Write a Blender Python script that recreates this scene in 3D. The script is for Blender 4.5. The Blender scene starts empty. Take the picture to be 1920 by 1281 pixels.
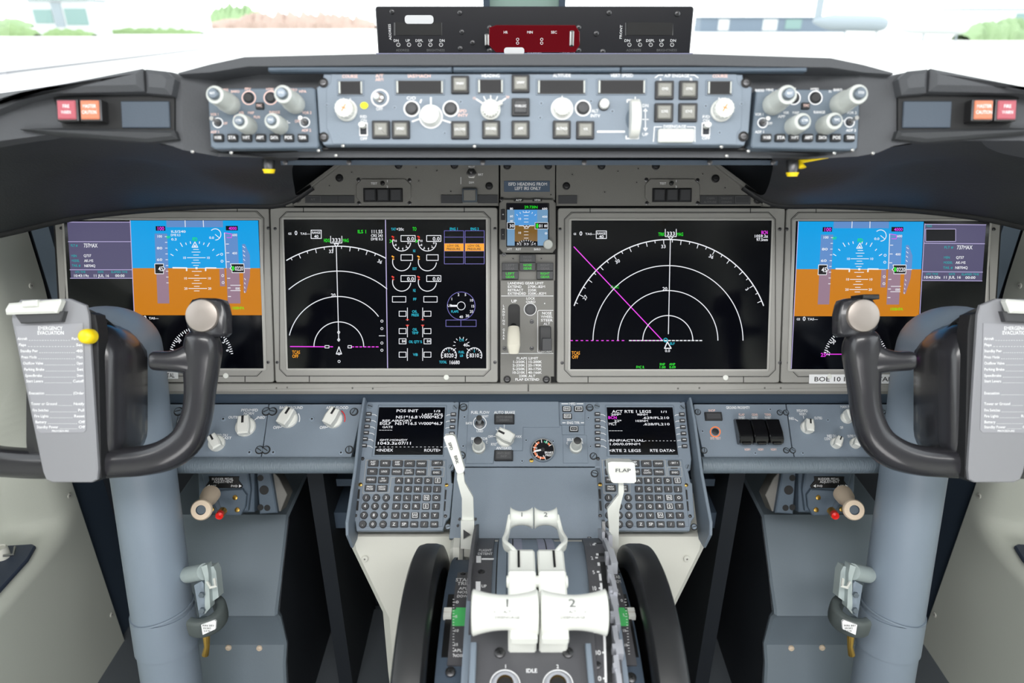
import bpy, bmesh, math, random
from mathutils import Vector, Matrix
random.seed(7)
C = bpy.context.scene.collection
SC = bpy.context.scene
PI = math.pi
R = math.radians
# ---------------------------------------------------------------- camera, world, lights, exposure
FPX = 1280.0
PITCH = R(25)
CAM = Vector((-0.024, 0.0, 1.25))
cam_d = bpy.data.cameras.new('camera'); cam = bpy.data.objects.new('camera', cam_d); C.objects.link(cam)
cam.location = CAM; cam.rotation_euler = (R(90) - PITCH, 0, 0)
cam_d.sensor_width = 36; cam_d.lens = FPX / 1920 * 36; cam_d.clip_start = .01; cam_d.clip_end = 3000
cam_d.dof.use_dof = True; cam_d.dof.focus_distance = 1.04; cam_d.dof.aperture_fstop = 4.5
SC.camera = cam
SC.view_settings.view_transform = 'Standard'; SC.view_settings.look = 'None'
SC.view_settings.gamma = 1; SC.view_settings.use_curve_mapping = False
SC.view_settings.exposure = 0.0
W = bpy.data.worlds.new('sky'); SC.world = W; W.use_nodes = True
wn = W.node_tree.nodes; wl = W.node_tree.links
for n in list(wn): wn.remove(n)
wo = wn.new('ShaderNodeOutputWorld'); wb = wn.new('ShaderNodeBackground'); wr = wn.new('ShaderNodeValToRGB')
wt = wn.new('ShaderNodeTexCoord'); wsx = wn.new('ShaderNodeSeparateXYZ')
wl.new(wt.outputs['Generated'], wsx.inputs[0]); wl.new(wsx.outputs['Z'], wr.inputs[0]); wl.new(wr.outputs[0], wb.inputs[0]); wl.new(wb.outputs[0], wo.inputs[0])
wr.color_ramp.elements[0].color = (.96, .98, 1, 1); wr.color_ramp.elements[1].color = (.90, .95, 1, 1)
wb.inputs['Strength'].default_value = 3.0
def area(name, loc, rot, sx, sy, energy, col):
    d = bpy.data.lights.new(name, 'AREA'); d.shape = 'RECTANGLE'; d.size = sx; d.size_y = sy; d.energy = energy; d.color = col
    o = bpy.data.objects.new(name, d); C.objects.link(o); o.location = loc; o.rotation_euler = rot
    return o
area('ceiling_dome_light', (0, -.18, 1.80), (R(14), 0, 0), 1.3, .45, 27, (1, .985, .965))
area('added_rear_fill', (0, -1.12, .70), (R(92), 0, 0), 1.5, .62, 17, (1, .985, .97))  # added low fill behind the camera, kept clear of screen reflections

# ---------------------------------------------------------------- materials
def lin(c):
    return tuple(((x / 255) / 12.92 if x / 255 <= .04045 else ((x / 255 + .055) / 1.055) ** 2.4) for x in c)
MATS = {}
def mat(name, rgb, rough=.5, metal=0., bump=0., bscale=400., emit=0., var=0., spec=None, coat=0., stretch=None):
    m = bpy.data.materials.new(name); m.use_nodes = True
    nt = m.node_tree; b = nt.nodes['Principled BSDF']; c = lin(rgb)
    b.inputs['Base Color'].default_value = (*c, 1); b.inputs['Roughness'].default_value = rough; b.inputs['Metallic'].default_value = metal
    if spec is not None: b.inputs['Specular IOR Level'].default_value = spec
    if coat: b.inputs['Coat Weight'].default_value = coat; b.inputs['Coat Roughness'].default_value = .1
    if emit:
        b.inputs['Base Color'].default_value = (0, 0, 0, 1)
        b.inputs['Emission Color'].default_value = (*c, 1); b.inputs['Emission Strength'].default_value = emit
    if bump or var:
        tc = nt.nodes.new('ShaderNodeTexCoord'); no = nt.nodes.new('ShaderNodeTexNoise')
        no.inputs['Scale'].default_value = bscale; no.inputs['Detail'].default_value = 3
        src = tc.outputs['Object']
        if stretch:
            mp = nt.nodes.new('ShaderNodeMapping'); mp.inputs['Scale'].default_value = stretch
            nt.links.new(src, mp.inputs[0]); src = mp.outputs[0]
        nt.links.new(src, no.inputs['Vector'])
        if bump:
            bp = nt.nodes.new('ShaderNodeBump'); bp.inputs['Strength'].default_value = bump; bp.inputs['Distance'].default_value = .001
            nt.links.new(no.outputs['Fac'], bp.inputs['Height']); nt.links.new(bp.outputs[0], b.inputs['Normal'])
        if var:
            mx = nt.nodes.new('ShaderNodeMix'); mx.data_type = 'RGBA'
            mx.inputs['A'].default_value = (*[x * (1 - var) for x in c], 1); mx.inputs['B'].default_value = (*[min(1, x * (1 + var)) for x in c], 1)
            nt.links.new(no.outputs['Fac'], mx.inputs['Factor']); nt.links.new(mx.outputs['Result'], b.inputs['Base Color'])
    MATS[name] = m
    return m
mat('panel_blue', (121, 133, 146), .5, bump=.25, bscale=900, var=.05)
mat('panel_blue_dark', (84, 98, 112), .55, bump=.2, bscale=700)
mat('panel_grey', (118, 117, 113), .55, bump=.3, bscale=1000, var=.06)
mat('bezel_grey', (150, 149, 145), .5, bump=.15, bscale=900)
mat('bezel_edge', (172, 171, 167), .45)
mat('groove', (22, 23, 25), .6)
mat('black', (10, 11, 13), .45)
mat('black_soft', (28, 29, 32), .62, bump=.25, bscale=260, var=.1)
mat('hood_top', (76, 78, 82), .7, bump=.4, bscale=420)
mat('hood_grey', (54, 56, 59), .7, bump=.4, bscale=420)
mat('slot_head', (118, 130, 142), .35, metal=.25)
mat('back_wall', (70, 72, 74), .8)
mat('navy', (62, 76, 92), .6, bump=.15, bscale=300)
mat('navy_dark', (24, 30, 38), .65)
mat('leather', (108, 120, 130), .42, bump=1.0, bscale=330, stretch=(1.6, .3, .3))
mat('column_paint', (131, 144, 158), .42, bump=.12, bscale=600)
mat('cream', (214, 214, 206), .5, bump=.1, bscale=500)
mat('liner', (206, 210, 200), .5, bump=.1, bscale=500, var=.03)
mat('white_plastic', (226, 228, 222), .38)
mat('knob_white', (222, 223, 218), .42)
mat('knob_grey', (196, 200, 196), .45)
mat('text_white', (235, 236, 238), .6)
mat('text_dark', (60, 60, 60), .6)
mat('text_dim', (96, 97, 98), .6)
mat('text_pink', (236, 200, 190), .6)
mat('key_dark', (62, 63, 66), .5, bump=.1, bscale=600)
mat('key_black', (34, 35, 38), .5)
mat('button_grey', (128, 128, 122), .4)
mat('window_black', (12, 13, 18), .35, spec=.2)
mat('screen_black', (3, 4, 10), .12, spec=.6)
mat('yoke_black', (44, 44, 48), .27, coat=.25, bump=.05, bscale=300)
mat('wheel_black', (32, 33, 35), .36, var=.1, bscale=60)
mat('metal', (170, 170, 168), .3, metal=1.)
mat('metal_dark', (90, 90, 92), .35, metal=.9)
mat('disc_bronze', (158, 150, 144), .38, metal=.55)
mat('brass', (196, 160, 84), .3, metal=1.)
mat('plate_grey', (142, 143, 148), .42, metal=.15)
mat('label_grey', (150, 151, 157), .5)
mat('beige_knob', (226, 206, 182), .45)
mat('red', (226, 30, 24), .35)
mat('yellow', (246, 214, 20), .4)
mat('yellow_sticker', (250, 250, 20), .5)
mat('orange_mark', (255, 130, 60), .5)
mat('green_mark', (84, 196, 112), .5)
mat('gear_metal', (176, 178, 186), .35, metal=.3)
mat('lilac_metal', (150, 150, 168), .4, metal=.3)
mat('placard', (76, 92, 112), .5)
mat('floor_grey', (84, 90, 96), .6, bump=.2, bscale=150)
mat('floor_brown', (128, 92, 72), .6, bump=.2, bscale=150)
mat('transducer_grey', (168, 180, 180), .45)
mat('translucent_lever', (216, 212, 198), .3)
mat('red_glass', (120, 10, 24), .12, emit=.75)
mat('lamp_red', (176, 84, 96), .3); mat('lamp_amber', (208, 124, 92), .3)
# what the displays give off
for nm, c in dict(e_white=(238, 240, 245), e_green=(30, 230, 40), e_magenta=(240, 60, 240), e_cyan=(20, 190, 215), e_teal=(0, 165, 170),
                  e_amber=(250, 165, 20), e_red=(235, 50, 30), e_violet=(105, 100, 175), e_sky=(0, 158, 228), e_ground=(200, 122, 8),
                  e_slate=(84, 80, 112), e_tapea=(96, 140, 200), e_tapeb=(150, 122, 140), e_lilac=(190, 180, 225), e_lamp_green=(40, 220, 40),
                  e_isfdsky=(80, 150, 215), e_isfdgnd=(120, 88, 36), e_isfdtape=(110, 150, 185), e_lime=(120, 220, 0), e_black=(4, 4, 12)).items():
    mat(nm, c, .3, emit=1.0)

# ---------------------------------------------------------------- pixel rays and frames lying on real surfaces
cP, sP = math.cos(PITCH), math.sin(PITCH)
def ray(px, py):
    s = (px - 960) / FPX; t = (py - 640.5) / FPX
    return Vector((s, cP - t * sP, -sP - t * cP))        # per unit of depth along the optical axis
def at(px, py, Z): return CAM + ray(px, py) * Z
def at_x(px, py, x):
    d = ray(px, py); return CAM + d * ((x - CAM.x) / d.x)
def at_z(px, py, z):
    d = ray(px, py); return CAM + d * ((z - CAM.z) / d.z)
class Frame:
    def __init__(s, px, py, Z, lean, M=1):
        s.O = at(px, py, Z); s.lean = lean; L = R(lean)
        s.v = Vector((0, math.sin(L), math.cos(L))); s.n = Vector((0, -math.cos(L), math.sin(L))); s.M = M
    def hit(s, px, py):
        d = ray(px, py); k = (s.O - CAM).dot(s.n) / d.dot(s.n); return CAM + d * k
    def p(s, px, py):
        q = s.hit(px, py) - s.O; return (q.x * s.M, q.dot(s.v))
    def sc(s, px, py):
        a = s.hit(px - .5, py - .5); b = s.hit(px + .5, py + .5)
        return (b.x - a.x, abs((b - a).dot(s.v)))
    def sub(s, px, py, n=0., M=None):
        f = Frame(0, 0, 1, s.lean); f.O = s.hit(px, py) + s.n * n; f.M = s.M if M is None else M; return f
    def lift(s, n):                                       # a parallel plane n metres nearer
        f = Frame(0, 0, 1, s.lean); f.O = s.O + s.n * n; f.M = s.M; return f
    def matrix(s):
        m = Matrix(((1, 0, 0), (0, s.v.y, s.n.y), (0, s.v.z, s.n.z))).to_4x4()
        m.translation = Vector((s.O.x * s.M, s.O.y, s.O.z)); return m
class Cyl:                                                # the curved top of the control stand
    M = 1
    def __init__(s, yc, zc, r): s.yc, s.zc, s.r = yc, zc, r
    def hit(s, px, py):
        d = ray(px, py); oy, oz = CAM.y - s.yc, CAM.z - s.zc
        a = d.y ** 2 + d.z ** 2; b = 2 * (oy * d.y + oz * d.z); c = oy * oy + oz * oz - s.r ** 2
        k = (-b - math.sqrt(max(0, b * b - 4 * a * c))) / (2 * a); return CAM + d * k
    def p(s, px, py):
        q = s.hit(px, py); return (q.x, s.r * math.atan2(q.y - s.yc, q.z - s.zc))
    def sc(s, px, py):
        a = s.p(px - .5, py - .5); b = s.p(px + .5, py + .5); return (abs(b[0] - a[0]), abs(a[1] - b[1]))
    def xf(s, v):
        a = v[1] / s.r; rr = s.r + v[2]; return (v[0], s.yc + rr * math.sin(a), s.zc + rr * math.cos(a))

# ---------------------------------------------------------------- glyphs
GL = {}
def glyph_raw(txt):
    cu = bpy.data.curves.new('t', 'FONT'); cu.body = txt; cu.resolution_u = 2; cu.offset = 0 if txt[0] in 'MW' else .015; cu.size = 1
    o = bpy.data.objects.new('t', cu); C.objects.link(o)
    me = o.to_mesh(); v = [(q.co.x, q.co.y) for q in me.vertices]; f = [tuple(p.vertices) for p in me.polygons]
    o.to_mesh_clear(); bpy.data.objects.remove(o); bpy.data.curves.remove(cu)
    return v, f
BAR = None
def glyph(ch):
    global BAR
    if ch not in GL:
        if BAR is None: BAR = max(x for x, y in glyph_raw('|')[0])
        if ch == ' ': GL[ch] = ([], [], .3)
        else:
            v, f = glyph_raw(ch); a = max(x for x, y in glyph_raw(ch + '|')[0]) - BAR
            GL[ch] = (v, f, a)
    return GL[ch]
CAP = .72
# ---------------------------------------------------------------- mesh builder
class MB:
    def __init__(s, F=None, xf=None): s.v = []; s.f = []; s.m = []; s.mats = []; s.F = F; s.xf = xf; s.world = False
    def mi(s, m):
        if m not in s.mats: s.mats.append(m)
        return s.mats.index(m)
    def add(s, vs, fs, m, xf=None):
        o = len(s.v); k = s.mi(m); g = xf or s.xf
        s.v.extend([tuple(g(v)) for v in vs] if g else [tuple(v) for v in vs])
        for f in fs: s.f.append(tuple(i + o for i in f)); s.m.append(k)
        return s
    def prism(s, poly, z0, z1, m, ch=0., top=None, xf=None):   # poly in local metres
        n = len(poly); A = sum(poly[i][0] * poly[(i + 1) % n][1] - poly[(i + 1) % n][0] * poly[i][1] for i in range(n))
        if A < 0: poly = poly[::-1]
        vs = [(x, y, z0) for x, y in poly] + [(x, y, z1 - ch) for x, y in poly]; fs = []
        for i in range(n): j = (i + 1) % n; fs.append((i, j, n + j, n + i))
        if ch:
            ins = []
            for i in range(n):
                p0 = Vector(poly[i - 1]); p1 = Vector(poly[i]); p2 = Vector(poly[(i + 1) % n])
                a = (p1 - p0); b = (p2 - p1)
                a = a.normalized() if a.length > 1e-9 else b.normalized(); b = b.normalized() if b.length > 1e-9 else a
                na = Vector((-a.y, a.x)); nb = Vector((-b.y, b.x)); q = na + nb
                q = q.normalized() if q.length > 1e-6 else na
                k = ch / max(.5, q.dot(na)); ins.append((p1.x + q.x * k, p1.y + q.y * k))
            vs += [(x, y, z1) for x, y in ins]
            for i in range(n): j = (i + 1) % n; fs.append((n + i, n + j, 2 * n + j, 2 * n + i))
            cap = tuple(range(2 * n, 3 * n))
        else: cap = tuple(range(n, 2 * n))
        fs.append(tuple(range(n))[::-1])
        if top: s.add(vs, fs, m, xf); o = len(s.v) - len(vs); s.f.append(tuple(i + o for i in cap)); s.m.append(s.mi(top))
        else: fs.append(cap); s.add(vs, fs, m, xf)
        return s
    def pts(s, pp): return [s.F.p(*q) for q in pp]
    def poly(s, pp, z0, z1, m, ch=0., top=None): return s.prism(s.pts(pp), z0 / 1000, z1 / 1000, m, ch / 1000, top)   # px, mm
    def rrect(s, x0, x1, y0, y1, r, k=4):
        r = min(r, (x1 - x0) / 2 * .999, (y1 - y0) / 2 * .999)
        if r <= 0: return [(x0, y0), (x1, y0), (x1, y1), (x0, y1)]
        out = []
        for cx, cy, a in ((x1 - r, y0 + r, -90), (x1 - r, y1 - r, 0), (x0 + r, y1 - r, 90), (x0 + r, y0 + r, 180)):
            for i in range(k + 1): t = R(a + 90 * i / k); out.append((cx + r * math.cos(t), cy + r * math.sin(t)))
        return out
    def lrect(s, px0, py0, px1, py1):                       # px box -> local box that stays rectangular
        cx, cy = (px0 + px1) / 2, (py0 + py1) / 2; u0, v = s.F.p(px0, cy); u1, _ = s.F.p(px1, cy); _, v0 = s.F.p(cx, py1); _, v1 = s.F.p(cx, py0)
        if u0 > u1: u0, u1 = u1, u0
        return u0, u1, v0, v1
    def rect(s, px0, py0, px1, py1, z0, z1, m, r=0., ch=0., top=None):      # px, mm
        u0, u1, v0, v1 = s.lrect(px0, py0, px1, py1); k = s.F.sc((px0 + px1) / 2, (py0 + py1) / 2)[0]
        return s.prism(s.rrect(u0, u1, v0, v1, r * k), z0 / 1000, z1 / 1000, m, ch / 1000, top)
    def quad(s, px0, py0, px1, py1, z, m):
        a = s.pts([(px0, py1), (px1, py1), (px1, py0), (px0, py0)]); return s.add([(x, y, z / 1000) for x, y in a], [(0, 1, 2, 3)], m)
    def flat(s, pp, z, m):
        a = s.pts(pp); return s.add([(x, y, z / 1000) for x, y in a], [tuple(range(len(a)))], m)
    def frame(s, px0, py0, px1, py1, w, z, m):
        return s.line([(px0, py0), (px1, py0), (px1, py1), (px0, py1), (px0, py0)], w, z, m)
    def line(s, pp, w, z, m):                              # flat stroke through px points
        for i in range(len(pp) - 1):
            (x0, y0), (x1, y1) = pp[i], pp[i + 1]; d = math.hypot(x1 - x0, y1 - y0)
            if d < 1e-6: continue
            nx, ny = -(y1 - y0) / d * w / 2, (x1 - x0) / d * w / 2; ex, ey = (x1 - x0) / d * w * .2, (y1 - y0) / d * w * .2
            s.flat([(x0 + nx - ex, y0 + ny - ey), (x1 + nx + ex, y1 + ny + ey), (x1 - nx + ex, y1 - ny + ey), (x0 - nx - ex, y0 - ny - ey)], z, m)
        return s
    def arc(s, cx, cy, r, a0, a1, w, z, m, n=None):        # degrees clockwise from up
        n = n or max(6, int(abs(a1 - a0) / 5)); P = [R(a0 + (a1 - a0) * i / n) for i in range(n + 1)]
        for i in range(n):
            a, b = P[i], P[i + 1]
            s.flat([(cx + q * math.sin(t), cy - q * math.cos(t)) for q, t in ((r + w / 2, a), (r + w / 2, b), (r - w / 2, b), (r - w / 2, a))], z, m)
        return s
    def tick(s, cx, cy, a, r0, r1, w, z, m):
        a = R(a); return s.line([(cx + r0 * math.sin(a), cy - r0 * math.cos(a)), (cx + r1 * math.sin(a), cy - r1 * math.cos(a))], w, z, m)
    def disc(s, cx, cy, r, z, m, n=20, ry=None):
        return s.flat([(cx + r * math.cos(i * 2 * PI / n), cy - (ry or r) * math.sin(i * 2 * PI / n)) for i in range(n)], z, m)
    def text(s, t, px, py, h, z, m, al='c', rot=0, wf=1., x0=None, x1=None, loc=None):   # cap height h px, centred at py
        adv = sum(glyph(c)[2] for c in t); k = h / CAP
        if x0 is not None: wf = (x1 - x0) / (adv * k); px = (x0 + x1) / 2; al = 'c'
        kx = k * wf; X = {'c': -adv * kx / 2, 'l': 0, 'r': -adv * kx}[al]
        if loc: sx = sy = 1; u0, v0 = loc
        else: sx, sy = s.F.sc(px, py); u0, v0 = s.F.p(px, py)
        ca, sa = math.cos(R(rot)), math.sin(R(rot)); q = 0
        for c in t:
            v, f, a = glyph(c); vs = []
            for x, y in v:
                lx = (X + (x + q) * kx) * sx; ly = (y * k - h / 2) * sy
                vs.append((u0 + lx * ca - ly * sa, v0 + lx * sa + ly * ca, z / 1000))
            if f: s.add(vs, f, m)
            q += a
        return s
    def text_on(s, fn, m, items):                          # lettering laid on a curved face, finely divided
        t = MB()
        for txt, h, x, y in items: t.text(txt, 0, 0, h, 0, m, loc=(x, y))
        bm = bmesh.new(); vs = [bm.verts.new(v) for v in t.v]
        for f in t.f:
            try: bm.faces.new([vs[i] for i in f])
            except ValueError: pass
        bmesh.ops.triangulate(bm, faces=bm.faces); bmesh.ops.subdivide_edges(bm, edges=bm.edges, cuts=3, use_grid_fill=True)
        bm.verts.index_update(); s.add([fn(v.co) for v in bm.verts], [tuple(v.index for v in f.verts) for f in bm.faces], m); bm.free(); return s
    def fit(s, t, x0, x1, py, h, z, m): return s.text(t, 0, py, h, z, m, x0=x0, x1=x1)
    def lathe(s, prof, m, n=24, c=(0, 0, 0), sx=1., sy=1., M=None, mats=None):   # metres, axis z
        vs = []; fs = []
        for r, z in prof:
            for i in range(n): a = 2 * PI * i / n; vs.append((c[0] + r * math.cos(a) * sx, c[1] + r * math.sin(a) * sy, c[2] + z))
        if M: vs = [tuple(M @ Vector(v)) for v in vs]
        for k in range(len(prof) - 1):
            ff = [(k * n + i, k * n + (i + 1) % n, (k + 1) * n + (i + 1) % n, (k + 1) * n + i) for i in range(n)]
            fs += ff
        fs.append(tuple(range(n))[::-1]); fs.append(tuple(range((len(prof) - 1) * n, len(prof) * n)))
        s.add(vs, fs, m)
        if mats:                                           # material per ring
            base = len(s.f) - len(fs)
            for k, mm in enumerate(mats[:len(prof) - 1]):
                if mm:
                    for i in range(n): s.m[base + k * n + i] = s.mi(mm)
            if mats[-1]: s.m[-1] = s.mi(mats[-1])
        return s
    def box(s, x0, x1, y0, y1, z0, z1, m, xf=None):
        vs = [(x, y, z) for z in (z0, z1) for y in (y0, y1) for x in (x0, x1)]
        return s.add(vs, [(0, 2, 3, 1), (4, 5, 7, 6), (0, 1, 5, 4), (2, 6, 7, 3), (0, 4, 6, 2), (1, 3, 7, 5)], m, xf)
    def xprism(s, yz, x0, x1, m, ch=0.):                   # outline in y,z pushed along x
        f = lambda v: (v[2], v[0], v[1])
        if not ch: return s.prism(yz, x0, x1, m, 0, xf=f)
        mid = (x0 + x1) / 2
        s.prism(yz, mid, x1, m, ch, xf=f); return s.prism(yz, mid, x0, m, 0, xf=f) if False else s.prism(yz, -mid, -x0, m, ch, xf=lambda v: (-v[2], v[0], v[1]))
    def loft(s, secs, m, close=True, caps=True):           # rings of equal length
        n = len(secs[0]); vs = [v for r in secs for v in r]; fs = []
        for k in range(len(secs) - 1):
            for i in range(n if close else n - 1): j = (i + 1) % n; fs.append((k * n + i, k * n + j, (k + 1) * n + j, (k + 1) * n + i))
        if caps: fs.append(tuple(range(n))[::-1]); fs.append(tuple(range((len(secs) - 1) * n, len(secs) * n)))
        return s.add(vs, fs, m)
    def tube(s, path, rad, m, n=14, sq=2., flat_=1., up=None, caps=True):    # superellipse section along a path
        P = [Vector(p) for p in path]; secs = []
        T0 = None; N = None
        for i, p in enumerate(P):
            t = (P[min(i + 1, len(P) - 1)] - P[max(i - 1, 0)]).normalized()
            if N is None:
                N = Vector(up) if up else (Vector((0, 0, 1)) if abs(t.z) < .9 else Vector((0, 1, 0)))
            if up: N = Vector(up)
            N = (N - t * N.dot(t)).normalized(); B = t.cross(N)
            r = rad[i] if isinstance(rad, list) else rad
            ra, rb = r if isinstance(r, (list, tuple)) else (r, r * flat_)
            ring = []
            for k in range(n):
                a = 2 * PI * k / n; ca, sa = math.cos(a), math.sin(a)
                x = math.copysign(abs(ca) ** (2 / sq), ca); y = math.copysign(abs(sa) ** (2 / sq), sa)
                ring.append(tuple(p + B * (x * ra) + N * (y * rb)))
            secs.append(ring)
        return s.loft(secs, m, True, caps)
def smooth_path(pts, k=4):                                 # Catmull-Rom through tuples of any length
    out = []; n = len(pts)
    for i in range(n - 1):
        p0 = pts[max(i - 1, 0)]; p1 = pts[i]; p2 = pts[i + 1]; p3 = pts[min(i + 2, n - 1)]
        for j in range(k):
            t = j / k
            out.append(tuple(.5 * (2 * b + (c - a) * t + (2 * a - 5 * b + 4 * c - d) * t * t + (3 * b - a - 3 * c + d) * t ** 3) for a, b, c, d in zip(p0, p1, p2, p3)))
    out.append(tuple(pts[-1])); return out

MW = {}
def mesh_of(name, b, inv=None, sharp=32):
    me = bpy.data.meshes.new(name)
    v = [tuple(inv @ Vector(q)) for q in b.v] if inv else b.v
    me.from_pydata(v, [], b.f)
    for m in b.mats: me.materials.append(MATS[m])
    me.polygons.foreach_set('material_index', b.m); me.polygons.foreach_set('use_smooth', [True] * len(b.f))
    bm = bmesh.new(); bm.from_mesh(me); bmesh.ops.recalc_face_normals(bm, faces=bm.faces); bm.to_mesh(me); bm.free()
    me.set_sharp_from_angle(angle=R(sharp)); me.update()
    return me
def tag(o, label=None, cat=None, group=None, kind=None):
    if label: o['label'] = label
    if cat: o['category'] = cat
    if group: o['group'] = group
    if kind: o['kind'] = kind
    return o
def thing(name, label, cat, m, group=None):
    if isinstance(m, Vector) or isinstance(m, tuple): m = Matrix.Translation(Vector(m))
    if isinstance(m, Frame): m = m.matrix()
    o = bpy.data.objects.new(name, None); C.objects.link(o); o.matrix_world = m; o.empty_display_size = .02; MW[o] = m.copy()
    return tag(o, label, cat, group)
def part(name, b, parent=None, label=None, loc=None, world=False, rotz=0, sharp=32):
    """one mesh object; world=True: the builder holds world coordinates"""
    if isinstance(b, MB):
        me = mesh_of(name, b, MW[parent].inverted() if (world and parent) else None, sharp)
    else: me = b
    o = bpy.data.objects.new(name, me); C.objects.link(o)
    if parent: o.parent = parent
    l = Vector(loc) if loc else Vector((0, 0, 0)); m = Matrix.Translation(l) @ Matrix.Rotation(rotz, 4, 'Z'); o.matrix_local = m
    MW[o] = (MW[parent] if parent else Matrix()) @ m
    if label: o['label'] = label
    return o
def solid(name, b, label=None, cat=None, group=None, kind=None, sharp=32):
    o = part(name, b, sharp=sharp); return tag(o, label, cat, group, kind)
def dup(o, parent=None, mw=None):
    c = o.copy(); C.objects.link(c)
    if parent: c.parent = parent
    if mw is not None: c.matrix_world = mw; MW[c] = mw.copy()
    else: MW[c] = (MW[parent] @ o.matrix_local) if parent else MW[o]
    for k in list(o.children): dup(k, c)
    return c

# ---------------------------------------------------------------- small hardware
CACHE = {}
def cached(key, fn):
    if key not in CACHE: CACHE[key] = mesh_of(key[0], fn())
    return CACHE[key]
def screw_mesh(r, kind):
    def f():
        b = MB()
        if kind == 'cross':
            b.lathe([(r, 0), (r * .95, r * .35), (r * .6, r * .5)], 'metal_dark', 12)
            for a in (0, PI / 2):
                c, s_ = math.cos(a + .4), math.sin(a + .4)
                b.add([(x * c - y * s_, x * s_ + y * c, r * .53) for x, y in ((-r * .5, -r * .12), (r * .5, -r * .12), (r * .5, r * .12), (-r * .5, r * .12))], [(0, 1, 2, 3)], 'groove')
        elif kind == 'dzus':
            b.lathe([(r, 0), (r, r * .25), (r * .8, r * .3), (r * .78, r * .12), (r * .62, r * .12), (r * .6, r * .4), (r * .2, r * .45)], 'black', 16, mats=['black', 'black', 'groove', 'groove', 'metal_dark', 'metal_dark', 'metal_dark'])
            b.add([(-r * .5, -r * .1, r * .48), (r * .5, -r * .1, r * .48), (r * .5, r * .1, r * .48), (-r * .5, r * .1, r * .48)], [(0, 1, 2, 3)], 'black')
        elif kind == 'slot':
            b.lathe([(r * 1.3, 0), (r * 1.3, r * .12), (r * .98, r * .14), (r * .96, r * .45), (r * .85, r * .6), (r * .3, r * .62)], 'slot_head', 16, mats=['groove', 'groove', None, None, None])
            b.add([(-r * .12, -r * .8, r * .66), (r * .12, -r * .8, r * .66), (r * .12, r * .8, r * .66), (-r * .12, r * .8, r * .66)], [(0, 1, 2, 3)], 'groove')
        elif kind == 'rivet':
            b.lathe([(r, 0), (r * .9, r * .2), (r * .45, r * .25)], 'column_paint', 12); b.lathe([(r * .35, r * .26), (r * .3, r * .3)], 'groove', 10)
        elif kind == 'liner':
            b.lathe([(r, 0), (r * .9, r * .25), (r * .4, r * .3)], 'cream', 14); b.lathe([(r * .3, r * .31), (r * .25, r * .33)], 'panel_grey', 8)
        elif kind == 'greyrivet':
            b.lathe([(r, 0), (r * .9, r * .2), (r * .45, r * .25)], 'panel_grey', 12); b.lathe([(r * .4, r * .26), (r * .3, r * .3)], 'groove', 10)
        elif kind == 'brass':
            b.lathe([(r, 0), (r, r * .4), (r * .5, r * .7)], 'brass', 12); b.lathe([(r * .3, r * .71), (r * .25, r * .75)], 'groove', 8)
        return b
    return cached(('screw', kind, round(r, 5)), f)
mat('metal_slot', (108, 118, 128), .35, metal=.7)
def screw(parent, F, px, py, rpx, kind='cross', z=0.):
    u, v = F.p(px, py); k = F.sc(px, py)[0]
    r = round(rpx * k * 4000) / 4000
    return part('screw', screw_mesh(max(r, .001), kind), parent, loc=(u, v, z / 1000), rotz=(px * 7 + py * 3) % 6 if kind in ('cross', 'slot') else 0)
def screws(parent, F, L, r, kind='cross', z=0.):
    for x, y in L: screw(parent, F, x, y, r, kind, z)
mat('window_dark', (24, 25, 32), .3); mat('lilac_strip', (150, 150, 190), .5)
mat('hood_leather', (37, 40, 45), .62, bump=.5, bscale=350, var=.15)
mat('guard_black', (14, 14, 17), .18, coat=.5)
mat('orange_dial', (226, 128, 84), .5); mat('green_dial', (30, 150, 110), .5)
mat('plate_dark', (78, 78, 82), .5, bump=.2, bscale=500)
mat('text_thin', (98, 100, 100), .6)
mat('box_paint', (112, 124, 134), .5, bump=.15, bscale=400)
mat('clamp_grey', (84, 92, 92), .5)
mat('concrete', (205, 204, 198), .8, var=.04, bscale=.08)
mat('hedge', (128, 152, 104), .9, bump=.5, bscale=8, var=.3)
mat('tree_green', (140, 164, 122), .9, bump=.5, bscale=4, var=.3)
mat('scrub', (176, 154, 142), .9, var=.2, bscale=1)
mat('far_white', (205, 208, 208), .6); mat('far_grey', (150, 160, 166), .6); mat('far_glass', (128, 156, 152), .3); mat('far_dark', (112, 126, 140), .6)
mat('ceiling_grey', (190, 192, 190), .8)
mat('post_green', (150, 176, 166), .4); mat('tray_navy', (52, 62, 80), .5, bump=.2, bscale=300)
def glass_mat():
    m = bpy.data.materials.new('windshield_glass'); m.use_nodes = True; nt = m.node_tree; n = nt.nodes
    for x in list(n): n.remove(x)
    o = n.new('ShaderNodeOutputMaterial'); t = n.new('ShaderNodeBsdfTransparent'); g = n.new('ShaderNodeBsdfGlossy'); mx = n.new('ShaderNodeMixShader'); f = n.new('ShaderNodeFresnel')
    t.inputs[0].default_value = (.97, .99, .985, 1); g.inputs['Roughness'].default_value = .02; f.inputs[0].default_value = 1.3
    nt.links.new(f.outputs[0], mx.inputs[0]); nt.links.new(t.outputs[0], mx.inputs[1]); nt.links.new(g.outputs[0], mx.inputs[2]); nt.links.new(mx.outputs[0], o.inputs[0]); MATS['glass'] = m
glass_mat()
mat('far_pale', (222, 224, 224), .6)
mat('line_dark', (92, 92, 96), .8)
mat('panel_blue_mid', (98, 111, 124), .5, bump=.25, bscale=900)
mat('recess_black', (20, 21, 23), .6)
mat('blank_plate', (68, 79, 92), .5, bump=.2, bscale=500)
mat('asphalt', (176, 172, 170), .8)
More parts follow.
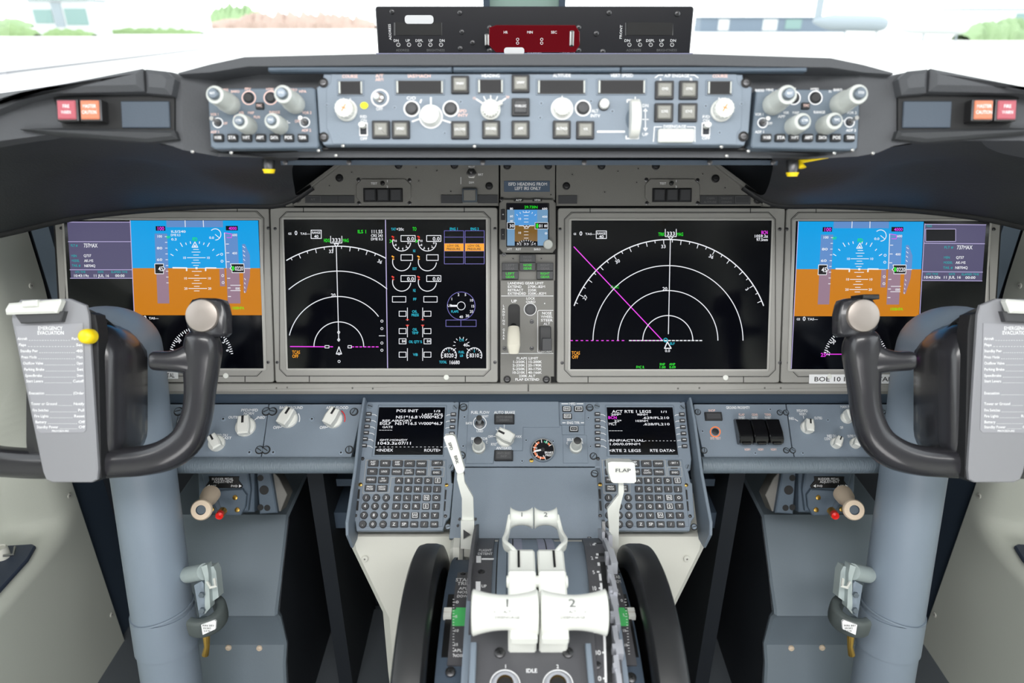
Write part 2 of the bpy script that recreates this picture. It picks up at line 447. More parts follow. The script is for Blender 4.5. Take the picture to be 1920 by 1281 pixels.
# ================================================================ main instrument panel and its displays
FM = Frame(989, 550, 1.05, 20)
FG = Frame(1000, 205, .68, 20)
FC = Frame(989, 755, 1.09, 52)
def mir(L, ax=989): return [(2 * ax - x, y) for x, y in L]
F0 = FM.sub(989, 550)
panel = thing('instrument_panel', 'grey main instrument panel carrying the four large displays, bolted plates and lip below them', 'panel', F0)
b = MB(F0); b.rect(98, 388, 1880, 722, -26, -12, 'groove'); part('backing_plate', b, panel)
b = MB(F0)
b.rect(96, 719, 990, 738.5, -14, 4, 'bezel_grey', 1, 1.2); b.rect(991, 719, 1882, 738.5, -14, 4, 'bezel_grey', 1, 1.2)
b.quad(96, 733, 1882, 738, 4.1, 'panel_grey'); part('lower_lip', b, panel)
screws(panel, F0, [(520, 727), (540, 726), (662, 727), (1310, 727), (1432, 727), (1462, 727), (700, 728), (1270, 728)], 2, 'greyrivet', 4)
# upper plates
Lp = [(541, 385.5), (549, 366), (640, 306), (935, 300), (935, 385.5)]
def upper(pp, side):
    b = MB(F0); b.poly(pp, -10, -2, 'panel_grey', .6)
    q = (lambda x: x) if side < 0 else (lambda x: 1978 - x)
    b.poly([(q(528), 384), (q(545), 372), (q(633), 307), (q(641), 309), (q(552), 377), (q(549), 387), (q(528), 388)], -6, 6, 'panel_grey', .8)
    if side < 0:
        b.rect(572, 367, 602, 381, -2, .5, 'key_dark'); b.frame(573, 368, 601, 380, .6, .7, 'text_dim'); b.rect(602, 367, 664, 381, -2, .5, 'key_dark')
        b.rect(827, 366, 867, 381, -2, .5, 'key_dark'); b.rect(896, 366, 933, 381, -2, .5, 'key_dark')
        for x in (634,): b.line([(x, 367), (x, 381)], .7, .7, 'groove')
        b.text('TEST', 884, 313, 4.2, -1.6, 'text_white'); b.text('BRT', 901, 327, 4, -1.6, 'text_white'); b.text('DIM', 884, 342, 4, -1.6, 'text_white'); b.line([(864, 332), (864, 345)], 1, -1.6, 'text_white')
        b.text('A/T', 587, 374, 4, .8, 'text_dim')
        b.text('NOSE WHL', 648, 371, 3.5, .8, 'text_dim', wf=.7) if False else None
    else:
        b.rect(1313, 367, 1407, 383, -2, .5, 'key_dark'); b.rect(1047, 367, 1082, 382, -2, .5, 'key_dark')
        for x in (1346, 1377): b.line([(x, 368), (x, 382)], .7, .7, 'groove')
        b.frame(1379, 369, 1405, 381, .6, .7, 'text_dim')
        for t, x, y in (('CABIN', 1332, 372), ('ALTITUDE', 1331, 379), ('TAKEOFF', 1362, 372), ('CONFIG', 1362, 379)): b.text(t, x, y, 4, .8, 'text_dim', wf=.9)
    part('upper_plate', b, panel)
upper(Lp, -1); upper(mir(Lp)[::-1], 1)
b = MB(F0); b.rect(938, 303, 1041, 375, -10, -2, 'panel_grey', 1, .6); part('centre_plate', b, panel)
b = MB(F0); b.rect(945, 339, 1031, 359.5, -2, -1, 'placard', 1, .2)
b.text('ISFD HEADING FROM', 989, 345, 6, -.8, 'text_white', x0=953, x1=1026); b.text('LEFT IRS ONLY', 989, 353, 6, -.8, 'text_white', x0=965, x1=1014)
part('placard', b, panel, label='blue-grey placard reading ISFD HEADING FROM LEFT IRS ONLY')
screws(panel, F0, [(636, 334), (557, 373), (917, 349), (747, 310), (852, 310), (1342, 335), (1421, 375), (1062, 349), (1128, 311), (1230, 311), (951, 311), (1028, 311)], 7.2, 'dzus', -2)
screws(panel, F0, [(617, 348), (659, 323), (780, 314), (785, 339), (819, 320), (845, 359), (1073, 327), (1159, 321), (1194, 342), (1197, 316), (1134, 360), (1318, 326), (1360, 352), (1033, 365), (944, 375)], 3, 'greyrivet', -2)
# annunciator units
def annun(x0, name_label):
    F = FM.sub(x0 + 51, 358); t = thing('annunciator_unit', name_label, 'annunciator', F.lift(-.002)); Ff = F.lift(-.002)
    b = MB(Ff); b.poly([(x0, 347), (x0 + 10, 336), (x0 + 91, 336), (x0 + 102, 347), (x0 + 102, 371), (x0 + 91, 382.5), (x0 + 10, 382.5), (x0, 371)], -3, 3, 'panel_grey', .8)
    b.rect(x0 + 13, 353, x0 + 87, 379.5, 2.6, 3.3, 'groove', 1)
    b.text('TEST', x0 + 33, 344.5, 4, 3.2, 'text_white'); b.text('1', x0 + 58, 340, 4.5, 3.2, 'text_white'); b.text('2', x0 + 58, 351, 4.5, 3.2, 'text_white'); part('faceplate', b, t)
    for i in range(3):
        b = MB(Ff); b.rect(x0 + 15 + i * 24, 355, x0 + 37.5 + i * 24, 378, 2, 6.5, 'key_black', 1.5, .8); b.rect(x0 + 17.5 + i * 24, 357, x0 + 35 + i * 24, 376, 6.3, 7, 'key_dark', 1, .3); part('button', b, t)
    b = MB(Ff); u, v = Ff.p(x0 + 49, 344.5); b.lathe([(.0035, .003), (.003, .005), (.0012, .006), (.0015, .013), (.0007, .014)], 'black', 12, (u, v, 0)); part('toggle_switch', b, t)
    screws(t, Ff, [(x0 + 3, 337), (x0 + 99, 338), (x0 + 99, 381), (x0 + 4, 381)], 4, 'cross', -1)
annun(669, 'octagonal grey warning unit with TEST toggle and three dark buttons above the left inboard display')
annun(1209, 'octagonal grey warning unit with TEST toggle and three dark buttons above the right inboard display')
F = FM.sub(884, 325, -.002); t = thing('toggle_switch', 'metal TEST BRT DIM toggle switch on the grey plate above the left inboard display', 'switch', F)
b = MB(F); b.lathe([(.0078, 0), (.0078, .002), (.006, .0025)], 'metal', 6); b.lathe([(.0055, .002), (.005, .006), (.003, .0065)], 'metal_dark', 16); part('bezel_nut', b, t)
b = MB(F); b.tube([(0, 0, .006), (0, .001, .012), (0, .002, .02)], [.0014, .002, .0028], 'metal', 10); part('lever', b, t)
F = FM.sub(881, 367, -.002); t = thing('indicator_switch', 'square blank grey switch in a bright frame below the BRT DIM toggle', 'switch', F)
b = MB(F); b.rect(867, 354.5, 895, 380, 0, 7, 'metal_slot', 2, 1); part('frame', b, t)
b = MB(F); b.rect(870, 357.5, 892, 377, 6.5, 8.4, 'panel_grey', 1, .4); part('cap', b, t)

# ---- display units
def display(F, x0, y0, x1, y1, sx0, sy0, sx1, sy1, label, draw, notch, spot, Fdraw=None, extra=None):
    Fs = F.sub((x0 + x1) / 2, (y0 + y1) / 2)
    t = thing('display_unit', label, 'display', Fs)
    b = MB(Fs)
    b.rect(x0, y0, x1, y1, -12, 0, 'bezel_grey', 5, 1.2)
    i = 13; c = 13
    P = [(x0 + i, y0 + 8 + c), (x0 + i + c, y0 + 8), (x1 - i - c, y0 + 8), (x1 - i, y0 + 8 + c), (x1 - i, y1 - 12 - c), (x1 - i - c, y1 - 12), (x0 + i + c, y1 - 12), (x0 + i, y1 - 12 - c)]
    b.line(P + [P[0]], 1.1, .25, 'groove')
    b.poly([(x + (1.3 if x < (x0 + x1) / 2 else -1.3), y + (1.3 if y < (y0 + y1) / 2 else -1.3)) for x, y in P], 0, 1.6, 'bezel_grey', .8)
    for xx, ya, yb in notch: b.line([(xx, ya), (xx, yb)], 1.6, .3, 'groove')
    # raised screen surround
    u0, u1, v0, v1 = b.lrect(sx0, sy0, sx1, sy1)
    for k, (g, z, m) in enumerate(((.0042, .0028, 'bezel_edge'),)):
        o = b.rrect(u0 - g, u1 + g, v0 - g, v1 + g, .004); b.prism(o, .001, z, m, .0012)
    part('bezel', b, t)
    b = MB(Fs); b.prism([(u0, v0), (u1, v0), (u1, v1), (u0, v1)], .001, .0031, 'screen_black')
    if draw: draw(b, 3.3)
    part('screen', b, t, label='lit display glass')
    for q in ((x0 + 5, y0 + 40), (x1 - 5, y0 + 40), (x0 + 9, y1 - 38), (x1 - 5, y1 - 38)): screw(t, Fs, *q, 3.2, 'cross', 0)
    b = MB(Fs); b.disc(spot[0], spot[1], 4.8, 2.0, 'text_white', 16) if False else None
    u, v = Fs.p(*spot); b.lathe([(.0042, 0), (.0042, .002), (.0034, .0026)], 'white_plastic', 16, (u, v, 0)); part('light_sensor', b, t)
    if extra: extra(b, Fs, t)
    return t

def tx(b, z, L):
    for t, x0, x1, y, h, m in L: b.fit(t, x0, x1, y, h, z, m)
def nd_left(b, z):
    w = 'e_white'; cx, cy = 636.4, 649.5
    b.line([(723.5, 413), (727.5, 689.5)], 1.6, z, 'e_lilac')
    b.line([(631.5, 462), (636.2, 640)], 1.5, z, w)
    b.arc(634.8, 649.5, 187.6, -31, 28.4, 1.9, z, w, 36)
    b.arc(635, 649.5, 141, -41, 40.5, 1.6, z, w, 40); b.arc(635.5, 650, 94, -77, 53, 1.6, z, w, 44); b.arc(636.3, 650, 46.5, -90, 90, 1.6, z, w, 40)
    for i in range(-6, 6):
        a = -3 + i * 5 + 0
        if -31 < a < 29: b.tick(634.8, 649.5, a, 187, 187 - (7.5 if i % 2 == 0 else 4), 1.3, z, w)
    b.text('33', 622, 471.5, 6.5, z, w); b.text('36', 713, 490.5, 6.5, z, w, rot=-28); b.text('20', 626, 553.5, 6.5, z, w)
    b.line([(621, 443), (621, 456), (642, 456), (642, 443)], 1.3, z, w)
    b.line([(627.5, 457.5), (636, 457.5), (631.7, 463), (627.5, 457.5)], 1.3, z, w)
    b.frame(584.5, 432, 603.5, 447.5, 1.3, z, w)
    tx(b, z, [('HDG', 608, 619.5, 451, 6.5, 'e_green'), ('MAG', 643.5, 655, 451, 6.5, 'e_green'), ('333', 623, 640.5, 450.5, 7.5, w),
              ('GS', 541.5, 548, 438.5, 4, w), ('0', 553.5, 559, 437, 8, w), ('TAS---', 564, 583, 438.5, 4, w), ('RANGE', 586, 602, 436.5, 4.5, w), ('40', 590, 598.5, 443.5, 5.5, w),
              ('ILS 1', 671, 689, 434.5, 6.5, 'e_green'), ('111.55', 696, 718.5, 434.5, 6.5, w), ('CRS 243', 696, 719, 442, 5, w), ('DME 0.3', 696, 719, 448.5, 5, w),
              ('TCAS', 549, 564, 660, 6.5, 'e_amber'), ('OFF', 549, 561, 667.5, 6.5, 'e_amber')])
    b.line([(545.5, 649.5), (609, 650)], 1.8, z, 'e_magenta')
    for i in range(7): b.line([(660 + i * 7.6, 650.2), (664.6 + i * 7.6, 650.2)], 1.8, z, 'e_magenta')
    b.line([(620, 650), (625, 650)], 1.8, z, 'e_magenta')
    b.frame(610.5, 647.8, 618, 652.2, 1.2, z + .1, w); b.frame(653.5, 647.8, 660, 652.2, 1.2, z + .1, w)
    b.line([(636.5, 650), (631.5, 663.5), (641.5, 663.5), (636.5, 650)], 1.5, z, w)
    for y in (623, 637, 663, 677.5): b.arc(636 if y < 650 else 636.8, y, 2.2, 0, 360, 1, z, w, 10)
    for y in (602, 616, 643, 656.5): b.arc(716.8, y, 2.2, 0, 360, 1, z, w, 10)
    b.line([(711.5, 629.5), (722.5, 629.5)], 1.3, z, w)
    # engine half
    tx(b, z, [('TAT', 734, 743, 430, 5, 'e_cyan'), ('+20c', 743.5, 758, 430, 5.5, w), ('TO', 774, 781.5, 429.5, 7, 'e_green'), ('N1', 775, 780, 470.5, 5.5, 'e_cyan'), ('EGT', 774, 782, 504, 5, 'e_cyan'),
              ('N2', 775, 780, 544.5, 5.5, 'e_cyan'), ('FF', 775, 781.5, 561, 5, 'e_cyan'), ('OIL', 773, 783, 584, 5, 'e_cyan'), ('PRESS', 772, 786, 590.5, 5, 'e_cyan'), ('OIL', 774, 783, 617.5, 5, 'e_cyan'), ('TEMP', 773, 785, 624, 5, 'e_cyan'),
              ('OIL QTY %', 767, 792, 640.5, 5, 'e_cyan'), ('VIB', 775, 784, 664.5, 5, 'e_cyan')])
    for k, ox in ((0, 0), (1, 48)):
        for yy, num in ((460, 1), (497, 0), (535, 2)):
            b.arc(753.8 + ox, yy - 6, 17, 95, 285, 1.5, z, w, 24)
            b.tick(753.8 + ox, yy - 6, 300, 17, 21, 2.6, z, 'e_red' if num != 0 else 'e_amber'); b.tick(753.8 + ox, yy - 6, 288, 15, 18, 1.8, z, 'e_red' if num != 0 else 'e_amber')
            if num:
                b.frame(752.5 + ox, yy - 18, 779 + ox, yy - 7, 1.3, z, w); b.fit('0.0', 763.5 + ox, 777 + ox, yy - 12, 7, z, w)
            else: b.frame(752.5 + ox, yy - 19, 774 + ox, yy - 8.5, 1.3, z, w)
        for i, n in enumerate(('10', '8', '6', '4', '2', '0')):
            a = R(282 - i * 37); b.text(n, 753.8 + ox + 12 * math.sin(a), 454.5 - 12 * math.cos(a), 4, z, w); b.tick(753.8 + ox, 454, 282 - i * 37, 14, 17, 1, z, w)
        b.line([(731.5 + ox, 450), (736 + ox, 452.5), (731.5 + ox, 455)], 1.3, z, 'e_green')
        b.frame(736.5 + ox * 1.22, 556, 761.5 + ox * 1.22, 566.5, 1.2, z, w)
        bx = 749 if k == 0 else 795.5
        for y, s_ in ((588, 0), (620.5, 0), (639.5, 1), (664.5, 0)):
            b.frame(bx, y - 4.5, bx + 13, y + 5, 1.2, z, w)
            if s_: b.fit('84', bx + 5, bx + 12, y, 5, z, w)
        lx = 764.5 if k == 0 else 793
        b.line([(lx, 577), (lx, 601)], 1.2, z, w); b.line([(lx, 609), (lx, 632)], 1.2, z, w); b.line([(lx, 653), (lx, 676)], 1.2, z, w)
        b.flat([(lx - 3.5, 600), (lx + 3.5, 600), (lx, 597)], z, 'e_red'); b.flat([(lx - 3.5, 609), (lx + 3.5, 609), (lx, 613)], z, 'e_red')
        xa = 833.5 + 38.8 * k; xb = 869.5 + 38.5 * k
        b.frame(xa, 433, xb, 495, 1.1, z, 'e_violet')
        for y in (445, 457, 471, 482.5): b.line([(xa, y), (xb, y)], 1, z, 'e_violet')
        b.quad(xa, 457, xb, 471, z + .1, 'e_amber'); b.fit('LOW OIL', xa + 5, xb - 8, 461, 4.5, z + .2, 'e_black'); b.fit('PRESSURE', xa + 4, xb - 6, 467, 4.5, z + .2, 'e_black')
        b.fit('ENG ' + '12'[k], xa + 10, xb - 10, 429.5, 5, z, 'e_cyan')
    b.arc(865, 573.5, 26, 0, 360, 1.2, z, 'e_violet', 40); b.arc(865, 573.5, 7.5, 0, 360, 1.2, z, w, 20)
    b.line([(846, 573.5), (857, 573.5)], 3.5, z, w)
    for n, x, y in (('UP', 843.5, 573), ('1', 847.5, 560.5), ('2', 860, 552.5), ('5', 873, 552.5), ('10', 884, 563), ('15', 886.5, 574), ('25', 884.5, 584), ('30', 876.5, 592), ('40', 865, 594)): b.text(n, x, y, 5, z, w)
    b.fit('FLAPS', 846, 860, 584, 4.5, z, 'e_cyan'); b.frame(836.5, 600, 864.5, 612, 1.1, z, 'e_violet'); b.frame(864.5, 600, 893, 612, 1.1, z, 'e_violet')
    for cx, s_, n in ((842, '8320', '1'), (889.5, '8310', '2')):
        b.arc(cx, 666, 14, -115, 115, 1.6, z, w, 26)
        for i in range(11): b.tick(cx, 666, -110 + 22 * i, 11, 14, 1, z, w)
        b.fit(s_, cx - 9, cx + 9, 666, 7.5, z, w); b.text(n, cx, 658, 4, z, 'e_cyan')
    for i in range(10): b.tick(865.5, 647, -120 + 27 * i, 12, 15.5, 1.2, z, w)
    tx(b, z, [('CTR', 861, 870, 637.5, 4.5, 'e_cyan'), ('40-', 869, 880, 646.5, 6, w), ('FUEL', 860, 871, 660, 4.5, 'e_cyan'), ('LB', 862.5, 868.5, 666.5, 4.5, 'e_cyan'), ('TOTAL', 824, 838, 678.5, 5, 'e_cyan'), ('16680', 842, 862.5, 679, 7, w)])
def nd_right(b, z):
    w = 'e_white'; cx, cy = 1252, 638.5
    b.line([(1256, 449), (1252.3, 626)], 1.5, z, w)
    b.arc(1253.2, 638, 188.5, -70, 70, 2, z, w, 70); b.arc(1251.6, 638.4, 140.2, -90, 90, 1.6, z, w, 60); b.arc(1251.4, 638.4, 93.5, -90, 90, 1.6, z, w, 50); b.arc(1251.2, 638.4, 46.8, -90, 90, 1.6, z, w, 40)
    for i in range(-14, 15):
        a = -3 + 5 * i
        if -70 < a < 70: b.tick(1253.2, 638, a, 187.6, 187.6 - (7.5 if i % 2 == 0 else 4), 1.3, z, w)
    for n, a in (('27', -63), ('30', -33), ('33', -3), ('36', 27), ('3', 57)): b.text(n, 1253.2 + 174.5 * math.sin(R(a)) - (1 if a < 0 else 0), 638 - 176 * math.cos(R(a)), 6.5, z, w, rot=-a * .9)
    b.text('20', 1245.8, 541.5, 6.5, z, w)
    b.line([(1246.5, 430), (1246.5, 444), (1267, 444), (1267, 430)], 1.3, z, w); b.line([(1252, 444.5), (1261, 444.5), (1256.5, 449.5), (1252, 444.5)], 1.3, z, w)
    b.frame(1117.5, 433.5, 1136.5, 447.5, 1.3, z, w)
    b.line([(1075.6, 463), (1241, 638)], 1.7, z, 'e_magenta')
    for i in range(11): b.line([(1069.5 + i * 9.6, 638.4), (1073.5 + i * 9.6, 638.4)], 1.6, z, 'e_magenta')
    for i in range(19): b.line([(1179 + i * 7.3, 638.4), (1183.6 + i * 7.3, 638.4)], 2, z + .1, w)
    for i in range(8): b.line([(1184 + i * 7.3, 638.4), (1186 + i * 7.3, 638.4)], 1.6, z, 'e_magenta')
    b.line([(1250.5, 641), (1245, 653), (1257.5, 653), (1250.5, 641)], 2, z, w)
    b.arc(1247, 637.5, 3.5, 0, 360, 1.4, z + .2, 'e_cyan', 12)
    tx(b, z, [('TRK', 1233.5, 1245, 439.5, 6.5, 'e_green'), ('MAG', 1268, 1280, 439.5, 6.5, 'e_green'), ('333', 1249, 1265, 438.5, 7.5, w), ('GS', 1075, 1080, 439, 4, w), ('0', 1086, 1091.5, 438, 8, w), ('TAS---', 1097, 1116, 439, 4, w),
              ('RANGE', 1119, 1135, 438, 4.5, w), ('40', 1123, 1131.5, 444, 5.5, w), ('BCN', 1426, 1438, 436, 6.5, 'e_magenta'), ('1059.2z', 1412.5, 1438, 443, 5.5, w), ('97.5nm', 1417, 1438, 449.5, 5.5, w),
              ('D-LC', 1144.5, 1160, 538, 5, 'e_green'), ('ELF', 1255, 1264, 644, 4.5, 'e_cyan'), ('0.0', 1246, 1255.5, 657.5, 5, w), ('TCAS', 1071.5, 1087, 661.5, 6.5, 'e_amber'), ('OFF', 1072, 1084, 669, 6.5, 'e_amber'),
              ('FMC R', 1192, 1207, 688, 5, 'e_green'), ('RNP', 1236, 1246, 682.5, 4.5, 'e_green'), ('1.00', 1235, 1247, 688, 4.5, 'e_green'), ('ANP', 1254, 1265, 682.5, 4.5, 'e_green'), ('0.09', 1254, 1266, 688, 4.5, 'e_green')])
def pfd(b, z, side):
    w = 'e_white'
    if side < 0:   # corners of the coloured half: top-left, top-right, bottom-left, bottom-right
        tl, tr, bl, br = (247, 414), (485.5, 414), (258.5, 689), (496, 689)
    else: tl, tr, bl, br = (1495.5, 415.5), (1729.5, 417), (1482, 691), (1716, 691)
    def X(px, py):  # px measured on the left unit -> side
        if side < 0: return px, py
        f = (px - (247 + (py - 414) * .042)) / 238.5; return 1495.5 - (py - 415.5) * .049 + f * 234, py + 1.8 + .3 * f
    def q(x0, y0, x1, y1, zz, m): b.flat([X(x0, y0), X(x1, y0), X(x1 + (y1 - y0) * .04, y1), X(x0 + (y1 - y0) * .04, y1)], zz, m)
    T = lambda t, x0, x1, y, h, m, zz=z + .4: b.fit(t, X(x0, y)[0], X(x1, y)[0], X(x0, y)[1], h, zz, m)
    Ln = lambda P, wd, m, zz=z + .3: b.line([X(*p) for p in P], wd, zz, m)
    q(247, 414, 485.5, 503, z, 'e_sky'); q(250.8, 503, 489, 591, z, 'e_ground')
    Ln([(246.5, 414), (258.3, 689)], 1.3, 'e_lilac')
    q(314, 414, 419.5, 426.5, z + .1, 'e_tapea'); Ln([(349, 414), (349.5, 426)], 1.3, w); Ln([(383, 414), (383.7, 426)], 1.3, w)
    q(292, 438.5, 315.5, 503, z + .1, 'e_tapea'); q(295, 503, 317, 569, z + .1, 'e_tapeb')
    q(422, 438, 447, 503, z + .1, 'e_tapea'); q(426, 503, 450, 569, z + .1, 'e_tapeb')
    b.flat([X(455.5, 458), X(461, 458), X(470, 478), X(470.5, 503), X(457.5, 503)], z + .1, 'e_tapea'); b.flat([X(457.5, 503), X(470.5, 503), X(470, 520), X(463, 549), X(458.5, 549)], z + .1, 'e_tapeb')
    q(413, 503, 422.5, 537, z + .1, 'e_tapeb')
    q(294, 424.5, 312, 433, z + .2, 'e_black'); T('100', 296, 310.5, 428.8, 7, 'e_magenta'); q(425, 424, 447.5, 432.5, z + .2, 'e_black'); T('4000', 430.5, 446, 428.5, 6, 'e_magenta')
    Ln([(422.5, 437), (426.3, 503)], 1.3, w); Ln([(423, 437), (435.5, 439), (436, 446), (427, 446)], 1, 'e_magenta')
    for n, y in (('100', 443.5), ('80', 465.5), ('60', 487)): T(n, 296, 306.5 if n == '100' else 307, y, 4.8, w); 
    for i in range(9):
        y = 444 + i * 10.8; Ln([(311.5 + i * .35, y), (315.5 + i * .35, y)], 1.2, w)
    for y, n in ((441, '600'), (475, '400')): T(n, 437, 446.5, y, 4.5, w)
    for y in (458, 474.5, 491, 522, 540, 556): Ln([(425 + (y - 440) * .04, y), (430 + (y - 440) * .04, y)], 1.3, w)
    T('000', 443, 452, 541, 4.5, w); Ln([(434, 535), (453, 535)], 1.1, w); Ln([(434, 545), (453, 545)], 1.1, w)
    q(293, 495.5, 309, 513, z + .3, 'e_black'); P = [(292.5, 495), (309, 495), (309, 501), (312, 504), (309, 507), (309, 513.5), (293, 513.5), (292.5, 495)]; Ln(P, 1.2, w, z + .5); T('45', 299, 309, 504, 9, w, z + .5)
    q(435.5, 495.5, 459, 511.5, z + .3, 'e_black'); Ln([(434, 495), (459, 495), (460, 511.5), (437, 511.5), (437, 507), (433, 503.5), (436, 500), (434, 495)], 1.2, w, z + .5)
    q(436.5, 499.5, 441, 507.5, z + .5, 'e_lamp_green'); T('0220', 442, 458, 503.5, 8, w, z + .5)
    T('FD', 362.5, 372.5, 449, 7, 'e_green'); T('ILS/240', 322, 351, 434.5, 4.5, w) if side < 0 else None
    if side < 0: T('DME 0.3', 322, 341, 441, 4.5, w); T('0.3', 323, 334, 449, 4.5, w)
    T('REF', 314, 322, 445, 4.5, 'e_green')
    c = X(367.5, 503)
    for a, l in ((-60, 6), (-45, 4), (-30, 8), (-20, 4), (-10, 4), (10, 4), (20, 4), (30, 8), (45, 4), (60, 6)):
        if abs(a) < 61: b.tick(c[0], 503, a, 46.5, 46.5 + l, 1.4, z + .3, w)
    a_, b_, c_ = X(367.5, 454), X(362, 464), X(373, 464); b.line([a_, b_, c_, a_], 1.4, z + .3, w); b.flat([X(367.5, 459), X(364.5, 463), X(370.5, 463)], z + .3, w)
    for i, y in enumerate((468, 473, 478.5, 488, 493, 498)): h = (5, 8, 5, 5, 8, 5)[i]; Ln([(369.5 - h, y), (369.5 + h, y)], 1.1, w)
    for i, y in enumerate((509, 516.5, 526, 531.5, 537, 545.5)): h = (9, 4, 5, 9, 5, 5)[i]; Ln([(371 - h, y), (371 + h, y)], 1.1, w)
    for y, n in ((483.5, '10'), (522, '10'), (541, '20')):
        ox = (y - 483) * .05; Ln([(353 + ox, y), (387 + ox, y)], 1.2, w); T(n, 344.5 + ox, 351 + ox, y, 4.5, w); T(n, 389 + ox, 395.5 + ox, y, 4.5, w)
    Ln([(326, 502.3), (352, 502.6), (352, 508)], 2.6, w); Ln([(407, 502.8), (387.5, 502.6), (387.5, 508)], 2.6, w); q(368.5, 501, 372.5, 505, z + .5, w); Ln([(352, 503), (421, 503.5)], .9, w)
    T('1008HPA', 436, 460, 577.5, 5.5, 'e_lime')
    for i, y in enumerate((462, 470, 478, 486)): Ln([(457 + i * .4, y), (461, y + 3)], 1.1, w)
    for i, y in enumerate((522, 530, 538, 546)): Ln([(462 - i * .4, y + 3), (460, y)], 1.1, w)
    Ln([(461, 503.5), (471, 503.5)], 1.2, w)
    for y in (477, 490, 517, 530): b.arc(*X(417.5 + (y - 477) * .05, y), 2.1, 0, 360, 1, z + .3, w, 10)
    cc = X(405.5, 440); b.arc(cc[0], cc[1], 10.5, -45, 180, 1.4, z + .3, w, 18); b.tick(cc[0], cc[1], 130, 0, 11, 1.2, z + .3, w); T('0.0', 394, 403.5, 446, 4.5, w)
    T('GS', 260, 266.5, 596.5, 4.2, w); T('0', 271.5, 277, 595.5, 8, w); T('TAS---', 281, 300, 596.5, 4.2, w)
    cx, cy = X(379, 671); 
    for i in range(-19, 20): b.tick(cx, cy, i * 4.2 + 2, 60, 60 - (6 if i % 2 == 0 else 3.5), 1.5, z + .3, w)
    for n, a in (('30', -52), ('27', -78) , ('3', 55), ('6', 74)): b.text(n, cx + 52 * math.sin(R(a)), cy - 52 * math.cos(R(a)), 6, z + .3, w, rot=-a)
    if side > 0: b.text('25', cx - 60, cy - 8, 7, z + .3, 'e_magenta'); Ln([(322, 662), (372, 662)], 1.6, 'e_magenta')
    # clock / flight number block
    if side < 0:
        B = lambda x, y: (x, y); x0, x1 = 128.5, 245.5
        b.flat([(128.5, 416), (246, 416), (250.5, 522), (135.5, 522)], z, 'e_slate')
        for y in (417, 453.5, 506, 522): k = (y - 416) * .055; b.line([(128.5 + k, y), (246 + k * .7, y)], 1.1, z + .2, 'e_lilac')
        tx(b, z + .3, [('FLT #', 135, 148.5, 460.5, 4.5, 'e_teal'), ('737MAX', 159, 186, 460.5, 7.5, w), ('MSN', 136, 147, 480, 4.5, 'e_teal'), ('Q737', 159, 174, 479.5, 5, w), ('MODEL', 136.5, 152, 489, 4.5, 'e_teal'), ('AK-MS', 160, 178, 489, 5, w),
                       ('TAIL #', 137, 154, 498, 4.5, 'e_teal'), ('N8704Q', 160, 182, 498.5, 5, w), ('UTC TIME', 143, 163.5, 510, 4, 'e_teal'), ('DATE', 185.5, 197, 510, 4, 'e_teal'), ('ELAPSED TIME', 210, 242, 510, 4, 'e_teal'),
                       ('10:43:19z', 139.5, 170, 517, 5, w), ('11 JUL 16', 176.5, 208, 517, 5, w), ('00:00', 218, 236.5, 517, 5, w)])
    else:
        b.flat([(1731.5, 420), (1846, 422.5), (1838.5, 527), (1726, 525)], z, 'e_slate')
        for y in (421, 456.5, 509.5, 526): k = (y - 421) * .05; b.line([(1731.5 - k, y), (1846 - k * 1.4, y + 1)], 1.1, z + .2, 'e_lilac')
        b.line([(1731.5, 420), (1716.5, 691)], 1.3, z + .3, 'e_lilac')
        b.quad(1733, 430, 1789, 453, z + .2, 'e_black'); b.frame(1733, 430, 1789, 453, 1, z + .3, 'e_lilac')
        tx(b, z + .3, [('MSGS', 1734, 1744.5, 424, 4.5, 'e_teal'), ('FLT #', 1768, 1784, 464, 4.5, 'e_teal'), ('737MAX', 1792, 1819.5, 464, 7.5, w), ('MSN', 1767, 1778, 483, 4.5, 'e_teal'), ('Q737', 1790, 1804, 483, 5, w), ('MODEL', 1766.5, 1783, 492.5, 4.5, 'e_teal'), ('AK-MS', 1789.5, 1807, 492.5, 5, w),
                       ('TAIL #', 1766, 1783, 502, 4.5, 'e_teal'), ('N8704Q', 1788.5, 1811, 502, 5, w), ('UTC TIME', 1734, 1755.5, 514, 4, 'e_teal'), ('DATE', 1776.5, 1787.5, 514, 4, 'e_teal'), ('ELAPSED TIME', 1801, 1831.5, 514.5, 4, 'e_teal'),
                       ('10:43:20z', 1729.5, 1760, 520, 5, w), ('11 JUL 16', 1766.5, 1798, 520, 5, w), ('00:00', 1807.5, 1825.5, 520.5, 5, w)])
def sticker(x0, x1, y0, y1, t, a, c):
    def f(b, F, th):
        m = MB(F); m.rect(x0, y0, x1, y1, 1.5, 2.2, 'text_white', .5); m.fit(t, a, c, (y0 + y1) / 2, 8.5, 2.4, 'text_dark'); part('sticker', m, th, label='white sticker with printed dark letters')
    return f
nl = [(569, 390, 398), (870.5, 390, 398), (580, 705, 716), (872.5, 705, 716)]
display(FM, 511, 389, 933, 717.5, 537, 412, 911.5, 690.5, 'left inboard display with compass arcs, engine gauges and two orange LOW OIL PRESSURE flags', nd_left, nl, (837, 707.5))
nr = [(1106.5, 391, 399), (1407, 391, 399), (1102.5, 706, 717), (1394, 706, 717)]
display(FM, 1045, 390, 1467, 718.5, 1070, 414, 1441, 692, 'right inboard display with compass arcs crossed by a long magenta course line', nd_right, nr, (1360, 708))
display(FM, 110, 388, 508, 717.5, 130, 413.5, 491, 690.5, 'left outboard blue and orange flight display behind the left control wheel', lambda b, z: pfd(b, z, -1), [(445, 389, 397), (459.5, 706, 716)], (424, 704.5), extra=sticker(258, 335, 697, 710, 'BOE INCIDENTAL', 262, 330))
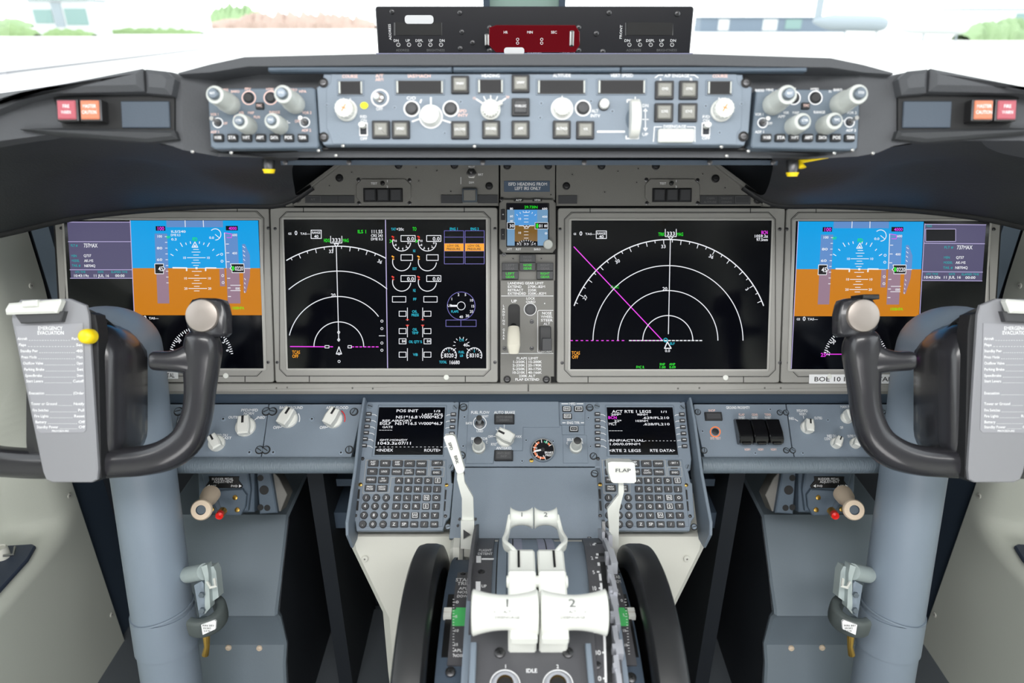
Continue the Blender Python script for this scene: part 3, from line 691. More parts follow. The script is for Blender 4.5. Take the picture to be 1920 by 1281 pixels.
display(FM, 1470, 390, 1868, 718.5, 1486, 415, 1845, 692, 'right outboard blue and orange flight display behind the right control wheel', lambda b, z: pfd(b, z, 1), [(1530, 391, 400)], (1554, 706), extra=sticker(1516, 1677, 702, 719, 'BOE 10 INCIDENTAL', 1528, 1668))

# ---- standby instrument
F = FM.sub(989, 424); t = thing('standby_flight_display', 'small square standby attitude instrument between the two inboard displays', 'instrument', F)
b = MB(F); b.poly([(936, 382), (943, 374), (1036, 374), (1042, 382), (1042, 466), (1036, 474), (943, 474), (936, 466)], -8, 4, 'panel_grey', 1.5)
b.rect(949, 381, 1029.5, 464, 3.6, 4.4, 'groove', 2)
tx(b, 4.3, [('APP', 966, 977, 375.5 + .3, 4, 'text_white'), ('HP/IN', 1001, 1014, 375.8, 4, 'text_white'), ('ATT', 951, 960, 467.6, 4, 'text_white'), ('RST', 967, 977, 467.6, 4, 'text_white'), ('BARO', 1001, 1013.5, 467.6, 4, 'text_white')])
part('bezel', b, t)
b = MB(F); b.quad(951, 383, 1027, 461, 4.8, 'e_isfdtape'); z = 4.9; w = 'e_white'
b.quad(951, 383, 1027, 394, z, 'e_black'); b.fit('29.73IN', 983, 1008, 389, 5, z + .1, 'e_green')
b.quad(964.5, 394, 1007, 423, z, 'e_isfdsky'); b.quad(965, 423, 1007.5, 461, z, 'e_isfdgnd'); b.quad(951, 418, 965, 430, z + .1, 'e_black'); b.quad(1003, 418, 1027, 430, z + .1, 'e_black')
b.frame(951, 418, 965, 430, .8, z + .2, w); b.frame(1003, 418, 1027, 430, .8, z + .2, w); b.quad(1005, 420, 1009, 428, z + .2, 'e_lamp_green')
b.flat([(965 + 0, 461), (965, 453)] + [(986.5 + 26 * math.sin(R(a)), 476 - 26 * math.cos(R(a))) for a in range(-55, 60, 11)] + [(1007.5, 453), (1007.5, 461)], z + .2, 'e_black')
for a in range(-40, 50, 10): b.tick(986.5, 476, a, 23, 26, .9, z + .3, w)
for y in (399, 405, 411, 417, 429, 435, 441, 447): b.line([(986.5 - (4 if y % 4 else 8), y), (986.5 + (4 if y % 4 else 8), y)], .9, z + .2, w)
b.line([(973, 424), (981, 424), (984, 427), (987, 424), (990, 427), (993, 424), (1001, 424)], 1.3, z + .3, w)
for a in (-40, -25, -12, 0, 12, 25, 40): b.tick(986.5, 424, a, 25, 28, .9, z + .2, w)
tx(b, z + .2, [('80', 956, 962, 392, 4, w), ('60', 956, 962, 406, 4, w), ('40', 956, 962, 415, 3.5, w), ('30', 955, 964, 424, 6, w), ('600', 1016, 1026, 392, 4, w), ('400', 1016, 1026, 407, 4, w), ('0', 1021, 1026, 438, 4, w), ('10', 971, 977, 411, 4, w), ('10', 971, 977, 437, 4, w), ('01', 1010, 1018, 424, 6, w), ('80', 1020, 1026, 424, 5, w), ('32 33 34', 968, 1005, 458, 4, w)])
part('screen', b, t)
for y, c in ((403, '+'), (440, '-')):
    b = MB(F); b.rect(939.5, y - 10, 947, y + 10, 3.5, 6, 'key_black', 1, .5); b.text(c, 943.3, y, 4, 6.2, 'text_white'); part('button', b, t)
for x in (972, 1007):
    b = MB(F); b.rect(x - 9, 373.7, x + 9, 378.3, 3.2, 4.6, 'key_black', 1, .3); b.fit('APP' if x == 972 else 'HP/IN', x - 5, x + 6, 376, 3.6, 4.8, 'text_white'); part('button', b, t)
b = MB(F); u, v = F.p(1027, 459); b.lathe([(.0072, .004), (.0072, .014), (.0062, .0155), (.005, .015)], 'knob_grey', 20, (u, v, 0)); part('knob', b, t)
screws(t, F, [(941, 374), (1034, 379), (945, 477), (1034.5, 468)], 4, 'cross', 1)

# ---- gear lights and gear panel
F = FM.sub(989, 495, -.004); g = 'landing gear lights'
for nm, x0, y0, x1, y1, tt, lit, lab in (
    ('indicator_light', 974, 478, 1004, 492, ('NOSE', 'GEAR'), 0, 'unlit NOSE GEAR light on top of the gear light group'), ('indicator_light', 974, 492.5, 1004, 508, ('NOSE', 'GEAR'), 1, 'green lit NOSE GEAR light in the middle of the gear lights'),
    ('indicator_light', 941, 493, 972, 508, ('LEFT', 'GEAR'), 0, 'unlit LEFT GEAR light above the green LEFT GEAR light'), ('indicator_light', 941, 508.5, 972, 523.5, ('LEFT', 'GEAR'), 1, 'green lit LEFT GEAR light at lower left of the gear lights'),
    ('indicator_light', 1006, 493, 1037, 508, ('RIGHT', 'GEAR'), 0, 'unlit RIGHT GEAR light above the green RIGHT GEAR light'), ('indicator_light', 1006, 508.5, 1037, 523.5, ('RIGHT', 'GEAR'), 1, 'green lit RIGHT GEAR light at lower right of the gear lights')):
    Fi = FM.sub((x0 + x1) / 2, (y0 + y1) / 2, -.004); b = MB(Fi); b.rect(x0, y0, x1, y1, -4, 5, 'key_dark', 1, .6); m = 'e_lamp_green' if lit else 'text_dim'; yc = (y0 + y1) / 2
    b.fit(tt[0], x0 + 7, x1 - 7, yc - 3, 4.3, 5.2, m); b.fit(tt[1], x0 + 7, x1 - 7, yc + 3.2, 4.3, 5.2, m)
    o = part(nm, b); o.matrix_world = Fi.matrix(); MW[o] = Fi.matrix(); tag(o, lab, 'light', g)
F = FM.sub(989, 620, -.004); t = thing('landing_gear_panel', 'tall grey landing gear panel with speed placards between the inboard displays', 'panel', F)
b = MB(F); b.rect(937, 477, 1041, 526, -8, -2, 'panel_grey'); b.poly([(938, 525.5), (1039, 525.5), (1039, 706), (1033, 706), (1033, 722), (961, 722), (938, 722)], -8, 3, 'panel_grey', .8)
w = 'text_white'
tx(b, 3.3, [('LANDING GEAR LIMIT', 952, 1019, 531, 4.7, w), ('EXTEND', 952, 978, 537.5, 4.7, w), ('270K-.82M', 989.5, 1022, 537.5, 4.7, w), ('RETRACT', 952, 981, 544, 4.7, w), ('235K', 989.5, 1006, 544, 4.7, w), ('EXTENDED', 952, 986.5, 550.3, 4.7, w), ('320K-.82M', 989.5, 1024, 550.3, 4.7, w),
            ('UP', 958.5, 969, 564.5, 5.5, w), ('LOCK', 986.5, 1003, 559.5, 4.5, w), ('OVRD', 986, 1004, 566, 4.5, w), ('NOSE', 1016, 1034, 587, 5, w), ('WHEEL', 1014, 1036, 593.5, 5, w), ('STEER', 1014, 1036, 600.3, 5, w), ('ALT', 1019, 1031, 607, 5, w), ('NORM', 1015, 1034, 659, 3.5, w),
            ('FLAPS LIMIT', 968.5, 1009, 671.5, 4.7, w), ('1-250K', 961, 984.5, 678, 4.7, w), ('2-250K', 961, 984.5, 684.5, 4.7, w), ('5-250K', 961, 984.5, 691.3, 4.7, w), ('10-210K', 960, 984.5, 698, 4.7, w), ('15-200K', 990, 1015.5, 678, 4.7, w), ('25-190K', 990, 1015.5, 684.5, 4.7, w),
            ('30-175K', 990, 1015.5, 691.3, 4.7, w), ('40-166K', 990, 1015.5, 698, 4.7, w), ('230K ALT', 973, 1003.5, 704.5, 4.7, w), ('FLAP EXTEND', 966, 1011, 711, 4.7, w)])
for i, c in enumerate('LANDING GEAR'): b.text(c, 944.5, 573.5 + i * 5.55, 4.2, 3.3, w)
b.line([(940, 555), (1037, 555)], 1, 3.3, w); b.line([(940, 662.5), (1037, 662.5)], 1, 3.3, w); b.line([(987.3, 675), (987.3, 701)], .9, 3.3, w)
b.line([(1037, 582), (1010, 582), (1008, 584), (1008, 660), (1017, 660)], 1, 3.3, w)
b.rect(952.5, 570, 975, 637, 3, 3.3, 'groove', 8); b.rect(955, 573, 972, 634, 3.3, 3.7, 'black', 7)
part('faceplate', b, t)
b = MB(F); u, v = F.p(994, 580); b.lathe([(.0098, .003), (.0098, .0034), (.0088, .0034), (.0086, .005), (.0062, .0055), (.006, .008), (.0035, .0082)], 'knob_grey', 24, (u, v, 0), mats=['text_white', 'text_white', 'metal_dark', 'key_dark', 'key_dark', 'key_dark', 'key_dark']); part('trigger_ring', b, t)
b = MB(F); a = Vector((*F.p(963, 612), .004)); e = Vector((*F.p(963, 632), .055))
b.tube([a, a.lerp(e, .5), e], [.0055, .0055, .0065], 'key_black', 14); part('gear_lever_arm', b, t)
b = MB(F); P = [Vector((*F.p(963, 612), .040)), Vector((*F.p(963, 622), .052)), Vector((*F.p(963, 641), .060)), Vector((*F.p(963, 655), .058))]
b.tube([P[0] + Vector((0, 0, .004)), P[1], P[2], P[3]], [(.0085, .006), (.0095, .008), (.0098, .0085), (.0075, .005)], 'translucent_lever', 18, sq=2.6); part('lever_knob', b, t, label='pale wheel-shaped lever knob')
b = MB(F); b.xprism([(F.p(0, 611)[1], .003), (F.p(0, 611)[1], .018), (F.p(0, 625)[1], .022), (F.p(0, 655)[1], .018), (F.p(0, 657)[1], .003)], F.p(1013, 0)[0], F.p(1035, 0)[0], 'key_black', .001)
b.rect(1015, 632, 1033, 655, 20.2, 23.5, 'key_dark', 2, .8); part('switch_guard', b, t)
screws(t, F, [(946, 653), (997, 653), (997, 603)], 4, 'cross', 3); screws(t, F, [(951, 710.5), (1024, 711)], 7, 'dzus', 3); screws(t, F, [(962, 485), (1015, 485)], 3, 'greyrivet', -2)
b = MB(F); u, v = F.p(1021, 569); b.lathe([(.001, .003), (.0008, .0034)], 'text_white', 8, (u, v, 0)); part('pilot_dot', b, t)
# ================================================================ glareshield with mode control panel
def pushbutton(t, F, px, py, s, legend, cap='button_grey', z=0.):
    b = MB(F); b.rect(px - s, py - s, px + s, py + s, z, z + 3, 'key_black', 2, .8)
    q = s * .72; b.rect(px - q, py - q, px + q, py + q, z + 2.5, z + 5, cap, 1.5, 1)
    if legend: b.text(legend, px, py - 1, 4.6, z + 5.15, 'text_white', wf=.85)
    return part('button', b, t)
def lwindow(t, F, x0, y0, x1, y1):
    b = MB(F); b.rect(x0, y0, x1, y1, 0, 1.2, 'panel_blue', 1.5, .5); b.rect(x0 + 3, y0 + 3, x1 - 3, y1 - 2, 1, 1.6, 'black', 1); b.rect(x0 + 8, y0 + 5, x1 - 7, y1 - 4, 1.2, 1.9, 'window_black')
    b.rect(x0 + 4, y0 + 4, x0 + 7, y1 - 4, 1.5, 2.2, 'knob_grey', .5, .2); b.rect(x1 - 6, y0 + 4, x1 - 3.5, y1 - 4, 1.5, 2.2, 'knob_grey', .5, .2)
    return part('readout_window', b, t)
def lknob(name, t, F, px, py, prof, m='knob_white', n=24, z=0., flutes=0, mats=None, label=None, tip=None, extra=None):
    """turned knob; prof in (px, mm)"""
    k = F.sc(px, py)[0]; u, v = F.p(px, py); b = MB(F)
    b.lathe([(r * k, (zz + z) / 1000) for r, zz in prof], m, n, (u, v, 0), mats=mats)
    if flutes:
        r = flutes[0] * k; z0, z1 = flutes[1] / 1000, flutes[2] / 1000
        for i in range(flutes[3]):
            a = 2 * PI * i / flutes[3]; b.lathe([(r * .07, z0), (r * .07, z1)], m, 6, (u + r * math.cos(a), v + r * math.sin(a), 0))
    if extra: extra(b, u, v, k)
    return part(name, b, t, label=label)
F = FG.sub(1003, 205); t = thing('mode_control_panel', 'long blue-grey autopilot panel with white knobs in the centre of the glareshield', 'panel', F)
b = MB(F)
b.poly([(606, 138), (1393, 139), (1396, 155), (1411, 164), (1405, 246), (1400, 262), (1396, 272), (606, 271), (602, 262), (598, 246), (593, 164), (604, 155)], -20, -1, 'panel_blue', 1)
b.poly([(622, 139), (1381, 139), (1383, 155), (1392, 166), (1390, 240), (1382, 251), (1380, 271), (624, 270), (618, 252), (612, 240), (612, 166), (620, 155)], -1, 0, 'panel_blue', .4)
tw, tp = 'text_white', 'text_pink'
tx(b, .2, [('COURSE', 641, 671, 143, 6, tp), ('A/T', 704, 719, 142, 6, tp), ('ARM', 704, 719, 149, 6, tp), ('OFF', 705, 718, 204, 6, tw), ('IAS/MACH', 764, 808, 142.5, 6, tp), ('C/O', 762, 780, 184, 6, tw), ('SPD', 859, 875, 208, 6, tp), ('INTV', 858, 877, 216, 6, tp),
            ('HEADING', 903, 937, 142, 6, tw), ('ALTITUDE', 1037, 1070, 141.5, 6, tw), ('VERT SPEED', 1145, 1187, 141.5, 6, tw), ('ALT', 1109, 1122, 208, 6, tw), ('INTV', 1107, 1125, 217, 6, tw), ('DN', 1204, 1216, 198, 6, tw), ('UP', 1204, 1215, 252, 6, tw),
            ('A/P ENGAGE', 1246, 1292, 142, 6, tw), ('A', 1236, 1241, 149, 6, tw), ('B', 1293, 1298, 149, 6, tw), ('DISENGAGE', 1244, 1286, 237.5, 6, tw), ('COURSE', 1336, 1364, 142.5, 6, tp), ('F/D', 675, 688, 219, 5.5, tw), ('ON', 676, 688, 226, 5.5, tw), ('OFF', 675, 689, 260, 5.5, tw), ('F/D', 1317, 1331, 219, 5.5, tw), ('ON', 1318, 1330, 226, 5.5, tw), ('OFF', 1316, 1331, 259, 5.5, tw),
            ('10', 886, 892, 184, 5, tp), ('30', 948, 955, 182, 5, tp)])
b.line([(1228, 146), (1235, 141), (1243, 141)], 1.6, .2, tw); b.line([(1294, 141), (1302, 141), (1309, 146)], 1.6, .2, tw)
b.line([(1241, 238), (1227, 238), (1225, 266)], 1.5, .2, tw); b.line([(1288, 238), (1303, 238), (1303, 266)], 1.5, .2, tw)
b.line([(1120, 247), (1171, 247)], 3.5, .3, tw); b.line([(1176, 192), (1176, 187.5), (1198, 187.5), (1198, 192)], 2.5, .3, tw); b.line([(1174, 255), (1174, 260), (1197, 260), (1197, 255)], 2.5, .3, tw)
b.line([(1210, 205), (1210, 222)], 1.6, .3, tw); b.flat([(1205.5, 209), (1214.5, 209), (1210, 203)], .3, tw); b.line([(1204, 224), (1216, 224)], 1.5, .3, tw); b.line([(1210, 226), (1210, 243)], 1.6, .3, tw); b.flat([(1205.5, 240), (1210, 246.5), (1214.5, 240)], .3, tw)
for cx, cy, r in ((712.5, 184, 15.5), (772, 204, 14), (845, 204, 14), (1054, 204, 19.5), (1093, 203, 14), (808, 219, 21)): b.arc(cx, cy, r, 0, 360, 3, .3, tw, 30)
b.line([(808, 183), (808, 197)], 3, .3, tw); b.line([(790, 187), (788, 193)], 3, .3, tw); b.line([(773, 228), (787, 223)], 3, .3, tw); b.line([(829, 225), (845, 230)], 3, .3, tw)
b.line([(893, 186), (905, 194)], 3, .3, tw); b.line([(948, 185), (936, 193)], 3, .3, tw); b.line([(907, 181), (910, 188)], 2, .3, tw); b.line([(920, 179), (920, 187)], 2, .3, tw); b.line([(933, 181), (930, 188)], 2, .3, tw)
b.line([(1054, 180), (1054, 187)], 2, .3, tw); b.line([(1191, 182), (1191, 187)], 2, .3, tw)
b.arc(648, 207, 21, 15, 110, 2, .3, tw); b.flat([(657, 183), (652, 195), (661, 197)], .3, tw); b.arc(1360, 206, 22, 250, 350, 2, .3, tw); b.flat([(1348, 182), (1344, 194), (1354, 195)], .3, tw)
part('faceplate', b, t)
for q in ((632, 150, 683, 180), (740, 149, 834, 179), (893, 147, 946, 178), (1005, 148, 1100, 179), (1118, 148, 1212, 179), (1323, 150, 1374, 180)): lwindow(t, F, *q)
for px, py, l in ((863, 160, 'VNAV'), (976, 158, 'LNAV'), (976, 202, 'VORLOC'), (715, 244, 'N1'), (752, 244, 'SPEED'), (863, 245, 'LVLCHG'), (921, 244, 'HDGSEL'), (976, 244, 'APP'), (1053, 244, 'ALTHLD'), (1097, 245, 'V/S'), (1245, 170, 'CMD'), (1290, 170, 'CMD'), (1244, 212, 'CWS'), (1289, 212, 'CWS')):
    pushbutton(t, F, px, py, 16.8 if px < 1200 else 17.5, l, 'key_dark' if (px, py) == (976, 202) else 'button_grey')
mark = lambda c: (lambda b, u, v, k: (b.add([(u - 5 * k, v - 6 * k, .0132), (u - 3 * k, v - 7 * k, .0132), (u + 5 * k, v + 6 * k, .0132), (u + 3 * k, v + 7 * k, .0132)], [(0, 1, 2, 3)], c), b.add([(u - 5 * k, v + 3 * k, .0133), (u - 4 * k, v + .5 * k, .0133), (u + 5 * k, v - 3 * k, .0133), (u + 4 * k, v - .5 * k, .0133)], [(0, 1, 2, 3)], c)))
cp = [(20, 0), (20, 2.5), (17.5, 4), (17, 12), (16, 13)]
for px, l in ((650, 'left course knob with an orange mark'), (1352, 'right course knob with an orange cross')): lknob('course_knob', t, F, px, 208, cp, flutes=(16.8, 5, 12, 16), extra=mark('orange_mark'), label=l)
lknob('speed_knob', t, F, 808, 219, [(19, 0), (18, 3), (15, 6), (14, 9), (17, 10), (17, 11.5), (12, 12.5)], flutes=(14, 6, 9, 14))
lknob('heading_knob', t, F, 920, 207, [(18.5, 0), (18.5, 4), (15.5, 5), (15, 11), (13, 12.5)], flutes=(15.2, 5, 11, 18), extra=lambda b, u, v, k: b.tube([(u, v, .005), (u + 14 * k, v + 9 * k, .005), (u + 20 * k, v + 13 * k, .004)], .0025, 'knob_white', 8))
lknob('altitude_knob', t, F, 1054, 204, [(18, 0), (17, 2), (15.5, 2.5), (15, 9), (13, 10)], flutes=(15.1, 3, 8.5, 20))
for px, py in ((772, 204), (845, 204), (1093, 203)): lknob('button', t, F, px, py, [(12, 0), (12, 1.5), (10, 1.5), (9.5, 4), (7, 4.4)], 'key_dark', mats=['key_black', 'key_black', 'key_dark', 'key_dark'], label='round dark push button')
lknob('button', t, F, 1132, 197, [(10.5, 0), (10.5, 2), (9, 2), (8.5, 7), (6, 8)], 'knob_white', mats=['key_black', 'key_black', 'knob_white', 'knob_white'], label='round white push button')
b = MB(F); u, v = F.p(1188, 224); k = F.sc(1188, 224)[0]
b.lathe([(.0185, -.0045), (.019, -.002), (.019, .002), (.0185, .0045)], 'knob_white', 40, M=Matrix.Translation((u, v, 0)) @ Matrix.Rotation(R(90), 4, 'Y')); b.disc(1188, 224, 15, .25, 'panel_blue_dark', 24, ry=22); part('vertical_speed_wheel', b, t, label='white thumbwheel')
b = MB(F); u, v = F.p(712, 184); b.lathe([(.005, 0), (.0045, .003), (.0025, .004)], 'metal', 14, (u, v, 0)); b.tube([(u, v, .003), (u + .0005, v - .002, .014), (u + .0005, v - .003, .019)], [.0015, .002, .0032], 'red', 10); b.lathe([(.0034, 0), (.003, .003)], 'knob_grey', 12, (u + .0005, v - .0035, .019)); part('arm_switch', b, t, label='red and silver autothrottle arm toggle')
for px, py in ((682, 243), (1323, 243)):
    b = MB(F); b.rect(px - 8, py - 13, px + 8, py + 13, 0, 1.5, 'text_white', 2, .4); b.rect(px - 6, py - 10, px + 6, py + 10, 1.2, 2, 'navy_dark', 1); u, v = F.p(px, py - 4); b.tube([(u, v, .001), (u, v + .001, .009)], [(.0028, .002), (.0035, .0028)], 'knob_white', 10); part('rocker_switch', b, t)
b = MB(F); b.rect(1233, 243.5, 1299, 268, 0, 6, 'white_plastic', 3, 1.5); part('disengage_bar', b, t, label='broad white disengage bar')
b = MB(F); u, v = F.p(683, 198); b.lathe([(.0034, 0), (.0033, .0005)], 'yellow_sticker', 14, (u, v, .0002), sx=1.2); part('yellow_sticker', b, t)
screws(t, F, [(606, 155), (607, 257), (1399, 155), (1394, 256)], 9, 'dzus', -1); screws(t, F, [(613, 197), (740, 202), (834, 250), (1015, 194), (1148, 209), (1349, 249), (1323, 199), (1390, 195), (864, 191), (1108, 190), (1013, 221)], 4, 'rivet', 0)

# ---- EFIS control panels
def efis(M, lab):
    P0 = FG.sub(490, 222) if M < 0 else FG.sub(1515, 222)
    t = thing('flight_instrument_control_panel', lab, 'panel', P0); F = P0
    if M < 0: X = lambda x: x
    else: X = lambda x: x + 1022.5
    b = MB(F); L, Rr = (388, 594) if M < 0 else (1409, 1616)
    if M < 0: b.poly([(388, 166), (584, 163), (590, 166), (597, 272), (594, 277), (402, 279), (394, 274)], -20, -1, 'panel_blue_mid', 1.2)
    else: b.poly([(1420, 166), (1608, 168), (1614, 172), (1609, 276), (1604, 281), (1412, 277), (1409, 272)], -20, -1, 'panel_blue_mid', 1.2)
    tx(b, -.7, [(n, X(a), X(c), y, 5, 'text_pink' if M < 0 else 'text_white') for n, a, c, y in (('RADIO', 394, 411, 169), ('MINS', 414, 428, 168), ('BARO', 432, 449, 171), ('FPV', 458, 470, 166.5), ('MTRS', 498, 513, 167), ('IN', 532, 537, 171), ('BARO', 541, 557, 168), ('HPA', 560, 574, 171),
        ('VOR 1', 394, 410, 214), ('OFF', 418, 426, 231), ('ADF 1', 394, 411, 247), ('APP', 437, 450, 218), ('VOR', 447, 457, 211), ('MAP', 464, 476, 211), ('PLN', 475, 487, 219), ('RANGE', 504, 525, 210), ('VOR 2', 566, 584, 211), ('OFF', 552, 562, 227), ('ADF 2', 565, 583, 244))])
    for x, y in ((466, 183), (507, 183)): b.arc(X(x), y, 12.5, 0, 360, 2, -.7, 'text_pink' if M < 0 else 'text_white', 24)
    b.arc(X(408), 230, 9, 0, 360, 2, -.7, 'text_white', 20); b.arc(X(571), 229, 9, 0, 360, 2, -.7, 'text_white', 20)
    b.line([(X(534), 230), (X(543), 230)], 1.5, -.7, 'text_white'); b.line([(X(538.5), 226), (X(538.5), 234)], 1.5, -.7, 'text_white') if M < 0 else None
    part('faceplate', b, t)
    for nm, x, y, lg in (('minimums_knob', 432 if M < 0 else 427, 196, 'RST'), ('barometer_knob', 553, 195, 'STD')):
        lknob(nm, t, F, X(x), y, [(19, -1), (19, 12), (17.5, 14), (17, 15), (16.5, 34), (16, 36), (10.5, 36.5), (10, 40), (8, 41)], 'knob_grey', mats=[None, None, None, None, None, None, 'metal_slot', 'metal_slot'],
              extra=lambda b, u, v, k, lg=lg: b.text(lg, 0, 0, 4 * k, 41.2, 'text_white', loc=(u, v)))
    for nm, x, y, lg in (('mode_knob', 466, 237, 'CTR'), ('range_knob', 524, 236, 'TFC')):
        lknob(nm, t, F, X(x), y, [(17, -1), (16.5, 10), (15, 20), (14, 21), (9, 21.5), (8.5, 25), (7, 25.6)], 'knob_grey', mats=[None, None, None, None, 'metal_slot', 'metal_slot'],
              extra=lambda b, u, v, k, lg=lg: b.text(lg, 0, 0, 4 * k, 25.8, 'text_white', loc=(u, v)))
    for x, y in ((466, 183), (507, 183)): lknob('button', t, F, X(x), y, [(10, -1), (10, 0), (8, 1), (7, 1.4)], 'key_dark', mats=['key_black'] * 3)
    for x, y in ((408, 230), (571, 229)):
        b = MB(F); u, v = F.p(X(x), y); b.lathe([(.0035, -.001), (.003, .002)], 'metal_dark', 12, (u, v, 0)); b.tube([(u, v, .001), (u, v + .001, .014)], [.0012, .0022], 'metal', 8); part('toggle_switch', b, t)
    b = MB(F); b.rect(X(480), 193, X(495), 205, -1, 2, 'key_black', 1, .5); b.fit('TFC', X(482), X(493), 199, 4.5, 2.2, 'text_pink'); part('button', b, t)
    for i, n in enumerate(('WXR', 'STA', 'WPT', 'ARPT', 'DATA', 'POS', 'TERR')):
        x = (411 + i * 26.3) if M < 0 else (1436 + i * 26)
        b = MB(F); b.rect(x - 9.5, 252, x + 9, 266, -1, 3, 'key_black', 2, .8); b.fit(n, x - 7, x + 7, 259, 6, 3.2, 'text_white'); part('button', b, t)
efis(-1, 'left blue-grey instrument control panel with barometer knobs beside the autopilot panel')
efis(1, 'right blue-grey instrument control panel with barometer knobs beside the autopilot panel')

# ---- glareshield body
g = thing('glareshield', 'dark glareshield spanning the cockpit below the windows with two eyebrow wings', 'glareshield', (0, .74, 1.17))
def gpt(px, py, n=0.): q = FG.hit(px, py); return q + FG.n * n
out = [(-330, 262), (-160, 225), (0, 191), (92, 165), (275, 128), (318, 133), (336, 140), (390, 129), (470, 109), (700, 104), (1300, 104), (1552, 113), (1620, 129), (1672, 141), (1700, 134), (1738, 130), (1920, 171), (2080, 208), (2250, 248)]
low = [(-330, 330), (-160, 290), (0, 262), (92, 250), (275, 262), (318, 272), (340, 280), (392, 286), (470, 288), (700, 288), (1300, 288), (1552, 290), (1612, 292), (1650, 285), (1680, 272), (1738, 262), (1920, 262), (2080, 295), (2250, 330)]
b = MB(); n = len(out)
def side_back(px): return 0.0 if 380 < px < 1625 else .0
fr = [gpt(*q, -.022 if 388 < q[0] < 1612 else -.004) for q in out]; fl = [gpt(*q, -.022 if 388 < q[0] < 1612 else -.004) for q in low]
bk = [q + Vector((0, .42, -.068)) for q in fr]
rows = [bk, fr, fl, [q + Vector((0, .12, -.02)) for q in fl]]
b.loft([[tuple(q) for q in r] for r in rows], 'hood_top', close=False, caps=False)
part('hood', b, g, world=True, sharp=25)
# lip over the panels, slim rail
b = MB(); Lp_ = [(340, 140), (400, 124), (463, 110.5), (700, 104.5), (1300, 104.5), (1552, 112.5), (1612, 125), (1668, 140)]; Lq = [(340, 143), (400, 139), (470, 128), (700, 126), (1300, 126), (1552, 130), (1612, 139), (1668, 143)]
b.loft([[tuple(gpt(*q, -.024) + Vector((0, 0, 0))) for q in Lp_], [tuple(gpt(*q, .006)) for q in Lp_], [tuple(gpt(*q, .006)) for q in Lq], [tuple(gpt(*q, -.024)) for q in Lq]], 'hood_top', close=False, caps=False); part('front_lip', b, g, world=True)
b = MB(FG.sub(1000, 131)); m_ = FG.sub(1000, 131).matrix()
for x0, x1 in ((505, 848), (850, 1162), (1164, 1510)):
    b.rect(x0, 127.5, x1, 136, -4, 4.5, 'panel_blue_dark', 1, 1)
b.v = [tuple(m_ @ Vector(v)) for v in b.v]; part('rail', b, g, world=True)
# dark front of the box under the panels
b = MB()
def row(L, off=(0, 0, 0), n=0.): return [tuple(gpt(*q, n) + Vector(off)) for q in L]
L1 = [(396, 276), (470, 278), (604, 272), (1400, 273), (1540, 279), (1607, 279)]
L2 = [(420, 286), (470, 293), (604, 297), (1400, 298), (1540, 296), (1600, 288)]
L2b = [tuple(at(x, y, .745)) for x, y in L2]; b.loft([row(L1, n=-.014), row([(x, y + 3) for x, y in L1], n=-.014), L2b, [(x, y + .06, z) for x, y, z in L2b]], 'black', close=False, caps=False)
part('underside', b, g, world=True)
b = MB(); P = [at(px, py, .735) for px, py in ((528, 303), (1456, 303))]
b.box(P[0].x, P[1].x, P[0].y - .004, P[0].y + .02, P[0].z - .003, P[0].z + .002, 'navy'); part('lower_strip', b, g, world=True)
for i, (px, py) in enumerate(((536, 304), (655, 304), (905, 304), (1095, 304), (1330, 304), (1448, 304))):
    q = at(px, py, .728); b = MB(); b.lathe([(.0028, 0), (.0026, .001), (.0015, .0013)], 'metal_dark', 12, M=Matrix.Translation(q - Vector((0, .002, 0))) @ Matrix.Rotation(R(80), 4, 'X')); part('fastener', b, g, world=True)
for i, (px, py) in enumerate(((437, 288), (600, 284), (632, 293), (645, 275), (890, 276), (1350, 277), (1360, 294), (1400, 285), (1560, 289), (1594, 283), (365, 286), (1632, 289))):
    q = FG.hit(px, py) + FG.n * .0005; b = MB(); b.lathe([(.0018, 0), (.0015, .0015), (.0007, .0018)], 'metal', 10, M=Matrix.Translation(q - Vector((0, .003, -.001))) @ Matrix.Rotation(R(70), 4, 'X')); part('fastener', b, g, world=True)
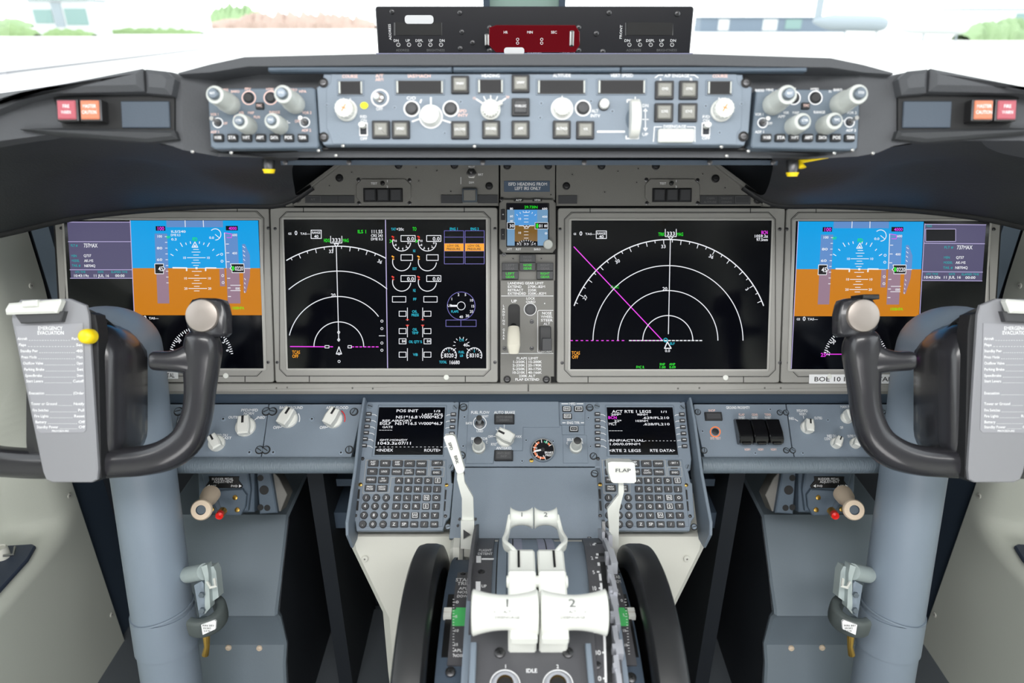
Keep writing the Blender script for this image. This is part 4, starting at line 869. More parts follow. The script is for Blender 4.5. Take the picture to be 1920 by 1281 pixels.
# padded brows, recesses, blank plates on the wings
def wing(M):
    X = (lambda x: x) if M < 0 else (lambda x: 2011 - x)
    F = FG.sub(X(215), 200); mm = F.matrix(); b = MB(F)
    b.poly([(X(-150), 232), (X(0), 198), (X(92), 170), (X(277), 134), (X(280), 176), (X(110), 180), (X(60), 190), (X(0), 214), (X(-150), 262)], -8, 14, 'hood_top', 5)
    b.poly([(X(280), 134), (X(318), 138), (X(334), 152), (X(328), 182), (X(282), 178)], -8, 12, 'hood_top', 5); b.v = [tuple(mm @ Vector(v)) for v in b.v]; part('brow', b, g, world=True)
    b = MB(F); b.poly([(X(98), 180), (X(326), 180), (X(326), 247), (X(118), 242)], -7, -1, 'recess_black'); b.rect(min(X(228), X(318)), 190, max(X(228), X(318)), 240, -3, 1, 'blank_plate', 2, .8); b.v = [tuple(mm @ Vector(v)) for v in b.v]; part('recess_plate', b, g, world=True)
    b = MB(F); b.poly([(X(40), 244), (X(120), 241), (X(330), 246), (X(336), 262), (X(280), 268), (X(100), 254)], -8, 6, 'hood_grey', 3); b.v = [tuple(mm @ Vector(v)) for v in b.v]; part('lower_lip', b, g, world=True)
    sd = 'left' if M < 0 else 'right'
    for k, (x0, m, w1, w2, lab) in enumerate(((119, 'lamp_red', 'FIRE', 'WARN', 'pinkish red FIRE WARN warning light on the outer end of the %s glareshield wing'), (162, 'lamp_amber', 'MASTER', 'CAUTION', 'amber MASTER CAUTION light just inboard of the fire warning light, %s wing'))):
        a, c = sorted((X(x0), X(x0 + 40))); Fi = FG.sub((a + c) / 2, 211.5); q = thing('warning_light', lab % sd, 'light', Fi, 'glareshield warning lights')
        b = MB(Fi); b.rect(a, 191, c, 232, -6, 11, 'metal_dark', 2, 1); hs = part('housing', b, q)
        b = MB(Fi); b.rect(a + 3, 194, c - 3, 229, 9, 12.5, m, 2, 1); b.text(w1, (a + c) / 2, 205, 6.5, 12.7, 'text_white', wf=.8); b.text(w2, (a + c) / 2, 216, 6.5, 12.7, 'text_white', wf=.7); part('lens', b, hs)
wing(-1); wing(1)
# leather-like hoods sweeping from the wings down onto the instrument panel
def hood(M):
    A = [(-330, 318), (-160, 285), (0, 262), (120, 245), (240, 262), (330, 275), (392, 283), (500, 294), (560, 296)]
    A2 = [(-330, 350), (-160, 320), (0, 305), (120, 285), (240, 292), (330, 305), (400, 312), (490, 320), (548, 316)]
    B = [(-330, 400), (-160, 372), (0, 356), (120, 330), (232, 306), (330, 322), (415, 348), (500, 362), (552, 352)]
    B2 = [(-330, 440), (-160, 410), (0, 396), (120, 376), (232, 360), (330, 362), (420, 374), (510, 377), (558, 366)]
    Cc = [(-330, 505), (-160, 470), (0, 439), (120, 411), (232, 396), (340, 388), (440, 384.5), (530, 382), (585, 350)]
    rows = []
    for L, Z in ((A, .70), (A2, .80), (B, .86), (B2, .95), (Cc, 1.035)):
        r = [];
        for px, py in L:
            q = at(px, py, Z); q = Vector((q.x, q.y, q.z)); r.append(tuple(q) if M < 0 else (-q.x, q.y, q.z))
        rows.append(smooth_path(r, 4))
    cols = [smooth_path([rows[k][i] for k in range(5)], 5) for i in range(len(rows[0]))]
    b = MB(); b.loft(cols, 'hood_leather', close=False, caps=False)
    # lip along the lower edge
    e = [c[-1] for c in cols]; b.tube(e, .006, 'black_soft', 8)
    part('side_hood', b, g, world=True, sharp=60)

hood(-1); hood(1)
def catch(px, py, Z, lab, bar):
    q = at(px, py, Z); t = thing('release_latch', lab, 'latch', q); b = MB()
    b.tube([q + Vector((0, .006, .010)), q, q + Vector((0, -.002, -.006))], [.006, .0065, .0055], 'metal_dark', 14); part('barrel', b, t, world=True)
    b = MB(); b.tube([q + Vector((0, -.002, -.005)), q + Vector((0, -.003, -.009))], [.0068, .0052], 'yellow', 14); part('yellow_tip', b, t, world=True)
    if bar:
        b = MB(); b.tube([q + Vector((.01, -.002, 0)), at(1500, 301, Z), at(1552, 291, Z)], [.005, .0035, .0035], 'yellow', 8, flat_=.5); part('handle', b, t, world=True)
catch(504, 308, .725, 'knurled latch with a yellow tip under the left end of the glareshield', False)
catch(1486, 314, .725, 'yellow handle latch under the right end of the glareshield', True)

# ---- time display unit standing on the glareshield
F = Frame(1001, 58, 1.0, 3).sub(1001, 58); t = thing('time_display_unit', 'wide black rack box with a red time display standing on the glareshield', 'instrument', F)
b = MB(F); b.rect(706.5, 12, 1297, 108, -160, 0, 'window_dark', 5, 1.5); b.rect(706, 99.5, 1298, 104, 0, 3, 'lilac_strip', 1)
w = 'text_white'; z = .6
for x in (731, 1164): b.text('ADDRESS' if x < 900 else 'FRONT', x, 60, 5, z, w, rot=90)
tx(b, z, [('TIME DISPLAY', 988, 1016, 97.5, 3.5, w), ('MODEL 712', 1050, 1078, 97, 3.5, w)])
for ox in (0, 433):
    b.rect(742 + ox, 42, 828 + ox, 66, .3, 1, 'black')
    for i, n in enumerate(('DN', 'UP', 'DSPL', 'UP', 'DN')): b.text(n, 743 + ox + i * 21.5, 76, 5, z, w); b.disc(747 + ox + i * 20, 84, 3, z, 'metal_dark', 10); b.arc(747 + ox + i * 20, 84, 3.4, 0, 360, .8, z + .1, w, 10)
    b.text('ADDRESS', 755 + ox, 94, 4.5, z, 'text_dim'); b.text('BRIGHTNESS', 817 + ox, 94, 4.5, z, 'text_dim')
b.line([(740, 43), (740, 66)], 3, z, 'text_dim'); b.line([(828, 43), (828, 66)], 2, z, 'text_dim'); b.line([(1173, 43), (1173, 66)], 2, z, 'text_dim'); b.line([(1261, 43), (1261, 66)], 2, z, 'text_dim')
part('case', b, t)
b = MB(); b.box(-.15, .20, 1.09, 1.22, 1.1352, 1.206, 'window_dark'); part('base_bracket', b, t, world=True)
b = MB(F); b.poly([(917, 52), (930, 47), (1078, 47), (1087, 60), (1087, 84), (1078, 98), (930, 98), (917, 85)], 0, 3, 'red_glass', 1)
tx(b, 3.3, [('HR', 944, 952, 60.5, 5, w), ('MIN', 988, 999, 60.5, 5, w), ('SEC', 1033, 1044, 60.5, 5, w)])
for x in (970.5, 1015.5):
    for y in (74, 81): b.arc(x, y, 2.4, 0, 360, 1, 3.3, w, 10)
part('time_window', b, t, label='dark red display window')
for x, y0, y1 in ((913.5, 64, 87), (1071, 58, 88)):
    b = MB(F); b.rect(x - 4, y0, x + 4, y1, 0, 14, 'metal', 2, 2); part('handle', b, t)
b = MB(F); b.rect(759, 28.5, 813, 45, 0, 1.5, 'text_white', 6, .4); part('tape_label', b, t)
b = MB(F); b.rect(945, 89, 983, 103, 0, 4.5, 'text_white', 5, .4); part('tape_label', b, t)
screws(t, F, [(862, 24), (886, 80), (866, 60), (863, 91), (735, 22), (1142, 24), (1118, 63), (1130, 97), (1270, 26), (918, 52), (1085, 52), (1085, 95), (918, 95)], 5, 'cross', 0)

# ================================================================ lower panels, control display units
w = 'text_white'
A_, B_ = at(989, 737.5, 1.066), at(989, 757, 1.094)
b = MB(); sl = [(A_.y, A_.z), (B_.y, B_.z), (B_.y + .02, B_.z), (A_.y + .02, A_.z)]
b.xprism(sl, -.66, .66, 'navy', 0); solid('shelf_strip', b, 'dark blue-grey strip running along the lip under the main instrument panel', 'trim')
def body(F, t, poly, z0, z1, m='panel_blue', texts=(), ch=.6, extra=None, name='faceplate'):
    b = MB(F); b.poly(poly, z0, z1, m, ch); tx(b, z1 + .2, texts)
    if extra: extra(b, z1 + .25)
    return part(name, b, t)
def barknob(t, F, px, py, r, ang, hgt=16, label=None):
    k = F.sc(px, py)[0]; u, v = F.p(px, py); b = MB(F); a = R(ang); c, s_ = math.cos(a), math.sin(a)
    b.lathe([(r * k, 0), (r * k * .98, .004), (r * k * .86, .006)], 'knob_white', 24, (u, v, 0))
    h = hgt / 1000; P = [(-.52, -.95), (.52, -.95), (.62, -.2), (.5, .92), (-.5, .92), (-.62, -.2)]
    b.prism([(u + (x * c - y * s_) * r * k, v + (x * s_ + y * c) * r * k) for x, y in P], .005, h, 'knob_white', .002)
    b.add([(u + (x * c - y * s_) * r * k, v + (x * s_ + y * c) * r * k, h + .0002) for x, y in ((-.12, .1), (.12, .1), (.12, .85), (-.12, .85))], [(0, 1, 2, 3)], 'groove')
    return part('knob', b, t, label=label)
def selknob(t, F, px, py):
    return lknob('selector_knob', t, F, px, py, [(12, 0), (12, 10), (11, 11), (9.5, 12), (7.8, 36), (7.3, 37), (6.5, 37.2), (4, 37.6)], 'knob_white', n=24, flutes=(7.9, 12, 35, 10), mats=[None, None, None, None, None, 'key_black', 'key_black'])
# left outboard and inboard lighting panels
F = FC.sub(400, 808); t = thing('display_source_panel', 'blue-grey selector panel left of the BACKGROUND panel, partly behind the left control wheel', 'panel', F)
body(F, t, [(300, 758), (503, 758), (501, 778), (492, 838), (488, 858), (283, 858)], -12, 0, texts=[('PFD/MFD', 454.5, 481.4, 769.3, 5.2, w), ('NORM', 458.5, 475, 775.5, 5, w), ('OUTBD', 430, 448.6, 782.5, 5, w), ('INBD', 483, 496, 783, 5, w), ('INBD DU', 402.7, 425, 816.3, 5, w), ('CONTRAST', 394, 430.5, 821.4, 5, w), ('OUTBD DU', 335, 362, 790, 5, w)],
     extra=lambda b, z: (b.line([(449, 784), (455, 790)], 1.2, z, w), b.line([(465, 779), (465, 785)], 1.2, z, w), b.line([(476, 789), (482, 784)], 1.2, z, w), b.line([(334, 780), (324, 828)], 1, z, 'groove')))
barknob(t, F, 461, 801, 16, 8, label='white selector knob'); barknob(t, F, 407, 832, 13, 35); barknob(t, F, 352, 803, 13, 20)
screws(t, F, [(499.6, 772), (487, 844), (335, 772), (346, 772), (322, 842)], 5.5, 'slot'); screws(t, F, [(419, 786), (468, 848.5)], 4.5, 'rivet')
F = FC.sub(585, 808); t = thing('flood_light_panel', 'blue-grey panel with BACKGROUND and AFDS FLOOD knobs left of the left keypad', 'panel', F)
body(F, t, [(505, 758), (678, 758), (676, 778), (663, 838), (658, 858), (490, 858), (494, 838), (502, 778)], -12, 0, texts=[('BACKGROUND', 527, 565, 764.5, 5.5, w), ('AFDS FLOOD', 614, 651, 764.5, 5.5, w), ('OFF', 513, 524, 801.7, 5.5, w), ('OFF', 600, 611, 801.7, 5.5, w)],
     extra=lambda b, z: (b.arc(543, 785, 19, 60, 110, 1.6, z, w), b.arc(628, 785, 19, 40, 110, 1.8, z, 'red'), b.line([(525, 802), (532, 799)], 1.2, z, w), b.line([(612, 802), (619, 799)], 1.2, z, w), b.arc(543, 785, 18, 250, 300, 1.2, z, w), b.arc(628, 785, 18, 250, 300, 1.2, z, w)))
barknob(t, F, 541, 786, 15.5, -25, 20); barknob(t, F, 626, 787, 15.5, -25, 22)
screws(t, F, [(511.5, 772), (499, 844), (664, 772.6), (655, 843.7)], 5.5, 'slot'); screws(t, F, [(585, 786), (512.5, 848.5), (639.5, 849)], 4.5, 'rivet')
# right side
F = FC.sub(1390, 808); t = thing('ground_proximity_panel', 'blue-grey GROUND PROXIMITY panel with three black switch guards right of the right keypad', 'panel', F)
body(F, t, [(1301, 758), (1473, 758), (1476, 778), (1484, 838), (1489, 858), (1321, 858), (1316, 838), (1303, 778)], -12, 0, texts=[('INOP', 1327, 1342, 770, 4.5, 'text_pink'), ('GROUND PROXIMITY', 1357, 1410, 764.5, 5.2, w), ('FLAP', 1384, 1397, 777.7, 4.5, 'text_pink'), ('INHIBIT', 1383.5, 1398, 783, 4.5, w), ('GEAR', 1408, 1422, 777.7, 4.5, 'text_pink'), ('INHIBIT', 1408, 1422.5, 783, 4.5, w), ('TERR', 1432, 1447, 777.7, 4.5, 'text_pink'), ('INHIBIT', 1432.5, 1447, 783, 4.5, w),
     ('NORM', 1395, 1408, 843, 4.5, 'text_pink'), ('NORM', 1420, 1432.5, 843, 4.5, 'text_pink'), ('NORM', 1444, 1457, 843, 4.5, 'text_pink'), ('SYS TEST', 1330, 1353, 822, 4.5, 'text_pink')], extra=lambda b, z: b.arc(1341, 810, 9.2, 0, 360, 2, z, 'orange_mark', 24))
b = MB(F); b.rect(1321, 774, 1353, 789.5, 0, 4, 'key_black', 1, .8); b.rect(1324, 777, 1350, 787, 3.6, 4.5, 'key_dark', 1, .3); part('indicator_light', b, t)
lknob('test_button', t, F, 1341, 810, [(7.5, 0), (7.3, 1.5), (5.5, 2)], 'key_black')
for i in range(3):
    x = 1382 + i * 28.2; b = MB(F); u0, v0 = F.p(x, 834); u1, _ = F.p(x + 26, 834); _, v1 = F.p(x, 787)
    b.xprism([(v0, 0), (v0 - .002, .012), (v0 + .003, .017), (v0 + .014, .018), (v1 - .004, .012), (v1, .004), (v1, 0)], u0, u1, 'guard_black', .0012)
    gd = part('switch_guard', b, t)
    b = MB(F); b.tube([(u0 + .0045, v0 - .002, .013), (u1 - .0045, v0 - .002, .013)], .0022, 'guard_black', 10); part('guard_lip', b, gd)
screws(t, F, [(1308, 773), (1462, 774), (1474, 845), (1320, 845)], 5.5, 'slot'); screws(t, F, [(1317, 809), (1444, 768), (1416, 850)], 4.5, 'rivet')
F = FC.sub(1570, 808); t = thing('display_source_panel', 'blue-grey selector panel right of the GROUND PROXIMITY panel, partly behind the right control wheel', 'panel', F)
body(F, t, [(1475, 758), (1678, 758), (1695, 858), (1491, 858), (1486, 838), (1478, 778)], -12, 0, texts=[('PFD/MFD', 1491, 1517, 770.5, 5.2, w), ('NORM', 1497, 1513, 776.5, 5, w), ('INBD', 1478, 1490, 784.7, 5, w), ('OUTBD', 1524.6, 1543.6, 784, 5, w), ('MAIN PANEL', 1571, 1610, 763, 5.2, w), ('OFF', 1574, 1582, 802, 5, w), ('INBD DU', 1548, 1570, 817.5, 5, w), ('CONTRAST', 1542, 1572, 823, 5, w), ('OUTBD DU', 1586, 1610, 818, 5, w)],
     extra=lambda b, z: (b.line([(1490, 786), (1496, 790)], 1.2, z, w), b.line([(1506, 780), (1507, 785)], 1.2, z, w), b.line([(1524, 786), (1519, 790)], 1.2, z, w)))
barknob(t, F, 1513, 802, 16, -8, label='white selector knob'); barknob(t, F, 1567, 832, 13.5, -30); barknob(t, F, 1603, 832, 13.5, -30); barknob(t, F, 1587, 784, 15, 10, 20)
screws(t, F, [(1473.5, 774), (1486, 845), (1655, 772)], 5.5, 'slot'); screws(t, F, [(1552, 788), (1505, 850)], 4.5, 'rivet')
# padded edges under the panels
for x0, x1, lab in ((250, 668, 'blue-grey ribbed padded edge under the left lighting panels'), (1316, 1736, 'blue-grey ribbed padded edge under the right lighting panels')):
    q0, q1 = FC.hit(x0, 871), FC.hit(x1, 871); n = 40; off = Vector((0, .004, -.004)); b = MB()
    b.tube([q0.lerp(q1, i / n) + off for i in range(n + 1)], (.0135, .0125), 'leather', 20, up=(0, 0, 1)); solid('padded_edge', b, lab, 'padding', 'padded edges')
# dark support structure under the panels
for s_, lab in ((-1, 'dark navy beam behind the left padded edge'), (1, 'dark navy beam behind the right padded edge')):
    b = MB(); x0, x1 = sorted((s_ * .255, s_ * .70)); b.box(x0, x1, .95, 1.2, .585, .60, 'navy_dark'); solid('support_beam', b, lab, 'beam')

# ---- control display units
def cdu(side):
    F = FC.sub(768, 870); C0 = F
    dx = 0.
    if side > 0:
        F2 = Frame(0, 0, 1, 52); F2.O = Vector((-C0.O.x, C0.O.y, C0.O.z))
    t = thing('control_display_unit', ('left keypad unit whose lit screen reads POS INIT' if side < 0 else 'right keypad unit whose lit screen reads ACT RTE 1 LEGS'), 'keypad unit', F if side < 0 else F2, 'control display units')
    K = lambda x, y: (640 + .2185 * x, 730 + .2185 * y)
    b = MB(F)
    pl = [K(*q) for q in ((232, 88), (1010, 88), (1000, 240), (985, 600), (960, 690), (940, 700), (945, 800), (958, 810), (930, 1100), (900, 1130), (870, 1215), (130, 1215), (120, 1140), (95, 1110), (135, 860), (140, 700), (150, 620), (215, 130))]
    b.poly(pl, -10, 0, 'panel_blue', 1)
    b.rect(*K(205, 625), *K(905, 1190), -.2, 1.6, 'panel_blue', 5, .8) if False else None
    P = [K(*q) for q in ((215, 605), (900, 605), (905, 760), (890, 860), (870, 1180), (150, 1180), (165, 1000), (180, 880))]
    b.poly(P, -.2, 1.0, 'panel_blue', .7)
    for pp in ([(215, 610), (755, 610), (745, 750), (430, 760), (410, 890), (185, 895), (215, 610)], [(770, 625), (885, 625), (880, 660)], [(765, 672), (885, 672), (878, 752), (758, 752), (765, 672)]): b.line([K(*q) for q in pp], .9, 1.2, 'bezel_edge')
    # raised screen border
    P = [K(*q) for q in ((318, 138), (905, 140), (878, 582), (262, 580))]; b.poly(P, -.2, 2.2, 'panel_blue', 1.2)
    LS = [(238, 216), (231, 269), (223, 323), (215, 376), (206, 430), (197, 486)]; RS = [(962, 219), (957, 273), (953, 328), (949, 383), (945, 437), (941, 492)]
    for (x, y) in LS: b.line([K(x + 26, y), K(x + 50, y + 3), K(x + 78, y + 22)], 1.1, .3, w)
    for (x, y) in RS: b.line([K(x - 26, y), K(x - 50, y + 3), K(x - 76, y + 20)], 1.1, .3, w)
    for q in ((150, 900), (140, 1000), (893, 905), (886, 1003)): b.line([K(q[0] + 2, q[1] - 38), K(q[0] - 4, q[1] + 38)], 4, .3, 'groove')
    b.rect(*K(792, 675), *K(852, 686), 1, 1.6, 'key_dark', 1)
    part('faceplate', b, t)
    b = MB(F); u0, u1, v0, v1 = b.lrect(707, 765, 832.5, 854); b.prism([(u0, v0), (u1, v0), (u1, v1), (u0, v1)], .001, .0026, 'screen_black')
    z = 2.8; e = 'e_white'
    if side < 0:
        tx(b, z, [(s_, 640 + .2185 * a, 640 + .2185 * c, 730 + .2185 * y, h * .88, e) for s_, a, c, y, h in (('POS INIT', 480, 655, 190, 6), ('1/3', 790, 852, 193, 4.5), ('LAST POS', 697, 868, 222, 4.5), ('N51*16.8', 475, 650, 244, 6), ('W000*45.7', 672, 868, 244, 6), ('REF AIRPORT', 362, 600, 275, 4.5), ('EGLF', 335, 424, 298, 6), ('N51*16.5', 468, 645, 299, 6), ('W000*46.7', 668, 864, 299, 6),
            ('GATE', 357, 440, 329, 4.5), ('-----', 330, 437, 353, 5), ('GMT-MON/DY', 340, 560, 441, 4.5), ('1043.3z', 313, 476, 468, 6), ('07/11', 493, 604, 468, 6), ('- - - - - - - - - - - - - - - - -', 310, 850, 497, 5), ('<INDEX', 307, 440, 527, 6.2), ('ROUTE>', 715, 850, 528, 6.2))])
    else:
        for s_, a, c, y, h, m in (('ACT RTE 1 LEGS', 300, 577, 177, 6, e), ('1/1', 657, 712, 179, 4.5, e), ('209*', 285, 357, 201, 4.5, e), ('90NM', 483, 560, 201, 4.5, e), ('BCN', 264, 326, 224, 6, 'e_magenta'), ('.629/FL210', 528, 722, 226, 5, e), (' 22*', 300, 362, 250, 4.5, e), ('103NM', 470, 565, 250, 4.5, e), ('MCT', 270, 328, 273, 6, e), ('.628/FL210', 536, 728, 275, 5, e),
                ('-----', 275, 373, 323, 5, e), ('-RNP/ACTUAL- - - - - - - - -', 285, 765, 401, 5, e), ('1.00/0.09NM', 286, 508, 429, 5, e), ('<RTE 2 LEGS', 288, 514, 479, 6, e), ('RTE DATA>', 596, 778, 479, 6, e)):
            y0 = 730 + .242 * y; k_ = y0 - 765; rl, rr = 1140 + k_ * .096, 1261.5 + k_ * .14; ll, lr = 711.5 - k_ * .115, 834.5 - k_ * .06
            x0, x1 = [ll + (lr - ll) * ((1080 + .242 * q_) - rl) / (rr - rl) for q_ in (a, c)]; b.fit(s_, x0, x1, y0, h * .88, z, m)
    part('screen', b, t, label='black lit text screen')
    def key(cx, cy, kw, kh, txts, rnd=False, box=False, h=3.4):
        x, y = K(cx, cy); kw *= .2185 / 2; kh *= .2185 / 2; b = MB(F)
        if rnd: k = F.sc(x, y)[0]; u, v = F.p(x, y); b.lathe([(kw * k, .0005), (kw * k * .97, .003), (kw * k * .8, .0042)], 'key_dark', 18, (u, v, 0))
        else: b.rect(x - kw, y - kh, x + kw, y + kh, .5, 4.2, 'key_dark', 1.5, .9)
        n = len(txts); mw = kw * 1.35
        for i, s_ in enumerate(txts):
            yy = y + (i - (n - 1) / 2) * 4.3; hh = h if n > 1 or len(s_) > 2 else 5.4
            ww = sum(glyph(c)[2] for c in s_) * hh / CAP; wf = min(1., mw / ww); b.text(s_, x, yy, hh, 4.4, w, wf=wf)
        if box: b.frame(x - 4.5, y - 4.3, x + 4.5, y + 4.3, .9, 4.4, w)
        part('key', b, t)
    for (x, y), s_ in zip([(277, 640), (380, 641), (485, 642), (588, 643), (690, 644)], (('INIT', 'REF'), ('RTE',), ('DEP', 'ARR'), ('ATC',), ('VNAV',))): key(x, y, 88, 54, s_)
    key(824, 639, 96, 46, ('- BRT +',)); key(818, 721, 82, 38, ('EXEC',))
    for (x, y), s_ in zip([(268, 711), (372, 712), (479, 713), (581, 714), (684, 715)], (('FIX',), ('LEGS',), ('HOLD',), ('FMC', 'COMM'), ('PROG',))): key(x, y, 88, 54, s_)
    for x, y, s_ in ((258, 782, ('MENU',)), (363, 783, ('N1', 'LIMIT')), (248, 853, ('PREV', 'PAGE')), (353, 854, ('NEXT', 'PAGE'))): key(x, y, 88, 56, s_)
    for row, y, xs in (('ABCDE', 789, (497, 580, 663, 747, 829)), ('FGHIJ', 862, (489, 573, 657, 740, 823)), ('KLMNO', 936, (480, 566, 649, 734, 817)), ('PQRST', 1009, (473, 558, 642, 727, 812)), ('UVWXY', 1087, (464, 549, 634, 719, 804))):
        for c, x in zip(row, xs): key(x, y, 66, 54, (c,), box=c in 'ENSW')
    for s_, x in zip(('Z', 'SP', 'DEL', '/', 'CLR'), (455, 541, 627, 713, 799)): key(x, 1163, 66, 52, (s_,))
    for row, y, xs in ((('1', '2', '3'), 935, (217, 302, 387)), (('4', '5', '6'), 1008, (207, 291, 377)), (('7', '8', '9'), 1085, (197, 283, 368)), (('.', '0', '+/-'), 1162, (187, 273, 360))):
        for c, x in zip(row, xs): key(x, y, 60, 50, (c,), rnd=True)
    for x, y in LS + RS:
        X_, Y_ = K(x, y); b = MB(F); b.rect(X_ - 5, Y_ - 3.3, X_ + 5, Y_ + 3.3, -.2, 3.2, 'key_dark', 1, .7); b.line([(X_ - 3, Y_), (X_ + 3, Y_)], 1.2, 3.4, w); part('line_key', b, t)
    for x, y in ((258, 98), (972, 102), (183, 597), (122, 1085), (893, 1090)): screw(t, F, *K(x, y), 3, 'dzus', 0)
    for x, y in ((248, 145), (977, 155), (942, 665), (915, 1180)): screw(t, F, *K(x, y), 5, 'slot', -2)
    for x, y in ((165, 820), (903, 824)): screw(t, F, *K(x, y), 3.4, 'brass', 0)
cdu(-1); cdu(1)
# cheek plates either side of the keypads
for s_, lab in ((-1, 'tall blue-grey side plate left of the left keypad unit'), (1, 'tall blue-grey side plate right of the right keypad unit')):
    F = FC.sub(768, 870)
    xt, yt = F.p(697, 745); xb, yb = F.p(657, 1004); xt = xb = (xt + xb) / 2 - .001
    P = [(yt + .012, -.004), (yt - .002, .014), (yt - .05, .024), (yb + .085, .026), (yb + .010, .040), (yb - .006, .030), (yb - .016, -.01), (yb, -.03), (yt, -.03)]
    b = MB(); b.xprism(P, xt - .0045, xt, 'panel_blue', .0012)
    Fm = F.matrix(); vs = [Fm @ Vector(v) for v in b.v]; b.v = [(v.x if s_ < 0 else -v.x, v.y, v.z) for v in vs]
    t = thing('side_plate', lab, 'side plate', Vector((b.v[0][0], b.v[0][1], b.v[0][2])), 'keypad side plates'); part('plate', b, t, world=True)
# ---- centre forward panel
F = FC.sub(989, 812); t = thing('centre_forward_panel', 'blue-grey panel with AUTO BRAKE knob and round brake pressure gauge between the keypads', 'panel', F)
b = MB(F); b.poly([(863, 750), (1114, 750), (1126, 875), (853, 875)], -12, 0, 'panel_blue', .6)
b.poly([(879, 752), (1047, 752), (1049, 802), (981, 802), (980, 846), (928, 846), (925, 870), (873, 870)], -.2, 1.8, 'panel_blue', .7)
b.poly([(1049, 755), (1097, 755), (1096, 798), (1050, 798)], -.2, 2.6, 'panel_blue', .6); b.poly([(1053, 798), (1095, 798), (1096, 816), (1054, 816)], -.2, 1.8, 'panel_blue', .6); b.poly([(1055, 816), (1100, 816), (1103, 869), (1056, 869)], -.2, 1.2, 'panel_blue', .6)
z = 2.0
tx(b, z, [('FUEL FLOW', 883.6, 917.4, 774.3, 5.4, w), ('AUTO BRAKE', 926.5, 965.5, 774.3, 5.4, w), ('RATE', 873.5, 885, 794.5, 4.6, w), ('USED', 893.5, 906, 809, 4.6, w), ('RESET', 903, 916, 781.5, 3.8, w), ('SELECTOR', 883.6, 914, 823.5, 4.8, w), ('L', 884, 886, 830, 4.8, w), ('C', 911, 914.5, 830, 4.8, w), ('OFF', 915, 924, 819.5, 4.6, w), ('RTO', 920.5, 930.5, 834, 4.8, w), ('1', 929.5, 931, 804.5, 4.6, w), ('2', 944, 947, 799.5, 4.6, w), ('MAX', 966.5, 978, 819.5, 4.8, w), ('ANTISKID', 930.6, 959, 841, 5, w)])
tx(b, 2.8, [('MFD', 1066.6, 1079.3, 758.6, 4.8, w)]); b.line([(1053, 758.6), (1065, 758.6)], 1.6, 2.8, w); b.line([(1081, 758.6), (1093, 758.6)], 1.6, 2.8, w)
tx(b, 2.8, [('ENG TFR', 1062, 1087, 794, 4.8, w)]); b.line([(1054.5, 794), (1060, 794)], 1.6, 2.8, w); b.line([(1089, 794), (1094.5, 794)], 1.6, 2.8, w)
tx(b, 1.5, [('SELECTOR', 1062, 1093, 825, 4.8, w), ('C', 1062, 1065, 831.5, 4.6, w), ('R', 1090, 1093.5, 831, 4.6, w)]); b.arc(899.7, 794, 12, 0, 360, 1.6, z, w, 24)
b.line([(925, 819.5), (929, 819.5)], 1.2, z, w); b.line([(931, 806.5), (935, 809)], 1.2, z, w); b.line([(945.4, 803), (945.4, 806)], 1.2, z, w); b.line([(931, 832), (935, 829)], 1.2, z, w); b.rect(1077, 778, 1093, 788, 2.4, 3, 'panel_blue', 1, .2)
part('faceplate', b, t)
lknob('toggle_collar', t, F, 899.7, 796, [(9, 1.5), (8, 3.5), (5.5, 4)], 'metal', mats=[None, 'metal_dark'])
b = MB(F); u, v = F.p(899.7, 797); b.tube([(u, v, .003), (u, v + .001, .014), (u, v + .002, .026)], [.0024, .0034, .0048], 'metal', 12); part('toggle_switch', b, t)
for q, t1, t2 in (((927, 778, 964.5, 797), 'AUTO BRAKE', 'DISARM'), ((927, 845.5, 962, 865.5), 'ANTI SKID', 'INOP')):
    b = MB(F); b.rect(*q, 1, 5, 'key_black', 1.5, 1); b.rect(q[0] + 3, q[1] + 2.5, q[2] - 3, q[3] - 3, 4.8, 5.6, 'key_dark', 1, .3); xm = (q[0] + q[2]) / 2; b.text(t1, xm, q[1] + 6.5, 4, 5.8, 'text_dim', wf=.9); b.text(t2, xm, q[1] + 12, 4, 5.8, 'text_dim', wf=.9); part('indicator_light', b, t)
barknob(t, F, 947.5, 823, 17, 62, 22, label='white AUTO BRAKE selector knob')
selknob(t, F, 898, 841); selknob(t, F, 1079, 841)
for x, y, s_ in ((1062.4, 768.6, 'ENG'), (1084.6, 768.6, 'SYS'), (1063.4, 782.4, 'INFO'), (1075.5, 806, 'TFR')):
    b = MB(F); b.rect(x - 8.4, y - 5.2, x + 8.4, y + 5.2, 1.6, 5, 'key_black', 1.5, .8); b.frame(x - 6, y - 3.4, x + 6, y + 3.4, 1, 5.2, w); b.text(s_ if s_ != 'TFR' else '< >', x, y, 3.6, 5.2, w, wf=.9); part('button', b, t)
gx, gy = 1017.5, 845
